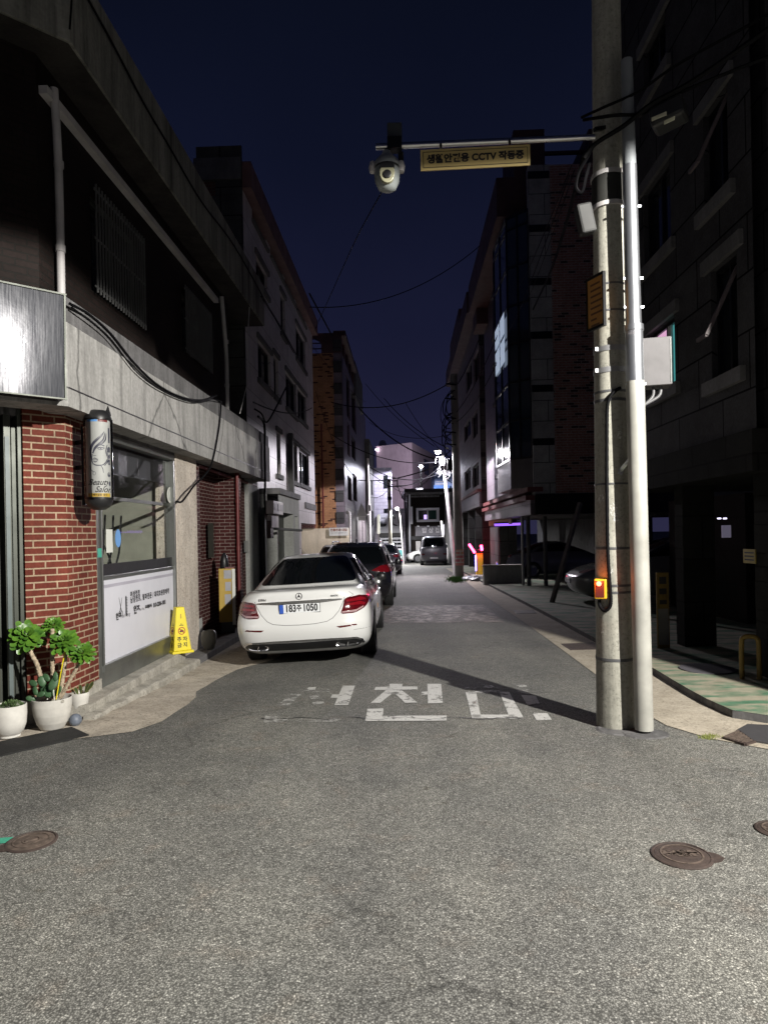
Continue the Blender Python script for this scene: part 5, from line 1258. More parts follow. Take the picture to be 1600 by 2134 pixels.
# ================================================================== NEAR POLES
up = thing('utility_pole', 'thick weathered concrete utility pole beside the slimmer metal pole', 'utility pole', (1.98, 5.85, gz(2, 5.85)))
YC = 5.85
b0 = at(1282, 1500, YC); t0 = at(1262, 0, YC)
def cpole(z): t = (z - b0.z) / (t0.z - b0.z); return Vector((b0.x + (t0.x - b0.x) * t, YC, z))
rb, rt = 38.5 / FPX * YC, 28.5 / FPX * YC
def crad(z): t = (z - b0.z) / (t0.z - b0.z); return rb + (rt - rb) * t
mb = MB(); zs_ = frange(gz(2, YC) - .1, 11.0, .5); mb.tube([cpole(z) for z in zs_], [crad(z) for z in zs_], 40); obj('shaft', mb, mt['pole'], up, 60)
zpx = lambda py, Y=YC: at(1270, py, Y).z
for py, h in ((600, .008), (655, .008), (1142, .010), (1232, .010), (1218, .010), (1010, .008), (838, .012), (820, .010), (1370, .012)):
    z = zpx(py); r_ = crad(z) + .004; c = cpole(z); mb = MB(); mb.lathe((c.x, c.y, z), [(r_ - .006, -h), (r_, -h), (r_, h), (r_ - .006, h)], 40); obj('strap', mb, mt['conduit'], up, 40)
for py in (732, 776):
    mb = MB(); z = zpx(py); r_ = crad(z) + .006; c = cpole(z); mb.lathe((c.x, c.y, z), [(r_ - .006, -.022), (r_, -.022), (r_, .022), (r_ - .006, .022)], 40)
    mb.box(Frame((c.x - r_, c.y - .05), (1, 0), (0, -1)), -.014, .012, 0, .03, z - .016, z + .016); obj('steel_band', mb, M('band_steel', (.30, .30, .31), .5, .5), up, 40)
mb = MB()
for za_, zb_ in ((zpx(433), zpx(372)),):
    mb.lathe((cpole((za_ + zb_) / 2).x, YC, 0), [(crad(za_) + .012, za_), (crad(zb_) + .012, zb_)], 40)
obj('black_wrap', mb, M('black_wrap', (.02, .02, .018), .7), up, 40)
for py in (371, 436): z = zpx(py); mb = MB(); mb.lathe((cpole(z).x, YC, z), [(crad(z), -.018), (crad(z) + .02, -.018), (crad(z) + .02, .018), (crad(z), .018)], 40); obj('white_collar', mb, mt['pvc'], up, 40)
# black ribbed cable down the pole to the warning light
f_ = lambda px, py, d=.02: (lambda z: cpole(z) + Vector(((px - CX) / FPX * (YC - crad(z)) * 0, 0, 0)))(zpx(py))
def onpole(px, py, off):                          # point on the pole's skin that the eye sees at this pixel
    z = at(px, py, YC - .15).z; c = cpole(z); r_ = crad(z) + off; d = ray(px, py); k = Vector((d.x, d.y)); o2 = Vector((c.x, c.y))
    a_, b_, c_ = k.dot(k), -2 * k.dot(o2), o2.dot(o2) - r_ * r_; D = b_ * b_ - 4 * a_ * c_
    t = (-b_ - math.sqrt(D)) / (2 * a_) if D > 0 else -b_ / (2 * a_)
    return Vector((d.x * t, t, H + d.z * t))
random.seed(31); STM = worn('sticker_paper', (.62, .61, .57), .46, .52, 45)
for (px, py, w_, h_) in ((1278, 1062, .05, .07), (1284, 1078, .035, .05), (1252, 1040, .03, .06), (1272, 1190, .03, .03), (1290, 905, .03, .05), (1255, 1320, .02, .03)):
    rr = [(px + w_ * 240 * (random.uniform(.6, 1) * math.cos(t)), py + h_ * 240 * random.uniform(.6, 1) * math.sin(t)) for t in [i * math.pi / 5 for i in range(10)]]
    mb = MB(); mb.face([onpole(x, y, .0015) for x, y in rr]); obj('sticker_residue', mb, STM, up, fix=False)
path = [(1292, 808), (1281, 815), (1270, 828), (1265, 850), (1264, 900), (1264, 1000), (1265, 1100), (1266, 1150), (1268, 1190), (1271, 1230), (1272, 1258), (1266, 1270), (1257, 1272), (1249, 1262), (1248, 1250)]
q = smoothpath([onpole(x, y, .018) for x, y in path], 10); mb = MB(); mb.tube(q, [.0135 if i % 2 else .0155 for i in range(len(q))], 10)
solo('conduit_hose', mb, mt['cable'], 'black ribbed hose strapped down the concrete pole to the yellow light', 'hose', smooth=60)
wl = thing('warning_light', 'yellow warning light box with a glowing red lamp strapped to the concrete pole', 'warning light', (0, 0, 0))
cw = onpole(1251, 1227, .03); FWL = Frame((cw.x, cw.y), Vector((.96, .28)), Vector((.28, -.96)) * 1)
FWL = Frame((cw.x, cw.y), Vector((.93, -.36)), Vector((-.36, -.93)))
zc = cw.z; mb = MB(); mb.box(FWL, -.050, .050, -.05, .03, zc - .083, zc + .083); obj('case', mb, M('amber_case', (.80, .44, .02), .4), wl, bevel=.008)
mb = MB(); mb.box(FWL, -.040, .030, .03, .034, zc - .070, zc + .07); obj('front_panel', mb, M('dark_red_panel', (.10, .02, .015), .3), wl)
mb = MB(); q = FWL.P(-.012, .036, zc + .045); mb.lathe(q, [(.021, 0), (.019, .01), (.012, .016), (0, .018)], 16, axis=(FWL.n.x, FWL.n.y, 0)); obj('lamp', mb, emit('warning_led', (1.0, .12, .06), 9), wl, 60)
point('warning_glow', tuple(FWL.P(-.012, .09, zc + .06)), (1, .20, .05), 1.1, .02)
mp = thing('metal_pole', 'slim metal pole with beige painted foot and galvanised upper part', 'pole', (2.14, 5.6, gz(2, 5.6)))
YM = 5.58
mA, mBt = at(1341, 1506, YM), at(1305, 125, YM)
def mpole(py): z = at(1340, py, YM).z; t = (z - mA.z) / (mBt.z - mA.z); return Vector((mA.x + (mBt.x - mA.x) * t, YM, z))
r_ = 18.6 / FPX * YM
mb = MB(); mb.tube([mpole(1520), mpole(795)], r_, 32); obj('painted_shaft', mb, mt['beige'], mp, 60)
mb = MB(); mb.tube([mpole(796), mpole(683)], r_ * .97, 32); mb.tube([mpole(690), mpole(678)], r_ * 1.06, 32); mb.tube([mpole(680), mpole(345)], [r_ * .86, r_ * .76], 32); obj('galvanised_shaft', mb, mt['galv'], mp, 60)
mb = MB(); mb.tube([mpole(346), mpole(125)], [r_ * .73, r_ * .62], 24); obj('unlit_shaft', mb, M('unlit_grey', (.20, .215, .23), .6), mp, 60)  # upper shaft coloured grey where the lamp's cutoff leaves it dark
for py in (800, 640, 580, 430): 
    c = mpole(py); mb = MB(); mb.bar(c + Vector((-.075, -.0, 0)), c + Vector((.085, -.0, 0)), .018); obj('bolt', mb, mt['galv'], mp)
def onm(py0):
    def fn(x, y):
        c = mpole(py0); t = x / r_; a = math.atan2(-c.x, -1 * -1) ; base = Vector((-c.x, -c.y)).normalized(); s_ = Vector((-base.y, base.x)); s_ = s_ if s_.x > 0 else -s_
        q = Vector((c.x, c.y)) + base * (r_ * .985 * math.cos(t)) + s_ * (r_ * .985 * math.sin(t)); return Vector((q.x, q.y, c.z + y))
    return fn
mb = MB(); mb.text("비21 23", .036, onm(689), bold=.002); mb.text("M15 45", .034, onm(698), bold=.002); obj('stencil', mb, mt['greyink'], mp, fix=False)
mb = MB(); c = mpole(1506); mb.lathe((c.x + .01, c.y, gz(2, 5.6) - .01), [(.16, .0), (.14, .022), (.07, .03)], 11, sx=1.3); mb.lathe((1.93, 5.72, gz(2, 5.7) - .01), [(.20, 0), (.16, .02)], 12)
struct('pole_footing', mb, mt['ledge'])
# control cabinet behind the metal pole
cb = thing('control_cabinet', 'grey steel control cabinet mounted between the two poles', 'cabinet', (0, 0, 0))
Yb = 5.80; a, c = at(1302, 712, Yb), at(1391, 805, Yb)
FCb = Frame((a.x, Yb), Vector((.97, -.24)), Vector((-.24, -.97))); Lb = (c.x - a.x) / .97
mb = MB(); mb.box(FCb, 0, Lb, -.20, 0, c.z, at(1340, 707, Yb).z); obj('case', mb, M('cabinet_grey', (.105, .10, .104), .5, var=.15, vs=6), cb, bevel=.006)
mb = MB(); mb.box(FCb, Lb - .012, Lb - .004, 0, .004, c.z + .02, at(1340, 712, Yb).z); obj('door_edge', mb, mt['alu'], cb)
mb = MB()
for k in range(2): mb.tube(smoothpath([FCb.P(Lb * .62 + k * .06, -.08, c.z), FCb.P(Lb * .60 + k * .05, -.07, c.z - .08), FCb.P(Lb * .42, -.05, c.z - .15), FCb.P(Lb * .3, -.05, c.z - .18)], 5), .014, 8)
obj('cable_tail', mb, mt['conduit'], cb, 60)
mb = MB(); mb.tube(smoothpath([FCb.P(Lb * .2, -.1, c.z), at(1310, 830, 5.75), at(1306, 880, 5.75), at(1304, 940, 5.75), at(1300, 1000, 5.75), at(1305, 1100, 5.76), at(1312, 1300, 5.76), at(1320, 1480, 5.76)], 6), .012, 8)
solo('riser_cable', mb, mt['conduit'], 'grey cable running down the gap between the two poles', 'cable', smooth=60)
mb = MB(); a, c = at(1289, 984, 5.72), at(1311, 958, 5.58); mb.bar(a, c, .022); mb.bar(a + Vector((0, 0, -.02)), a + Vector((.02, 0, .03)), .04); solo('pole_clamp', mb, mt['galv'], 'small steel clamp bridging the concrete and metal poles', 'clamp')
# orange board hung on the pole
ob = thing('notice_board', 'orange notice board with dark printed lines hung edge-on by the pole', 'sign', (0, 0, 0))
A1, B1 = at(1258, 567, 5.52), at(1222, 587, 5.72); FO = Frame((B1.x, B1.y), Vector((A1.x - B1.x, A1.y - B1.y)), Vector((A1.y - B1.y, -(A1.x - B1.x))))
if FO.n.y > 0: FO.n = -FO.n
Lo = math.hypot(A1.x - B1.x, A1.y - B1.y); zo0, zo1 = at(1258, 675, 5.52).z, A1.z
mb = MB(); mb.box(FO, .01, Lo - .01, -.01, .004, zo0 + .01, zo1 - .01); obj('panel', mb, mt['orangebd'], ob)
mb = MB(); mb.box(FO, 0, Lo, -.015, .012, zo0 - .012, zo0 + .01); mb.box(FO, 0, Lo, -.015, .012, zo1 - .01, zo1 + .012); mb.box(FO, 0, .012, -.015, .012, zo0 + .01, zo1 - .01); mb.box(FO, Lo - .012, Lo, -.015, .012, zo0 + .01, zo1 - .01); obj('frame', mb, mt['blackmetal'], ob)
mb = MB()
random.seed(5)
for k in range(8): z = zo1 - .06 - k * .048; mb.box(FO, .05, Lo * random.uniform(.55, .9), .004, .006, z - .008, z + .008)
obj('printed_lines', mb, M('brown_print', (.12, .05, .02), .6), ob)
# camera arm
ca = thing('camera_boom', 'steel arm reaching left from the concrete pole to the camera', 'bracket arm', (0, 0, 0))
Y2 = 5.70
pa, pb_ = at(1238, 286, Y2), at(783, 306, Y2)
mb = MB(); mb.tube([pb_, pa], [.026, .024], 20); obj('tube', mb, mt['steel'], ca, 60)
mb = MB(); q = at(822, 304, Y2); mb.box(Frame((q.x, q.y), (1, -.04), (-.04, -1)), -.06, .06, -.05, .05, q.z - .04, q.z + .055); obj('clamp', mb, mt['blackmetal'], ca); mb = MB(); mb.bar(at(1238, 270, Y2), at(1300, 260, 5.85), .03); obj('stay', mb, mt['blackmetal'], ca)
cc = thing('dome_camera', 'white pan-tilt security camera hanging from the steel arm', 'security camera', (0, 0, 0))
q = at(806, 345, Y2); mb = MB()
k = 1 / FPX * Y2
mb.lathe((q.x, q.y, 0), [(0, q.z + .125), (.03, q.z + .12), (.05, q.z + .085), (.095, q.z + .035), (.11, q.z + .0), (.11, q.z - .02)], 32); obj('upper_shell', mb, M('camera_white', (.26, .28, .29), .4), cc, 50)
mb = MB(); mb.lathe((q.x, q.y, 0), [(.104, q.z - .018), (.108, q.z - .028), (.104, q.z - .038)], 32); obj('seam_ring', mb, mt['black'], cc, 50)
mb = MB(); mb.lathe((q.x, q.y, 0), [(.105, q.z - .036), (.108, q.z - .08), (.100, q.z - .14), (.075, q.z - .195), (.04, q.z - .215), (0, q.z - .218)], 32); obj('head', mb, M('camera_head', (.24, .26, .26), .4), cc, 50)
for s_ in (-1, 1):
    mb = MB(); mb.lathe((q.x + .115 * s_, q.y, q.z - .01), [(.0, -.05), (.03, -.045), (.038, 0), (.025, .04), (0, .045)], 16); obj('side_light', mb, mt['pvc'], cc, 60)
mb = MB(); FQ = Frame((q.x, q.y), (1, 0), (0, -1)); mb.prism(FQ, [(.062 * math.cos(t), q.z - .115 + .082 * math.sin(t)) for t in [i * math.pi / 12 for i in range(24)]], .05, .109); obj('faceplate', mb, M('camera_face', (.34, .33, .22), .35), cc, bevel=.006)
mb = MB(); mb.prism(FQ, [(-.062, q.z - .075), (.062, q.z - .075), (.056, q.z - .035), (0, q.z - .022), (-.056, q.z - .035)], .05, .112); mb.lathe((q.x, q.y - .108, q.z - .13), [(.034, 0), (.034, .012), (.026, .016), (.0, .010)], 20, axis=(0, -1, 0)); obj('lens', mb, mt['black'], cc, 50)
mb = MB(); a = at(822, 272, Y2 + .05); mb.box(Frame((a.x, a.y), (1, 0), (0, -1)), -.062, .062, -.06, .02, at(0, 300, Y2).z, at(822, 250, Y2).z); solo('junction_box', mb, M('dim_box', (.05, .055, .06), .5), 'dark square junction box on top of the camera arm', 'box', bevel=.006)
mb = MB(); a = at(836, 340, Y2 + .06); mb.box(Frame((a.x, a.y), (1, 0), (0, -1)), -.025, .02, -.03, .02, a.z - .08, a.z + .09); solo('antenna_box', mb, mt['black'], 'slim black box hanging behind the dome camera', 'box', bevel=.005)
cs = thing('camera_sign', 'yellow Korean camera notice hanging under the steel arm', 'sign', (0, 0, 0))
a, c = at(876, 337, Y2), at(1103, 325, Y2); FCS = Frame((a.x, Y2 - .02), (1, 0), (0, -1)); wS = c.x - a.x; hS = 43 / FPX * Y2
def cslant(x, y, off=.008): t = x / wS; z = a.z + (c.z - a.z) * t + y; return FCS.P(x, off, z)
mb = MB(); V = [cslant(0, -hS / 2, 0), cslant(wS, -hS / 2, 0), cslant(wS, hS / 2, 0), cslant(0, hS / 2, 0)]; Wv = [v + Vector((0, .012, 0)) for v in V]
mb.mesh(V + Wv, [(0, 1, 2, 3), (7, 6, 5, 4), (0, 4, 5, 1), (1, 5, 6, 2), (2, 6, 7, 3), (3, 7, 4, 0)]); obj('panel', mb, mt['cctvyel'], cs)
mb = MB(); m_ = .022
rp = [(m_, -hS / 2 + m_), (wS - m_, -hS / 2 + m_), (wS - m_, hS / 2 - m_), (m_, hS / 2 - m_), (m_, -hS / 2 + m_)]
for p_, q_ in zip(rp, rp[1:]): mb.ribbon([p_, q_], .005, lambda x, y: cslant(x, y, .003))
mb.text("생활안전용 CCTV 작동중", .077, lambda x, y: cslant(wS / 2 + x, y, .003), bold=.0035); obj('lettering', mb, mt['ink'], cs, fix=False)
mb = MB()
for x in (.17, wS - .17): p_ = cslant(x, hS / 2 + .005); mb.bar(p_, p_ + Vector((0, .01, .04)), .018)
obj('hanger', mb, mt['blackmetal'], cs)
# loudspeaker, splice box, cables at the top
mb = MB(); A1, B1 = at(1212, 428, 5.75), at(1225, 488, 5.75); mb.bar(B1, A1, .12, .13); solo('horn_speaker', mb, M('speaker_grey', (.028, .0285, .029), .6), 'grey box loudspeaker tilted on the left of the concrete pole', 'loudspeaker', bevel=.02)
sb = thing('splice_box', 'black cable splice box with two pale stripes hanging on the wires', 'splice box', (0, 0, 0))
A1, B1 = at(1358, 258, 5.5), at(1428, 222, 5.35); mb = MB(); mb.bar(A1, B1, .20, .17); obj('case', mb, M('splice_black', (.02, .02, .02), .5), sb, bevel=.03)
mb = MB(); d = Vector((0, -.115, 0))
for (p_, q_) in (((1357, 249), (1388, 236)), ((1383, 256), (1405, 246))): mb.bar(at(*p_, 5.31), at(*q_, 5.24), .004, .028)
obj('stripe', mb, M('pale_stripe', (.42, .41, .30), .5), sb)
def wire(label, pts, r=.012, group=None, name='overhead_wire'):
    mb = MB(); q = [Vector(p) for p in pts]; mb.tube(smoothpath(q, 5) if len(q) > 2 else q, r, 5); return solo(name, mb, mt['cable'], label, 'wire', group, smooth=60)
wire('thick black wire bundle sweeping from the concrete pole to the upper right', [at(1215, 330, 5.6), at(1240, 300, 5.6), at(1300, 262, 5.5), at(1360, 215, 5.4), at(1450, 165, 5.2), at(1600, 60, 4.9)], .020, name='wire_bundle')
wire('thinner black wire above the thick bundle near the concrete pole', [at(1210, 245, 5.7), at(1260, 222, 5.6), at(1330, 190, 5.5), at(1420, 128, 5.3), at(1600, 30, 5.0)], .012)
wire('black wire loop crossing both near poles level with the steel arm', [at(1215, 250, 5.7), at(1280, 240, 5.5), at(1340, 236, 5.5), at(1400, 200, 5.4), at(1600, 118, 5.0)], .014)
for k, (x1, y1, x0) in enumerate(((1075, 605, 1190), (1090, 640, 1196), (1060, 690, 1186))):
    wire(('upper', 'middle', 'lower')[k] + ' thin grey wire running from the pole down to the glazed bay', catenary(at(x0, 345 + k * 10, 6), at(x1, y1, 20.5), .12, 8), .006)
wire('thick black cable dropping from the pole to the brick corner', [at(1215, 330, 5.75), at(1200, 390, 6.2), at(1175, 480, 8), at(1145, 570, 12), at(1110, 645, 19)], .02)
for k in range(3): pass
wire('dark tangle of cable coiled at the arm joint on the concrete pole', [at(1238, 300, 5.65), at(1222, 330, 5.6), at(1205, 360, 5.65), at(1200, 390, 5.7), at(1212, 400, 5.7), at(1220, 370, 5.65), at(1228, 340, 5.65)], .013, name='cable_coil')
# ================================================================== CARS
def crom(levels, k):
    r = []
    n_ = len(levels)
    for i in range(n_ - 1):
        a, b_, c, d = levels[max(i - 1, 0)], levels[i], levels[i + 1], levels[min(i + 2, n_ - 1)]
        for j in range(k):
            t = j / k
            r.append([.5 * ((2 * q) + (s_ - p_) * t + (2 * p_ - 5 * q + 4 * s_ - e_) * t * t + (3 * q - p_ - 3 * s_ + e_) * t ** 3) for p_, q, s_, e_ in zip(a, b_, c, d)])
    return r + [list(levels[-1])]
def outline(w, yr, yf, cr_, cf, x0f=.58, br=.07, bf=.14, barrel=.05):
    half = []
    ym, hl = (yr + yf) / 2, max((yf - yr) / 2, .05); x0 = w * x0f
    for i in range(5): x = x0 * i / 5; half.append((x, yr + br * (x / w) ** 2))
    yb = yr + br * x0f ** 2
    for i in range(9):
        f = math.pi / 2 * i / 8; half.append((x0 + (w - x0) * math.sin(f), yb + cr_ * (1 - math.cos(f))))
    y0, y1 = yb + cr_, yf - bf * x0f ** 2 - cf
    if y1 < y0: y0 = y1 = (y0 + y1) / 2
    for i in range(1, 20): half.append((w, y0 + (y1 - y0) * i / 20))
    for i in range(9):
        f = math.pi / 2 * (1 - i / 8); half.append((x0 + (w - x0) * math.sin(f), y1 + cf * (math.cos(f))))
    for i in range(4, -1, -1): x = x0 * i / 5; half.append((x, yf - bf * (x / w) ** 2))
    half = [(x * (1 - barrel * ((y - ym) / hl) ** 2), y) for x, y in half]
    return half + [(-x, y) for x, y in half[-2:0:-1]]
def loftmesh(levels, k, zdef=None, **o):
    mb = MB(); lv = crom(levels, k); rings = []
    for z, w, yr, yf, cr_, cf in lv:
        ring = [(x, y, (zdef(y, z) if zdef else z)) for x, y in outline(w, yr, yf, cr_, cf, **o)]
        rings.append(ring)
    n_ = len(rings[0]); vs = [p for r in rings for p in r]; fs = []
    for i in range(len(rings) - 1):
        for j in range(n_): j2 = (j + 1) % n_; fs.append((i * n_ + j, i * n_ + j2, (i + 1) * n_ + j2, (i + 1) * n_ + j))
    c0, c1 = len(vs), len(vs) + 1
    vs += [(0, sum(p[1] for p in rings[0]) / n_, rings[0][0][2]), (0, sum(p[1] for p in rings[-1]) / n_, sum(p[2] for p in rings[-1]) / n_)]
    for j in range(n_): j2 = (j + 1) % n_; fs.append((c0, j2, j)); fs.append((c1, (len(rings) - 1) * n_ + j, (len(rings) - 1) * n_ + j2))
    return mb.mesh(vs, fs)
def rounded(pts, r, seg=5):
    out_ = []
    n_ = len(pts)
    for i in range(n_):
        a, b_, c = Vector(pts[i - 1]), Vector(pts[i]), Vector(pts[(i + 1) % n_])
        ra = min(r, (a - b_).length * .45, (c - b_).length * .45); p, q = b_ + (a - b_).normalized() * ra, b_ + (c - b_).normalized() * ra
        for k in range(seg + 1): t = k / seg; out_.append(((1 - t) ** 2 * p + 2 * t * (1 - t) * b_ + t * t * q))
    return out_
class Car:
    def __init__(s, name, label, loc, yaw, paint, lower, green, L, zdef=None, axles=(1.13, 4.07), wheel_r=.335, roll=0.0, pitch=0.0, group=None, half=.91, cat='car', glassm=None):
        s.rot = Matrix.Rotation(yaw, 3, 'Z') @ Matrix.Rotation(pitch, 3, 'X') @ Matrix.Rotation(roll, 3, 'Y')
        s.t = thing(name, label, cat, loc, group, rot=s.rot.to_euler()); s.paint = paint; s.L = L
        a = loftmesh(lower, 4, zdef); g = loftmesh(green, 4, None, x0f=.62, br=.18, bf=.22, barrel=.04)
        ys = []
        def raw(mb, nm):
            me = bpy.data.meshes.new(nm); me.from_pydata([tuple(v) for v in mb.v], [], mb.f)
            b_ = bmesh.new(); b_.from_mesh(me); bmesh.ops.remove_doubles(b_, verts=b_.verts, dist=1e-4); bmesh.ops.recalc_face_normals(b_, faces=b_.faces); b_.to_mesh(me); b_.free()
            o = bpy.data.objects.new(nm, me); COL.objects.link(o); return o
        ob_ = raw(a, 'tmp'); cut = MB()
        for y in axles:
            for sx in (-1, 1): cut.lathe((sx * (half - .32), y, wheel_r), [(0, 0), (wheel_r * 1.12, 0), (wheel_r * 1.12, .5 * sx), (0, .5 * sx)], 36, axis=(1, 0, 0))
        co = raw(cut, 'tmpc'); m = ob_.modifiers.new('b', 'BOOLEAN'); m.object = co; m.operation = 'DIFFERENCE'; m.solver = 'EXACT'
        dg = bpy.context.evaluated_depsgraph_get(); me = bpy.data.meshes.new_from_object(ob_.evaluated_get(dg))
        V = [tuple(v.co) for v in me.vertices]; Fc = [tuple(p.vertices) for p in me.polygons]
        bpy.data.objects.remove(ob_); bpy.data.objects.remove(co)
        mb = MB(); mb.mesh(V, Fc); mb.mesh(g.v, g.f)
        s.body = obj('body', mb, paint, s.t, 32, local=True, merge=False, fix=False)
        s.bvh = BVHTree.FromPolygons([Vector(v) for v in a.v] + [Vector(v) for v in g.v], a.f + [tuple(len(a.v) + i for i in f) for f in g.f])
        for y in axles:
            for sx in (-1, 1):
                c = Vector((sx * (half - .115), y, wheel_r)); r = wheel_r
                mb = MB(); mb.lathe(c, [(r * .66, -.105), (r * .92, -.11), (r, -.085), (r, .085), (r * .92, .11), (r * .66, .105)], 36, axis=(sx, 0, 0), cap=False); ty = obj('wheel', mb, mt['tyre'], s.t, 40, local=True)
                mb = MB(); mb.lathe(c, [(0, .03), (r * .12, .07), (r * .2, .05), (r * .2, .06)], 24, axis=(sx, 0, 0)); mb.lathe(c, [(r * .60, .085), (r * .66, .108), (r * .67, .06)], 36, axis=(sx, 0, 0))
                for i in range(5):
                    t = 2 * math.pi * i / 5; d = Vector((0, math.cos(t), math.sin(t)))
                    for dt in (-.14, .14):
                        d2 = Vector((0, math.cos(t + dt), math.sin(t + dt))); mb.bar(c + Vector((sx * .06, 0, 0)) + d * r * .15, c + Vector((sx * .085, 0, 0)) + d2 * r * .62, .03, .03)
                mb.lathe(c, [(0, -.02), (r * .66, -.02), (r * .66, -.01), (0, -.01)], 24, axis=(sx, 0, 0))
                obj('rim', mb, mt['rim'], ty, 40, local=True)
        mb = MB(); y0, y1 = axles[0] - .5, axles[1] + .5
        mb.box(Frame((0, 0), (1, 0), (0, 1)), -half + .35, half - .35, y0, y1, .17, .7); obj('underbody', mb, mt['black'], s.t, local=True)
    def proj(s, a, b_, axis):
        o, d = {'rear': (Vector((a, -3, b_)), Vector((0, 1, 0))), 'front': (Vector((a, 9, b_)), Vector((0, -1, 0))),
                'right': (Vector((3, a, b_)), Vector((-1, 0, 0))), 'left': (Vector((-3, a, b_)), Vector((1, 0, 0)))}[axis]
        h = s.bvh.ray_cast(o, d)
        if h[0] is None:
            h = s.bvh.find_nearest(o + d * 3); return h[0], -d
        nn = h[1]; return h[0], (nn if nn.dot(d) < 0 else -nn)
    def patch(s, name, poly, axis, mat, off=.004, ny=18, nx=22, parent=None, rnd=.03, thick=.01, smooth=60):
        P_ = rounded(poly, rnd) if rnd else [Vector(p) for p in poly]
        z0, z1 = min(p.y for p in P_), max(p.y for p in P_); mb = MB(); rows = []
        for i in range(ny + 1):
            z = z0 + (z1 - z0) * (.002 + .996 * i / ny); xs_ = []
            for p, q in zip(P_, P_[1:] + P_[:1]):
                if (p.y - z) * (q.y - z) <= 0 and abs(p.y - q.y) > 1e-9: xs_.append(p.x + (q.x - p.x) * (z - p.y) / (q.y - p.y))
            if not xs_: continue
            a, b_ = min(xs_), max(xs_); row = []
            for j in range(nx + 1):
                h, nn = s.proj(a + (b_ - a) * j / nx, z, axis); row.append((h, nn))
            rows.append(row)
        vs = [h + nn * off for r in rows for h, nn in r]; k = len(vs); vs += [h - nn * thick for r in rows for h, nn in r]
        fs = []; w_ = nx + 1
        for i in range(len(rows) - 1):
            for j in range(nx): fs.append((i * w_ + j, i * w_ + j + 1, (i + 1) * w_ + j + 1, (i + 1) * w_ + j))
        for i in range(len(rows) - 1):
            for j in (0, nx): a, b_ = i * w_ + j, (i + 1) * w_ + j; fs.append((a, b_, b_ + k, a + k))
        for j in range(nx):
            for i in (0, len(rows) - 1): a, b_ = i * w_ + j, i * w_ + j + 1; fs.append((a, b_, b_ + k, a + k))
        mb.mesh(vs, fs); return obj(name, mb, mat, parent or s.t, smooth, local=True, merge=False)
    def line(s, pts, axis, w, off=.003, mb=None):
        q = []
        for p, r in zip(pts, pts[1:]):
            for i in range(6): q.append((p[0] + (r[0] - p[0]) * i / 6, p[1] + (r[1] - p[1]) * i / 6))
        q.append(pts[-1]); mb = mb or MB()
        mb.ribbon([(a, b_) for a, b_ in q], w, lambda a, b_: (lambda h: h[0] + h[1] * off)(s.proj(a, b_, axis))); return mb
    def both(s, name, poly, axis, mat, **k):
        s.patch(name, poly, axis, mat, **k); s.patch(name, [(-a, b_) for a, b_ in poly][::-1], axis, mat, **k)
SEDAN_LO = [(.20, .78, .34, 4.72, .25, .3), (.27, .86, .17, 4.82, .30, .35), (.36, .90, .07, 4.88, .33, .40), (.48, .915, .015, 4.91, .34, .42), (.60, .92, .0, 4.91, .34, .44),
            (.70, .918, .035, 4.88, .36, .46), (.80, .905, .07, 4.80, .38, .5), (.89, .88, .075, 4.70, .40, .5), (.97, .845, .07, 4.5, .42, .5), (1.03, .79, .08, 4.25, .44, .5), (1.06, .73, .13, 4.1, .46, .5), (1.075, .60, .30, 3.9, .46, .5), (1.08, .40, .6, 3.6, .4, .4)]
SEDAN_GR = [(.95, .86, .50, 4.05, .5, .4), (1.06, .81, .70, 3.80, .45, .4), (1.16, .755, .96, 3.54, .42, .38), (1.26, .70, 1.22, 3.28, .40, .36), (1.36, .645, 1.48, 3.02, .38, .34), (1.445, .59, 1.74, 2.78, .36, .32), (1.495, .52, 2.0, 2.58, .28, .2), (1.518, .37, 2.2, 2.45, .12, .1), (1.522, .2, 2.3, 2.4, .04, .04)]
def sedan_z(y, z):
    if z > .55 and y > 3.2: return z - (z - .55) * .42 * min((y - 3.2) / 1.6, 1)
    return z
def paint(name, col, rough=.3, metal=0.0):
    m, n, b = newmat(name); b.inputs['Base Color'].default_value = (*col, 1); b.inputs['Roughness'].default_value = rough; b.inputs['Metallic'].default_value = metal
    b.inputs['Coat Weight'].default_value = 1.0; b.inputs['Coat Roughness'].default_value = .03; return m
YAW = -math.atan(A)
RY = 8.98; cx_ = -172.0
cpos = at(628, 1255, RY); cX = cpos.x
gcar = gz(-.35, RY + 2.5) ; rollc = math.atan2(gz(-.3, RY + 2) - gz(-1.85, RY + 2), 1.55)
car = Car('parked_car', 'white saloon with a red lens tail lamps and oval exhausts parked nearest at left', (cX, RY, (gz(cX + .8, RY + 1.2) + gz(cX - .8, RY + 1.2)) / 2), YAW, paint('white_car_paint', (.66, .665, .66), .28), [(z, w * 1.035, *r) for z, w, *r in SEDAN_LO], [(z, w * 1.035, *r) for z, w, *r in SEDAN_GR], 4.92, sedan_z, half=.94, roll=-rollc, pitch=-math.atan(.014))
car.t['label'] = 'white saloon with chrome twin exhausts parked nearest the camera at left'
car.patch('rear_window', [(-.715, 1.105), (.715, 1.105), (.60, 1.33), (.50, 1.462), (-.50, 1.462), (-.60, 1.33)], 'rear', mt['carglass'], rnd=.06, ny=22, nx=28)
car.patch('windscreen', [(-.66, 1.06), (.66, 1.06), (.50, 1.43), (-.50, 1.43)], 'front', mt['carglass'], rnd=.05)
for ax in ('right', 'left'):
    car.patch('side_window', [(1.18, 1.06), (2.30, 1.02), (2.30, 1.44), (1.85, 1.43), (1.50, 1.26)], ax, mt['carglass'], rnd=.04)
    car.patch('side_window', [(2.38, 1.02), (3.62, .995), (3.10, 1.32), (2.80, 1.43), (2.38, 1.44)], ax, mt['carglass'], rnd=.04)
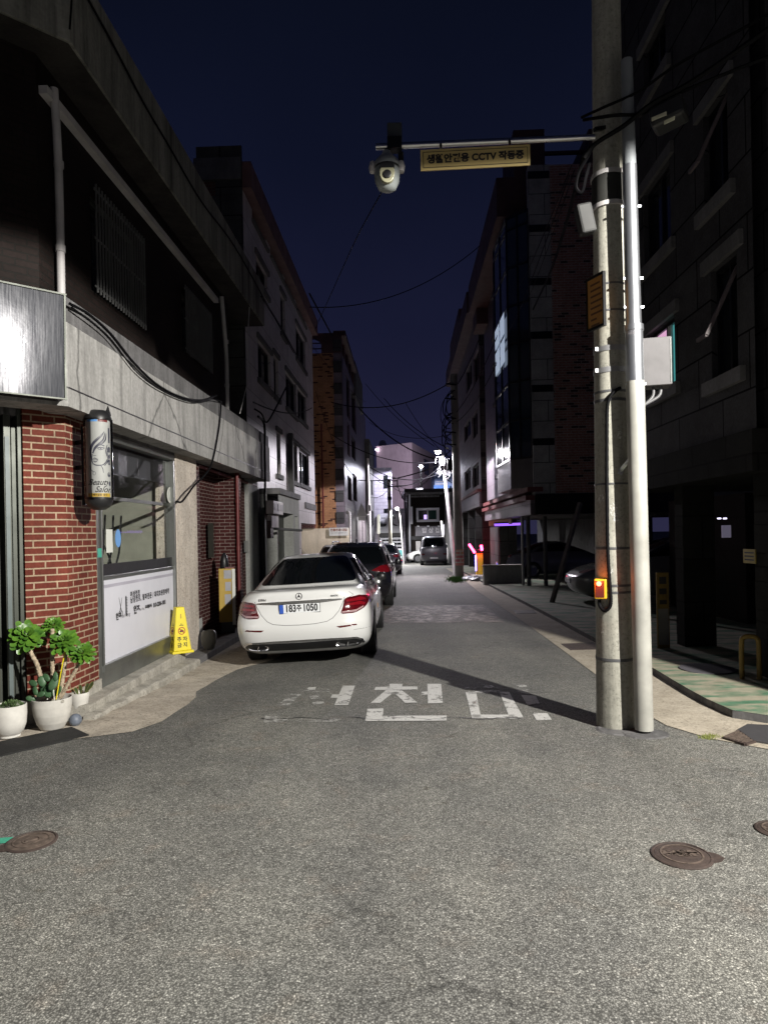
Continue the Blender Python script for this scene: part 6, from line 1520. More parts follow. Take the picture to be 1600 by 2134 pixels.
TL = [(.60, .925), (.80, .945), (.885, .915), (.90, .84), (.86, .775), (.73, .715), (.535, .715), (.575, .80)]
for sg_ in (1, -1):
    q = lambda pl: [(a * sg_, b_) for a, b_ in pl][::sg_]
    tl = car.patch('tail_light', q(TL), 'rear', mt['redlens'], rnd=.04, off=.007)
    car.patch('light_bar', q([(.625, .895), (.80, .915), (.865, .885), (.865, .86), (.80, .885), (.62, .868)]), 'rear', mt['redlens2'], rnd=.01, off=.010, parent=tl)
    car.patch('light_bar', q([(.615, .84), (.79, .86), (.855, .83), (.84, .80), (.78, .828), (.61, .815)]), 'rear', mt['redlens2'], rnd=.01, off=.010, parent=tl)
    car.patch('clear_strip', q([(.56, .748), (.74, .755), (.835, .795), (.83, .775), (.73, .728), (.55, .728)]), 'rear', mt['pinklens'], rnd=.006, off=.010, parent=tl)
    car.patch('reflector', q([(.48, .565), (.74, .575), (.75, .558), (.52, .54)]), 'rear', mt['redlens'], rnd=.01, off=.004, ny=6)
car.patch('bumper_trim', [(-.74, .265), (.74, .265), (.82, .335), (.76, .372), (.4, .372), (-.4, .372), (-.76, .372), (-.82, .335)], 'rear', mt['black'], rnd=.03, off=.006, nx=40)
mb = car.line([(-.81, .30), (-.79, .355), (-.72, .39), (-.4, .40), (0, .402), (.4, .40), (.72, .39), (.79, .355), (.81, .30)], 'rear', .026, .012); obj('bumper_chrome', mb, mt['chrome'], car.t, local=True, fix=False)
for sg_ in (1, -1):
    h = car.proj(.56 * sg_, .352, 'rear')[0]; cxx, cyy = .60 * sg_, h.y - .014
    mb = MB(); e_ = [(cxx + .150 * math.copysign(abs(math.cos(t)) ** .6, math.cos(t)), .315 + .036 * math.copysign(abs(math.sin(t)) ** .8, math.sin(t))) for t in [i * math.pi / 16 for i in range(32)]]
    inn = [(cxx + (x - cxx) * .86, .315 + (z - .315) * .68) for x, z in e_]
    sl_ = lambda x: cyy + .10 * ((abs(x) - .42) / .3) ** 2 * (1 if abs(x) > .42 else 0)
    for i in range(32):
        j = (i + 1) % 32; a, b_, c, d = e_[i], e_[j], inn[j], inn[i]
        mb.face([(a[0], sl_(a[0]), a[1]), (b_[0], sl_(b_[0]), b_[1]), (c[0], sl_(c[0]) + .006, c[1]), (d[0], sl_(d[0]) + .006, d[1])])
        mb.face([(a[0], sl_(a[0]), a[1]), (b_[0], sl_(b_[0]), b_[1]), (b_[0], sl_(b_[0]) + .04, b_[1]), (a[0], sl_(a[0]) + .04, a[1])])
    mb.bar((cxx, cyy + .004, .287), (cxx + .02, cyy + .004, .343), .022, .012)
    ex = obj('exhaust', mb, mt['chrome'], car.t, 40, local=True, fix=False)
    mb = MB(); mb.face([(x, sl_(x) + .016, z) for x, z in inn]); obj('exhaust_mouth', mb, mt['black'], ex, local=True, fix=False)
mb = MB(); h = lambda x, z, o=.012: (lambda q: q[0] + Vector((0, -o, 0)))(car.proj(x, z, 'rear'))
mb = car.line([(.605, .94), (.575, .86), (.52, .76), (.44, .675), (.36, .635), (.2, .615), (0, .61), (-.2, .615), (-.36, .635), (-.44, .675), (-.52, .76), (-.575, .86), (-.605, .94)], 'rear', .0065, .0015)
car.line([(-.86, .625), (-.88, .62), (-.9, .62)], 'rear', .005, .0015, mb); car.line([(.70, .50), (.9, .50)], 'rear', .004, .0015, mb); car.line([(.66, 1.0), (.72, .955), (.66, .93)], 'rear', .004, .0015, mb)
obj('panel_gap', mb, M('gap_grey', (.10, .10, .10), .7, var=0), car.t, local=True, fix=False)
car.patch('chrome_strip', [(-.57, .905), (-.28, .885), (.28, .885), (.57, .905), (.57, .922), (.3, .928), (-.3, .928), (-.57, .922)], 'rear', mt['chrome'], rnd=.005, off=.012, nx=36, ny=6)
yp_ = car.proj(0, .825, 'rear')[0].y - .014
FPl = Frame((0, yp_), (1, 0), (0, -1)); np_ = None
mb = MB(); mb.box(FPl, -.27, .27, -.03, 0, .765, .885); np_ = obj('number_plate', mb, mt['plate'], car.t, local=True, bevel=.006)
mb = MB(); mb.box(FPl, -.275, .275, -.035, -.0025, .758, .892); obj('plate_frame', mb, mt['black'], np_, local=True, bevel=.004)
mb = MB(); mb.box(FPl, -.268, -.215, 0, .0015, .767, .883); obj('blue_band', mb, mt['plateblue'], np_, local=True)
mb = MB(); pt = lambda x0: (lambda x, y: FPl.P(x0 + x * .82, .002, .825 + y * 1.05))
mb.text("183", .124, pt(-.118), bold=.0045); mb.text("주", .088, pt(-.006), bold=.003); mb.text("1050", .124, pt(.142), bold=.0045); obj('lettering', mb, mt['ink'], np_, local=True, fix=False)
mb = MB(); zs0 = .985; f = lambda x, y: h(x, zs0 + y, .006)
mb.ribbon([(.042 * math.cos(t), .042 * math.sin(t)) for t in [i * math.pi / 16 for i in range(33)]], .0075, f)
for k_ in range(3):
    t = math.pi / 2 + k_ * 2 * math.pi / 3; mb.poly([(.040 * math.cos(t), .040 * math.sin(t)), (.010 * math.cos(t + 1.05), .010 * math.sin(t + 1.05)), (0, 0), (.010 * math.cos(t - 1.05), .010 * math.sin(t - 1.05))], f)
obj('emblem', mb, M('emblem_chrome', (.30, .30, .31), .2, 1.0, var=0), car.t, local=True, fix=False)
mb = MB(); f = lambda x, y: h(-.50 + x, .957 + y, .005); mb.text("E350d", .042, f, bold=.001); f2 = lambda x, y: h(.47 + x, .962 + y, .005); mb.text("4MATIC", .030, f2, bold=.001); obj('badge_lettering', mb, M('badge_chrome', (.35, .35, .36), .25, 1.0, var=0), car.t, local=True, fix=False)
for sg_ in (1, -1):
    mb = MB(); mb.lathe((.985 * sg_, 3.42, 1.03), [(0, -.075), (.05, -.07), (.065, -.03), (.062, .03), (.04, .06), (0, .065)], 16, sx=1.35); mb.bar((.84 * sg_, 3.40, .98), (.95 * sg_, 3.42, 1.0), .035); obj('wing_mirror', mb, mt['black'], car.t, 60, local=True)
for ax in ('right', 'left'):
    mb = car.line([(1.3, .99), (2.34, .965), (3.6, .945)], ax, .012, .004); obj('belt_chrome', mb, mt['chrome'], car.t, local=True, fix=False)
    mb = car.line([(2.34, 1.0), (2.34, .6), (2.36, .35)], ax, .006, .0015); car.line([(1.25, 1.0), (1.5, .75), (1.55, .55)], ax, .006, .0015, mb); car.line([(3.55, .95), (3.55, .5)], ax, .006, .0015, mb); obj('door_gap', mb, M('gap_grey2', (.10, .10, .10), .7, var=0), car.t, local=True, fix=False)
    mb = MB()
    for y in (1.62, 2.75): mb.bar(car.proj(y, .83, ax)[0] + Vector((.025 if ax == 'right' else -.025, 0, 0)), car.proj(y + .22, .835, ax)[0] + Vector((.025 if ax == 'right' else -.025, 0, 0)), .02, .03)
    obj('door_handle', mb, mt['chrome'], car.t, local=True, bevel=.006)
car.patch('fuel_flap_sticker', [(1.95, .60), (2.03, .60), (2.03, .67), (1.95, .67)], 'right', M('amber_marker', (.35, .16, .05), .5), rnd=0, ny=3, nx=3)
for sg_ in (1, -1): car.patch('headlight', [(sg_ * a, b_) for a, b_ in ((.45, .60), (.80, .62), (.84, .70), (.5, .68))][::sg_], 'front', mt['pinklens'], rnd=.02)

# black SUV ahead of it
SUV_LO = [(.28, .80, .30, 4.45, .25, .3), (.36, .88, .14, 4.55, .3, .35), (.48, .92, .05, 4.6, .32, .4), (.62, .94, .0, 4.62, .32, .42), (.78, .94, .02, 4.6, .33, .44), (.92, .93, .06, 4.5, .34, .46), (1.04, .90, .09, 4.35, .36, .5), (1.12, .84, .14, 4.1, .4, .5), (1.15, .7, .3, 3.8, .4, .5)]
SUV_GR = [(1.02, .88, .11, 3.95, .34, .4), (1.14, .845, .15, 3.70, .34, .4), (1.28, .80, .24, 3.42, .34, .38), (1.42, .755, .36, 3.14, .32, .36), (1.54, .70, .50, 2.9, .30, .34), (1.62, .63, .66, 2.68, .28, .3), (1.67, .50, .9, 2.5, .2, .2), (1.685, .3, 1.2, 2.2, .1, .1)]
sX = at(737, 1200, 16.6).x
suv = Car('parked_car', 'black SUV with a red tail lamp parked ahead of the white saloon', (sX, 16.6, gz(sX, 18)), YAW - .01, paint('black_car_paint', (.012, .012, .016), .2), SUV_LO, SUV_GR, 4.6, None, axles=(1.0, 3.7), wheel_r=.36, pitch=-math.atan(.014), half=.93)
suv.patch('rear_window', [(-.74, 1.14), (.74, 1.14), (.60, 1.55), (-.60, 1.55)], 'rear', mt['carglass'], rnd=.08)
for ax in ('right', 'left'): suv.patch('side_window', [(.55, 1.12), (3.5, 1.1), (2.85, 1.56), (.9, 1.58)], ax, mt['carglass'], rnd=.06)
for sg_ in (1, -1):
    suv.patch('tail_light', [(sg_ * a, b_) for a, b_ in ((.42, .98), (.66, 1.10), (.90, 1.13), (.93, 1.02), (.84, .93), (.62, .94))][::sg_], 'rear', mt['redlens2'], rnd=.03, off=.008)
    mb = MB(); mb.lathe((1.02 * sg_, 3.3, 1.10), [(0, -.11), (.06, -.1), (.085, 0), (.06, .09), (0, .1)], 14, sx=1.3); mb.bar((.86 * sg_, 3.3, 1.06), (.98 * sg_, 3.3, 1.08), .05); obj('wing_mirror', mb, suv.paint, suv.t, 60, local=True)
mb = MB()
for sg_ in (1, -1): mb.tube(smoothpath([(.60 * sg_, .85, 1.64), (.61 * sg_, 1.0, 1.70), (.61 * sg_, 2.4, 1.70), (.60 * sg_, 2.6, 1.63)], 3), .018, 8)
mb.prism(Frame((0, 0), (0, 1), (1, 0)), [(.95, 1.67), (1.15, 1.68), (1.0, 1.77)], -.015, .015)
obj('roof_rail', mb, mt['chrome'], suv.t, 50, local=True)
mb = MB(); y_ = suv.proj(0, .72, 'rear')[0].y - .012; mb.box(Frame((0, y_), (1, 0), (0, -1)), -.27, .27, -.03, 0, .68, .80); obj('number_plate', mb, mt['plate'], suv.t, local=True)
def simple(name, label, loc, yaw, pm, lo, gr, L, zd, axles, wr, half, front=False, pitch=0.0, tail=True, plate_z=.8):
    c = Car(name, label, loc, yaw, pm, lo, gr, L, zd, axles=axles, wheel_r=wr, half=half, pitch=pitch)
    top = gr[-3][0]; b0_ = gr[1][0]; wb = gr[1][1]
    c.patch('rear_window', [(-wb * .85, b0_ + .03), (wb * .85, b0_ + .03), (wb * .7, top - .06), (-wb * .7, top - .06)], 'rear', mt['carglass'], rnd=.06, ny=10, nx=12)
    c.patch('windscreen', [(-wb * .85, b0_ + .03), (wb * .85, b0_ + .03), (wb * .66, top - .06), (-wb * .66, top - .06)], 'front', mt['carglass'], rnd=.06, ny=10, nx=12)
    yr, yf = gr[1][2], gr[1][3]
    for ax in ('right', 'left'): c.patch('side_window', [(yr + .5, b0_ + .02), (yf - .35, b0_), (gr[-4][3] - .15, top - .07), (gr[-4][2] + .3, top - .07)], ax, mt['carglass'], rnd=.05, ny=8, nx=16)
    z = lo[-4][0] - .06; w_ = lo[-4][1]
    for sg_ in (1, -1):
        c.patch('tail_light', [(sg_ * a, b_) for a, b_ in ((w_ * .68, z - .08), (w_ * .95, z - .1), (w_ * .97, z + .06), (w_ * .66, z + .05))][::sg_], 'rear', mt['redlens'], rnd=.02, ny=5, nx=6)
        zf = zd(L - .3, z) if zd else z
        c.patch('headlight', [(sg_ * a, b_) for a, b_ in ((w_ * .5, zf - .1), (w_ * .88, zf - .1), (w_ * .92, zf + .0), (w_ * .55, zf - .02))][::sg_], 'front', mt['pinklens'], rnd=.02, ny=5, nx=6)
    for e_, sgn in (('rear', -1), ('front', 1)):
        h_ = c.proj(0, .52, e_)[0].y + .012 * sgn; mb = MB(); mb.box(Frame((0, h_), (1, 0), (0, sgn)), -.26, .26, -.04, .0, .46, .57); obj('number_plate', mb, mt['plate'], c.t, local=True)
    return c
c = at(808, 1165, 33.0)
simple('parked_car', 'dark hatchback mostly hidden beyond the black SUV', (c.x - .25, 33.0, gz(0, 34)), YAW, paint('charcoal_paint', (.03, .03, .035), .25), SEDAN_LO, SEDAN_GR, 4.92, sedan_z, (1.13, 4.07), .335, .91)
silver = simple('parked_car', 'silver car in the lot before the low cream wall', (-1.95, 29.4, gz(-1, 28) + .10), math.pi + .05, paint('silver_paint', (.48, .48, .46), .3, .0), SEDAN_LO, SEDAN_GR, 4.92, sedan_z, (1.13, 4.07), .335, .91)
simple('parked_car', 'white car peeping past the grey porch beside the silver car', (-3.86, 28.6, gz(-1, 27) + .10), math.pi, paint('white_paint2', (.6, .6, .6), .3), SEDAN_LO, SEDAN_GR, 4.92, sedan_z, (1.13, 4.07), .335, .91)
c = at(1062, 1165, 28.0)
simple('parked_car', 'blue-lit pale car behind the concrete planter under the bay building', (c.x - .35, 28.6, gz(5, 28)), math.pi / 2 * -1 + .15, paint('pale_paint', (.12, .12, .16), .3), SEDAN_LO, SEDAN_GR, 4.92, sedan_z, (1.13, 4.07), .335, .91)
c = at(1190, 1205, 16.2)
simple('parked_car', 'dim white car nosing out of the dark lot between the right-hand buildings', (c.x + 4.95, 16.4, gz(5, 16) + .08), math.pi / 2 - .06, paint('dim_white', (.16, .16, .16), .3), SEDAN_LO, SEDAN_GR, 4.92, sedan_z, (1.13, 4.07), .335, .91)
VAN_LO = [(.30, .78, .10, 4.3, .14, .3), (.4, .88, .04, 4.35, .16, .3), (.6, .91, .0, 4.38, .16, .3), (.85, .92, .0, 4.36, .16, .32), (1.05, .91, .02, 4.3, .16, .34), (1.2, .89, .05, 4.2, .18, .36), (1.25, .8, .12, 4.0, .2, .36)]
VAN_GR = [(1.1, .89, .05, 4.2, .16, .3), (1.25, .87, .07, 4.05, .16, .3), (1.45, .84, .10, 3.8, .16, .3), (1.65, .81, .14, 3.55, .16, .3), (1.82, .76, .20, 3.3, .18, .3), (1.92, .66, .3, 3.1, .2, .3), (1.97, .45, .6, 2.8, .2, .2), (1.98, .3, 1.0, 2.4, .1, .1)]
c = at(904, 1150, 45.5)
simple('parked_van', 'small dark grey van seen from behind near the far junction', (c.x, 45.5, gz(3, 47)), YAW, paint('grey_van_paint', (.09, .09, .11), .3), VAN_LO, VAN_GR, 4.4, None, (.8, 3.4), .33, .9)['cat'] if False else simple('parked_van', 'small dark grey van seen from behind near the far junction', (c.x, 45.5, gz(3, 47)), YAW, paint('grey_van_paint', (.09, .09, .11), .3), VAN_LO, VAN_GR, 4.4, None, (.8, 3.4), .33, .9)
c = at(847, 1160, 52.5)
simple('parked_car', 'bright white car standing side-on at the far junction', (c.x + 4.9, 52.6, gz(3, 52)), math.pi / 2, paint('white_paint3', (.75, .75, .75), .3), SEDAN_LO, SEDAN_GR, 4.92, sedan_z, (1.13, 4.07), .335, .91)

# ================================================================== FAR END OF THE STREET
def lampglobe(parent, q, r, mat): mb = MB(); mb.lathe(q, [(r * math.sin(math.pi * i / 10), -r * .7 * math.cos(math.pi * i / 10)) for i in range(11)], 16); return obj('lamp', mb, mat, parent, 80)
E1, E2, E3 = emit('warm_lamp', (1.0, .93, .82), 60), emit('blue_white_lamp', (.72, .80, 1.0), 60), emit('white_lamp', (1, 1, .96), 40)
lp = thing('street_lamp', 'white leaning street-lamp pole glaring beside the dark concrete pole', 'street lamp', tuple(at(948, 1197, 29.6)))
q0, q1 = at(949, 1197, 30.2), at(922, 950, 30.3)
mb = MB(); mb.tube([Vector((q0.x, q0.y, gz(3, 29) - .1)), q0.lerp(q1, .45), q1], [.095, .085, .07], 14); obj('pole', mb, mt['whitepole'], lp, 60)
ql = at(912, 941, 29.85); mb = MB(); mb.tube(smoothpath([q1, at(922, 944, 30.2), at(918, 938, 30.0), ql + Vector((.05, 0, .06))], 4), .025, 8); obj('arm', mb, mt['blackmetal'], lp, 60)
mb = MB(); mb.lathe(ql + Vector((0, 0, .03)), [(0, .10), (.08, .08), (.15, .02), (.16, 0)], 16); obj('hood', mb, mt['pvc'], lp, 60)
lampglobe(lp, ql - Vector((0, 0, .03)), .12, E1)
mb = MB(); random.seed(8)
for k in range(14):
    a = q0.lerp(q1, random.uniform(.86, 1.0)); mb.tube(smoothpath([a, a + Vector((random.uniform(-.35, .3), -.05, random.uniform(-.3, .15))), a + Vector((random.uniform(-.4, .25), -.05, random.uniform(-.6, -.1)))], 4), .016, 5)
mb.box(Frame((q1.x, q1.y - .1), (1, 0), (0, -1)), -.15, .1, 0, .1, q1.z - .45, q1.z - .1)
obj('cable_knot', mb, mt['conduit'], lp)
dp = thing('utility_pole', 'dark concrete utility pole with faded posters next to the leaning lamp', 'utility pole', tuple(at(963, 1206, 29.2)))
q0 = at(957, 1206, 29.2); q1 = at(945, 780, 29.2)
mb = MB(); mb.tube([Vector((q0.x, q0.y, gz(3, 29) - .1)), q1], [.19, .15], 24); obj('shaft', mb, mt['poledark'], dp, 60)
mb = MB(); f0, f1 = at(957, 1195, 29.2), at(955, 1145, 29.2); mb.lathe((f0.x, f0.y, 0), [(.196, f0.z + .35), (.196, f1.z)], 24); obj('poster', mb, brick('faded_posters', (.55, .42, .2), (.50, .14, .2), (.5, .5, .45), .5, .16, .03, bump=0), dp, 60)
mb = MB()
for py in (800, 830, 870, 900, 925): a, b_ = at(928, py, 29), at(950, py + 2, 29); mb.bar(a, b_, .05)
random.seed(9)
for k in range(10): a = at(942 + random.uniform(-4, 6), random.uniform(800, 960), 28.9); mb.tube(smoothpath([a, a + Vector((-.3, 0, -.3)), a + Vector((-.35, 0, -.9)), a + Vector((-.05, 0, -1.2))], 4), .022, 5)
mb.box(Frame((at(936, 965, 28.8).x, 28.8), (1, 0), (0, -1)), -.1, .12, 0, .2, at(936, 980, 28.8).z, at(936, 958, 28.8).z)
obj('pole_fittings', mb, mt['cable'], dp)
cp = thing('street_lamp', 'blue-white lamp glaring above the dark brick shop', 'street lamp', tuple(at(877, 1010, 55)))
ql = at(877, 972, 54.5); mb = MB(); mb.tube([(ql.x, ql.y + .15, gz(3, 55)), (ql.x, ql.y + .15, ql.z)], .07, 8); obj('pole', mb, mt['poledark'], cp, 60); lampglobe(cp, ql, .17, E2)
c2_ = thing('street_lamp', 'small white lamp on the curved post by the pale shopfront', 'street lamp', tuple(at(838, 1160, 49)))
ql = at(827, 1060, 48.5); a = at(841, 1165, 48.8); mb = MB(); mb.tube(smoothpath([(a.x, a.y, gz(1, 48)), at(836, 1110, 48.8), at(833, 1072, 48.7), at(830, 1060, 48.6), ql], 4), .05, 8); obj('pole', mb, mt['pvc'], c2_, 60); lampglobe(c2_, ql, .14, E3)
# left pole with sign plates, mirror
wp = thing('sign_pole', 'pale pole carrying a square box at the left edge of the far road', 'pole', tuple(at(770, 1140, 30.0)))
a, b_ = at(766, 955, 30), at(771, 1145, 30); mb = MB(); mb.tube([(b_.x, 30, gz(0, 30)), at(769, 1060, 30), a], [.085, .07, .05], 12); obj('pole', mb, mt['whitepole'], wp, 60)
q = at(769.5, 1059, 29.9); mb = MB(); mb.box(Frame((q.x, q.y), (1, 0), (0, -1)), -.08, .08, 0, .12, q.z - .14, q.z + .14); obj('box', mb, mt['whitepole'], wp, bevel=.01)
FT = Frame((0, 29.8), (1, 0), (0, -1)); P3 = lambda x, y: (lambda v: (v.x, v.z))(at(x, y, 29.8))
sp = thing('road_sign', 'back of a grey triangular sign with a small plate below', 'road sign', tuple(at(753, 1085, 29.8)))
mb = MB(); mb.prism(FT, [P3(753, 1047), P3(742.5, 1077), P3(766, 1076)][::-1], -.02, 0); obj('triangle', mb, mt['pvc'], sp)
mb = MB(); mb.prism(FT, [P3(747, 1077), P3(761, 1077), P3(761, 1085), P3(747, 1085)][::-1], -.02, -.002); obj('plate', mb, mt['pvc'], sp)
mb = MB(); mb.bar(at(757, 1060, 29.85), at(759, 1085, 29.85), .04); mb.bar(at(759, 1073, 29.85), at(770, 1072, 29.95), .03); obj('bracket', mb, mt['whitepole'], sp)
mr = thing('mirror_post', 'slim white post with a round traffic mirror beside the cream wall', 'traffic mirror', tuple(at(729, 1130, 28.7)))
a, b_ = at(729, 1135, 28.7), at(729, 1078, 28.7); mb = MB(); mb.tube(smoothpath([(a.x, 28.7, gz(-1, 28)), b_, at(727, 1072, 28.7), at(724, 1068, 28.7)], 4), .04, 8); obj('post', mb, mt['whitepole'], mr, 60)
q = at(724.5, 1068, 28.6); mb = MB(); mb.lathe(q, [(0, .03), (.07, .02), (.085, 0), (0, -.01)], 16, axis=(0, -1, 0)); obj('mirror', mb, mt['pvc'], mr, 60)
vp_ = thing('utility_pole', 'grey pole with crossarms in front of the pale shopfront', 'utility pole', tuple(at(813, 1160, 47)))
a = at(814, 1165, 47); b_ = at(810, 1000, 47); mb = MB(); mb.tube([(a.x, 47, gz(0, 47)), at(812, 1065, 47)], .13, 12); mb.tube([at(812, 1066, 47), b_], .12, 12); obj('shaft', mb, mt['pole'], vp_, 60)
mb = MB()
for py in (1002, 1014): mb.bar(at(808, py, 46.9), at(829, py, 46.9), .07)
mb.bar(at(828, 999, 46.9), at(828, 1016, 46.9), .08); mb.box(Frame((at(813, 1040, 46.8).x, 46.8), (1, 0), (0, -1)), -.2, .1, 0, .2, at(813, 1042, 46.8).z, at(813, 1035, 46.8).z); obj('crossarm', mb, mt['cable'], vp_)
lb = thing('lightbox_sign', 'tall pale shop lightbox sign on the left corner', 'sign', tuple(at(789, 1090, 44)))
mb = MB(); mb.prism(Frame((0, 44), (1, 0), (0, -1)), [(at(x, y, 44).x, at(x, y, 44).z) for x, y in ((786, 1112), (792, 1112), (791, 1071), (786, 1074))], -.5, 0); obj('box', mb, emit('pale_lightbox', (.85, .85, .72), .75), lb)
mb = MB(); a = at(788.5, 1112, 44); mb.tube([(a.x, 44.1, gz(0, 44)), (a.x, 44.1, a.z)], .06, 8); obj('post', mb, mt['pvc'], lb)
# pale shopfront at the far left
FF = lambda Y: Frame((0, Y), (1, 0), (0, -1))
def R(mb, Y, x0, y0, x1, y1, n0=-.1, n1=0.0):
    a, b_ = at(x0, y0, Y), at(x1, y1, Y); mb.box(FF(Y), min(a.x, b_.x), max(a.x, b_.x), n0, n1, min(a.z, b_.z), max(a.z, b_.z)); return mb
sf = thing('shop_building', 'pale lavender shop block with stepped signboards at the end of the street', 'building', tuple(at(815, 1165, 57)))
obj('wall', R(MB(), 57, 778, 975, 820, 1180, -8), mt['lav'], sf); obj('side_wall', R(MB(), 57.02, 820.2, 1060, 846, 1180, -8), mt['lav'], sf)
obj('window', R(MB(), 57, 799, 991, 809, 1018, -.1, .02), mt['darkglass'], sf); obj('window', R(MB(), 57, 800, 1060, 810, 1069, -.1, .02), mt['darkglass'], sf)
sg1 = obj('signboard', R(MB(), 56.8, 788, 1071, 829, 1089, -.1), mt['film'], sf)
a, b_ = at(795, 1080, 56.68), at(825, 1080, 56.68); mb = MB()
for k in range(7): 
    if k in (2,): continue
    mb.box(FF(56.68), a.x + k * .17, a.x + k * .17 + .12, -.015, .01, a.z - .06, a.z + .07)
obj('lettering', mb, mt['greyink'], sg1)
sg2 = obj('signboard', R(MB(), 56.8, 790, 1091, 838, 1110, -.1), mt['film'], sf)
mb = MB(); V_ = lambda x, y: (lambda v: (v.x, v.z))(at(x, y, 56.68))
mb.prism(FF(56.68), [V_(792, 1091), V_(806, 1092), V_(803, 1097), V_(792, 1098)][::-1], -.015, .012); mb.prism(FF(56.68), [V_(816, 1091), V_(820, 1091), V_(830, 1096), V_(823, 1096)][::-1], -.015, .012); obj('signboard_art', mb, mt['ink'], sg2)
mb = MB()
R(mb, 56.7, 790, 1111, 840, 1118, -.6); obj('awning', mb, mt['trim'], sf)
mb = MB()
R(mb, 56.75, 792, 1119, 838, 1150, -.2); obj('shop_window', mb, mt['darkglass'], sf)
mb = MB()
for y in (1121, 1128, 1136): R(mb, 56.7, 792, y, 838, y + 3, -.1)
for x in (792, 803, 815, 827): R(mb, 56.68, x, 1119, x + 1.2, 1150, -.1)
obj('window_frame', mb, mt['film'], sf)
mb = MB(); R(mb, 56.6, 792, 1143, 839, 1166, -.3); obj('counter', mb, mt['lav'], sf)
tb = thing('bin', 'small turquoise bin outside the pale shopfront', 'bin', tuple(at(830, 1160, 51)))
mb = MB(); R(mb, 51.5, 827, 1146, 838, 1163, -.5); obj('body', mb, M('turquoise', (.10, .42, .42), .5), tb, bevel=.03)
mb = MB(); R(mb, 51.45, 826.5, 1144, 838.5, 1146.2, -.6); obj('lid', mb, mt['film'], tb)
# dark brick restaurant
rb_ = thing('restaurant_building', 'dark brick two-storey eatery with a pale framed window and a signboard', 'building', tuple(at(900, 1165, 54)))
YB = 54.0
obj('wall', R(MB(), YB, 848, 1024, 949, 1185, -9), mt['darkbrick'], rb_)
obj('roof_edge', R(MB(), YB, 842, 1020, 950, 1025.5, -9, .5), mt['blackmetal'], rb_)
mb = MB(); R(mb, YB, 845, 1026, 922, 1030, -.1, .3); R(mb, YB, 856, 1033, 915, 1035.5, -.1, .05); obj('eave_board', mb, mt['ledge'], rb_)
mb = MB(); R(mb, YB, 867, 1059, 915, 1063, -.1, .1); R(mb, YB, 868, 1083, 915, 1087, -.1, .1); R(mb, YB, 867, 1063.2, 872, 1082.8, -.1, .1); R(mb, YB, 909, 1063.2, 915, 1082.8, -.1, .1); R(mb, YB, 889.5, 1063.2, 892.5, 1082.8, -.1, .08); wf_ = obj('window', mb, mt['film'], rb_)
obj('pane', R(MB(), YB, 872.2, 1063.4, 889.3, 1082.6, -.1, .03), mt['darkglass'], wf_); obj('pane', R(MB(), YB, 892.7, 1063.4, 908.8, 1082.6, -.1, .03), M('green_glass', (.01, .04, .035), .1, var=0), wf_)
obj('lit_poster', R(MB(), YB, 883, 1073, 889, 1082, -.1, .06), emit('violet_lit', (.55, .40, 1.0), 1.6), wf_)
sb_ = obj('signboard', R(MB(), YB, 865, 1097, 922, 1116, -.1, .25), M('grey_signboard', (.10, .095, .115), .5), rb_)
a = at(888, 1106, YB); mb = MB(); mb.text("밥 상 집", .46, lambda x, y: Vector((a.x + .35 + x * .95, YB - .262, a.z + y)), bold=.012); obj('lettering', mb, M('sign_letter', (.34, .33, .36), .5, var=0), sb_, fix=False)
mb = MB()
for x in (869, 890, 912): R(mb, YB - .3, x, 1095.5, x + 4, 1097.5, -.3, .2)
obj('sign_lamp', mb, mt['film'], rb_)
mb = MB()
R(mb, YB, 848, 1100, 856, 1175, -.1, .2); R(mb, YB, 856, 1118, 925, 1124, -.1, .12); obj('entrance_trim', mb, mt['blackmetal'], rb_)
mb = MB(); R(mb, YB, 866, 1128, 876, 1150, -.1, .05); obj('poster', mb, mt['pvc'], rb_)
mb = MB(); mb.tube([(at(854, 1165, 53.6).x, 53.6, gz(2, 53)), at(853, 1030, 53.6)], .07, 8); obj('downpipe', mb, mt['film'], rb_, 60)
obj('hanging_sign', R(MB(), 53.5, 855, 1056, 860, 1092, -.3), mt['film'], rb_)
obj('roof_lightbox', R(MB(), 53.4, 867, 1017, 881, 1020, -.3), emit('roof_light', (.9, .88, 1.0), 1.6), rb_)
# pale block rising behind and the bluish house
tw = thing('tower_block', 'pale pinkish block rising above the dark eatery at the street end', 'building', tuple(at(860, 1165, 80)))
YT = 82; a, b_, c = at(784, 930, YT), at(858, 922, YT - 3), at(950, 962, YT + 28)
zt_ = a.z; mb = MB(); P4 = [Vector((a.x, YT, 0)), Vector((b_.x, YT - 3, 0)), Vector((c.x, YT + 28, 0)), Vector((a.x, YT + 28, 0))]
zt_ = b_.z
mb.face([(p.x, p.y, zt_) for p in P4]); 
for p, q in zip(P4, P4[1:] + P4[:1]): mb.face([(p.x, p.y, -2), (q.x, q.y, -2), (q.x, q.y, zt_), (p.x, p.y, zt_)])
obj('wall', mb, mt['tower'], tw)
FTw = Frame((P4[1].x, P4[1].y), (P4[2] - P4[1])[:2], Vector((P4[1].y - P4[2].y, P4[2].x - P4[1].x)))
if FTw.n.y > 0: FTw.n = -FTw.n
for k in range(3):
    o = (6.5 + k * 6, 9.5 + k * 6, zt_ - 3.2, zt_ - 1.3); window(tw, FTw, o, .06, mull=1)
mb = MB(); a = at(797, 917, YT + 4); mb.lathe((a.x, a.y, zt_), [(.5, 0), (.5, .8), (.3, 1.2), (0, 1.3)], 14); mb.box(FF(YT + 4), a.x - .5, a.x + .5, -.5, .5, zt_ - .5, zt_ + .1); obj('roof_tank', mb, mt['pvc'], tw, 50)
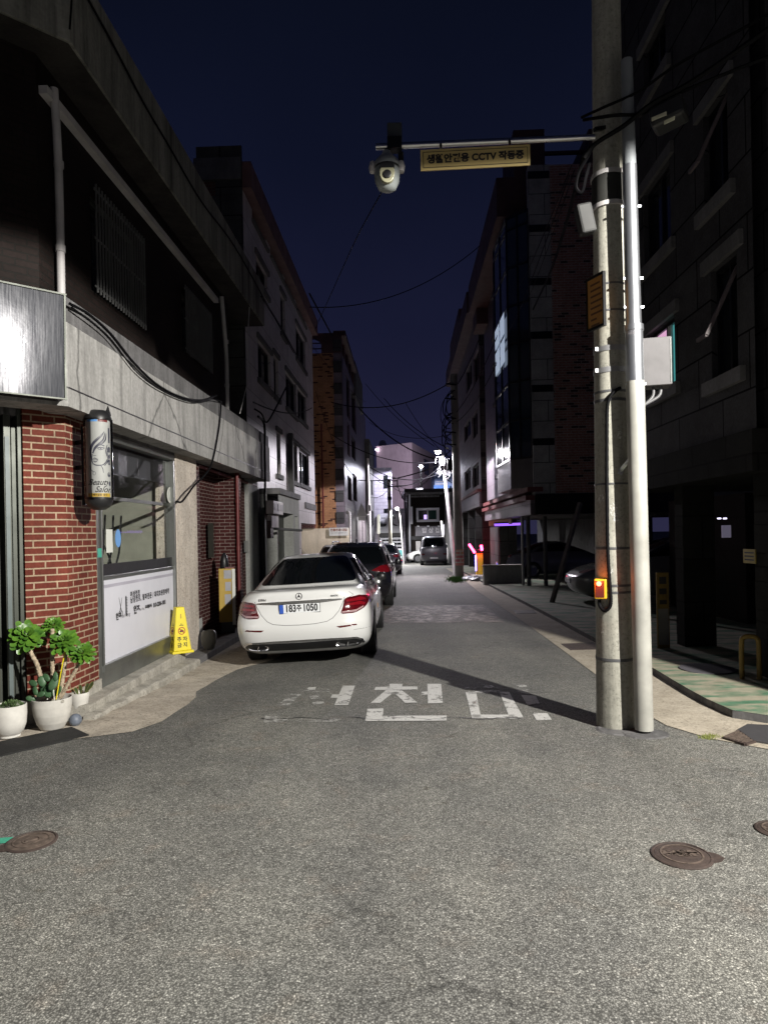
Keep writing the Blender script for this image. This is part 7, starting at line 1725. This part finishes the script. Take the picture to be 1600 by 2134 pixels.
q = at(785, 937, YT - .3); al = thing('wall_lamp', 'tiny bright lamp on the top left edge of the pale far block', 'lamp', tuple(q)); lampglobe(al, q, .16, emit('pinkish_lamp', (1, .85, .95), 20)); mb = MB(); mb.bar(q + Vector((0, .1, 0)), q + Vector((0, .4, 0)), .05); obj('bracket', mb, mt['pvc'], al)
bl = thing('house', 'bluish house wall with a balcony behind the white lamp pole', 'building', tuple(at(930, 1010, 62)))
obj('wall', R(MB(), 62, 905, 985, 955, 1180, -4), M('bluish_wall', (.20, .26, .42), .7), bl); obj('balcony', R(MB(), 61.8, 903, 1012, 936, 1019, -.2, .3), M('blue_paint', (.06, .16, .42), .6), bl)  # the blue tint sits in the wall colour
mb = MB(); R(mb, 61.9, 908, 1003, 924, 1004, -.1); R(mb, 61.9, 908, 1008, 924, 1009, -.1)
for x in (908, 912, 916, 920, 923.5): R(mb, 61.92, x, 1003, x + .6, 1012, -.06)
obj('railing', mb, mt['pvc'], bl)
gw = thing('corner_shop', 'glossy dark shop side wall catching lamp streaks behind the van', 'building', tuple(at(938, 1165, 49)))
obj('wall', R(MB(), 49.5, 936, 1026, 956, 1190, -4), mt['trim'], gw)
mb = MB(); a = at(929, 1160, 48.5); mb.tube([(a.x, 48.5, gz(4, 48)), at(920, 1085, 48.5)], .09, 8); mb.tube([(a.x + .5, 48.5, gz(4, 48)), (a.x + .45, 48.5, 1.2)], .09, 8); obj('white_pipe', mb, mt['whitepole'], gw, 60)
mb = MB(); R(mb, 48.4, 920, 1093, 926, 1116, -.1); obj('banner', mb, mt['film'], gw)
# grass at the pole foot and litter bags
mb = MB(); random.seed(12)
for k in range(900):
    a = ghit(random.gauss(952, 9), random.gauss(1208, 3)); hgt = random.uniform(.05, .16); w_ = .010; d = Vector((random.uniform(-.06, .06), random.uniform(-.06, .06), 0))
    mb.face([(a.x - w_, a.y, a.z), (a.x + w_, a.y, a.z), (a.x + d.x, a.y + d.y, a.z + hgt)])
setp(obj('grass', mb, mt['grass'], fix=False, merge=False), 'tuft of green grass at the foot of the far dark pole', 'grass', kind='stuff')
mb = MB()
for k in range(260):
    a = ghit(random.gauss(1478, 10), random.gauss(1537, 2.0)); hgt = random.uniform(.008, .03)
    mb.face([(a.x - .003, a.y, a.z), (a.x + .003, a.y, a.z), (a.x + random.uniform(-.015, .015), a.y + random.uniform(-.01, .01), a.z + hgt)])
setp(obj('moss', mb, M('moss', (.16, .18, .04), .8), fix=False, merge=False), 'thin yellow-green moss at the gutter edge', 'moss', kind='stuff')
for k, (px, py, s_) in enumerate(((976, 1209, .26), (992, 1211, .32))):
    a = ghit(px, py); mb = MB(); prof_ = [(0, 0), (s_ * .9, .02), (s_, s_ * .25), (s_ * .6, s_ * .5), (s_ * .15, s_ * .62), (0, s_ * .65)]; mb.lathe((a.x, a.y, a.z), prof_, 11)
    for i, v in enumerate(mb.v): mb.v[i] = v + Vector((random.uniform(-.05, .05), random.uniform(-.05, .05), random.uniform(-.01, .03)))
    solo('rubbish_bag', mb, M('grey_bag%d' % k, (.20, .20, .22), .35) if k else M('pale_bag', (.42, .42, .46), .35), ('small pale rubbish bag right of the far dark pole', 'larger grey rubbish bag before the yellow barrier cabinet')[k], 'rubbish bag')

# ================================================================== WIRES ACROSS THE STREET
OW = 'wires strung across the street'
wire('long straight wire rising from the left roofs to the dome camera in the sky', [at(655, 690, 22), at(700, 590, 18), at(745, 492, 14), at(800, 392, 10.5)], .010)
wire('sagging wire spanning the sky between the pale block and the bay building', catenary(at(645, 640, 22), at(1018, 496, 26), .75, 12), .016)
wire('thick short wire between the pale block corner and the brick terrace roof', [at(645, 612, 23.8), at(668, 655, 26), at(692, 700, 29)], .03)
wire('heavy wire sagging from the brick block to the leaning lamp', catenary(at(748, 850, 34), at(925, 960, 30.6), .5, 12), .03)
wire('wire crossing right to left to the dark pole top, upper one', catenary(at(690, 838, 30), at(940, 796, 29.2), .6, 12), .022)
wire('thin wire descending steeply from the brick roof to the shop eatery', catenary(at(762, 800, 44), at(905, 930, 31), .3, 10), .016)
wire('wire drooping low between the left dark pole side and the lamp knot', catenary(at(768, 972, 30), at(920, 985, 30.5), .45, 12), .022)
wire('lower drooping wire under the lamp knot', catenary(at(770, 985, 30), at(920, 968, 30.5), .75, 12), .016)
wire('wire from the crossarm pole to the eatery roof', catenary(at(829, 1014, 47), at(848, 1045, 53), .3, 8), .03)
wire('bundle of wires fanning from lamp knot toward the left block', catenary(at(918, 968, 30.4), at(745, 1000, 44), .3, 10), .03)
wire('pale thin wire from the brick block wall down to the mirror post', catenary(at(658, 815, 30.8), at(735, 990, 29), .5, 10), .012)
wire('thin wire along the brick wall up to the terrace roof', catenary(at(645, 712, 30), at(762, 838, 42), .3, 10), .012)
wire('wire stretched past the dark pole to the stone block', catenary(at(945, 812, 29.2), at(1000, 700, 31), .2, 8), .02)
wire('wire running down the bay building front to the dark pole', catenary(at(1040, 690, 22), at(950, 860, 29.2), .25, 10), .016)
wire('second wire running down the bay building front to the dark pole', catenary(at(1052, 720, 21.5), at(950, 880, 29.2), .35, 10), .016)
wire('thin looped wire beside the dark pole top', smoothpath([at(940, 812, 29), at(922, 840, 29), at(918, 870, 29), at(926, 890, 29), at(938, 893, 29)], 4), .016)
wire('cable twig cluster at the far end of the salon band', [at(530, 852, 13.2), at(545, 862, 13.3), at(556, 880, 13.4), at(575, 850, 13.8), at(600, 800, 15)], .018)
wire('pair of wires leaving the salon corner toward the pale block', catenary(at(528, 838, 13.2), at(650, 850, 23), .2, 8), .016)
wire('thin line slanting along the pale block front', [at(545, 618, 13.3), at(590, 690, 17), at(615, 735, 20), at(640, 780, 23)], .02)
for k, (a, b_, sg2_, lb_) in enumerate((((905, 985, 30.4), (786, 1002, 46), .5, 'thin wire under the lamp knot reaching the lightbox corner'), ((902, 990, 30.4), (815, 1012, 46.8), .6, 'thin wire under the lamp knot reaching the crossarm pole'),
        ((918, 962, 30.4), (690, 905, 32), .5, 'thin wire from the lamp knot up to the orange brick wall'), ((940, 905, 29.2), (770, 880, 42), .5, 'faint wire crossing the sky just above the pale far block'),
        ((935, 935, 29.3), (800, 830, 40), .3, 'diagonal wire over the pale far block, left of the lamp'), ((845, 840, 36), (930, 950, 30.5), .2, 'steep wire dropping to the lamp knot from the upper left'),
        ((812, 1015, 46.9), (768, 1035, 36), .3, 'short wire between crossarm pole and the left dark block'), ((828, 1010, 46.9), (905, 985, 31), .5, 'wire climbing from the crossarm end to the lamp knot'))):
    wire(lb_, catenary(at(*a), at(*b_), sg2_, 10), .014 if k % 2 else .02)
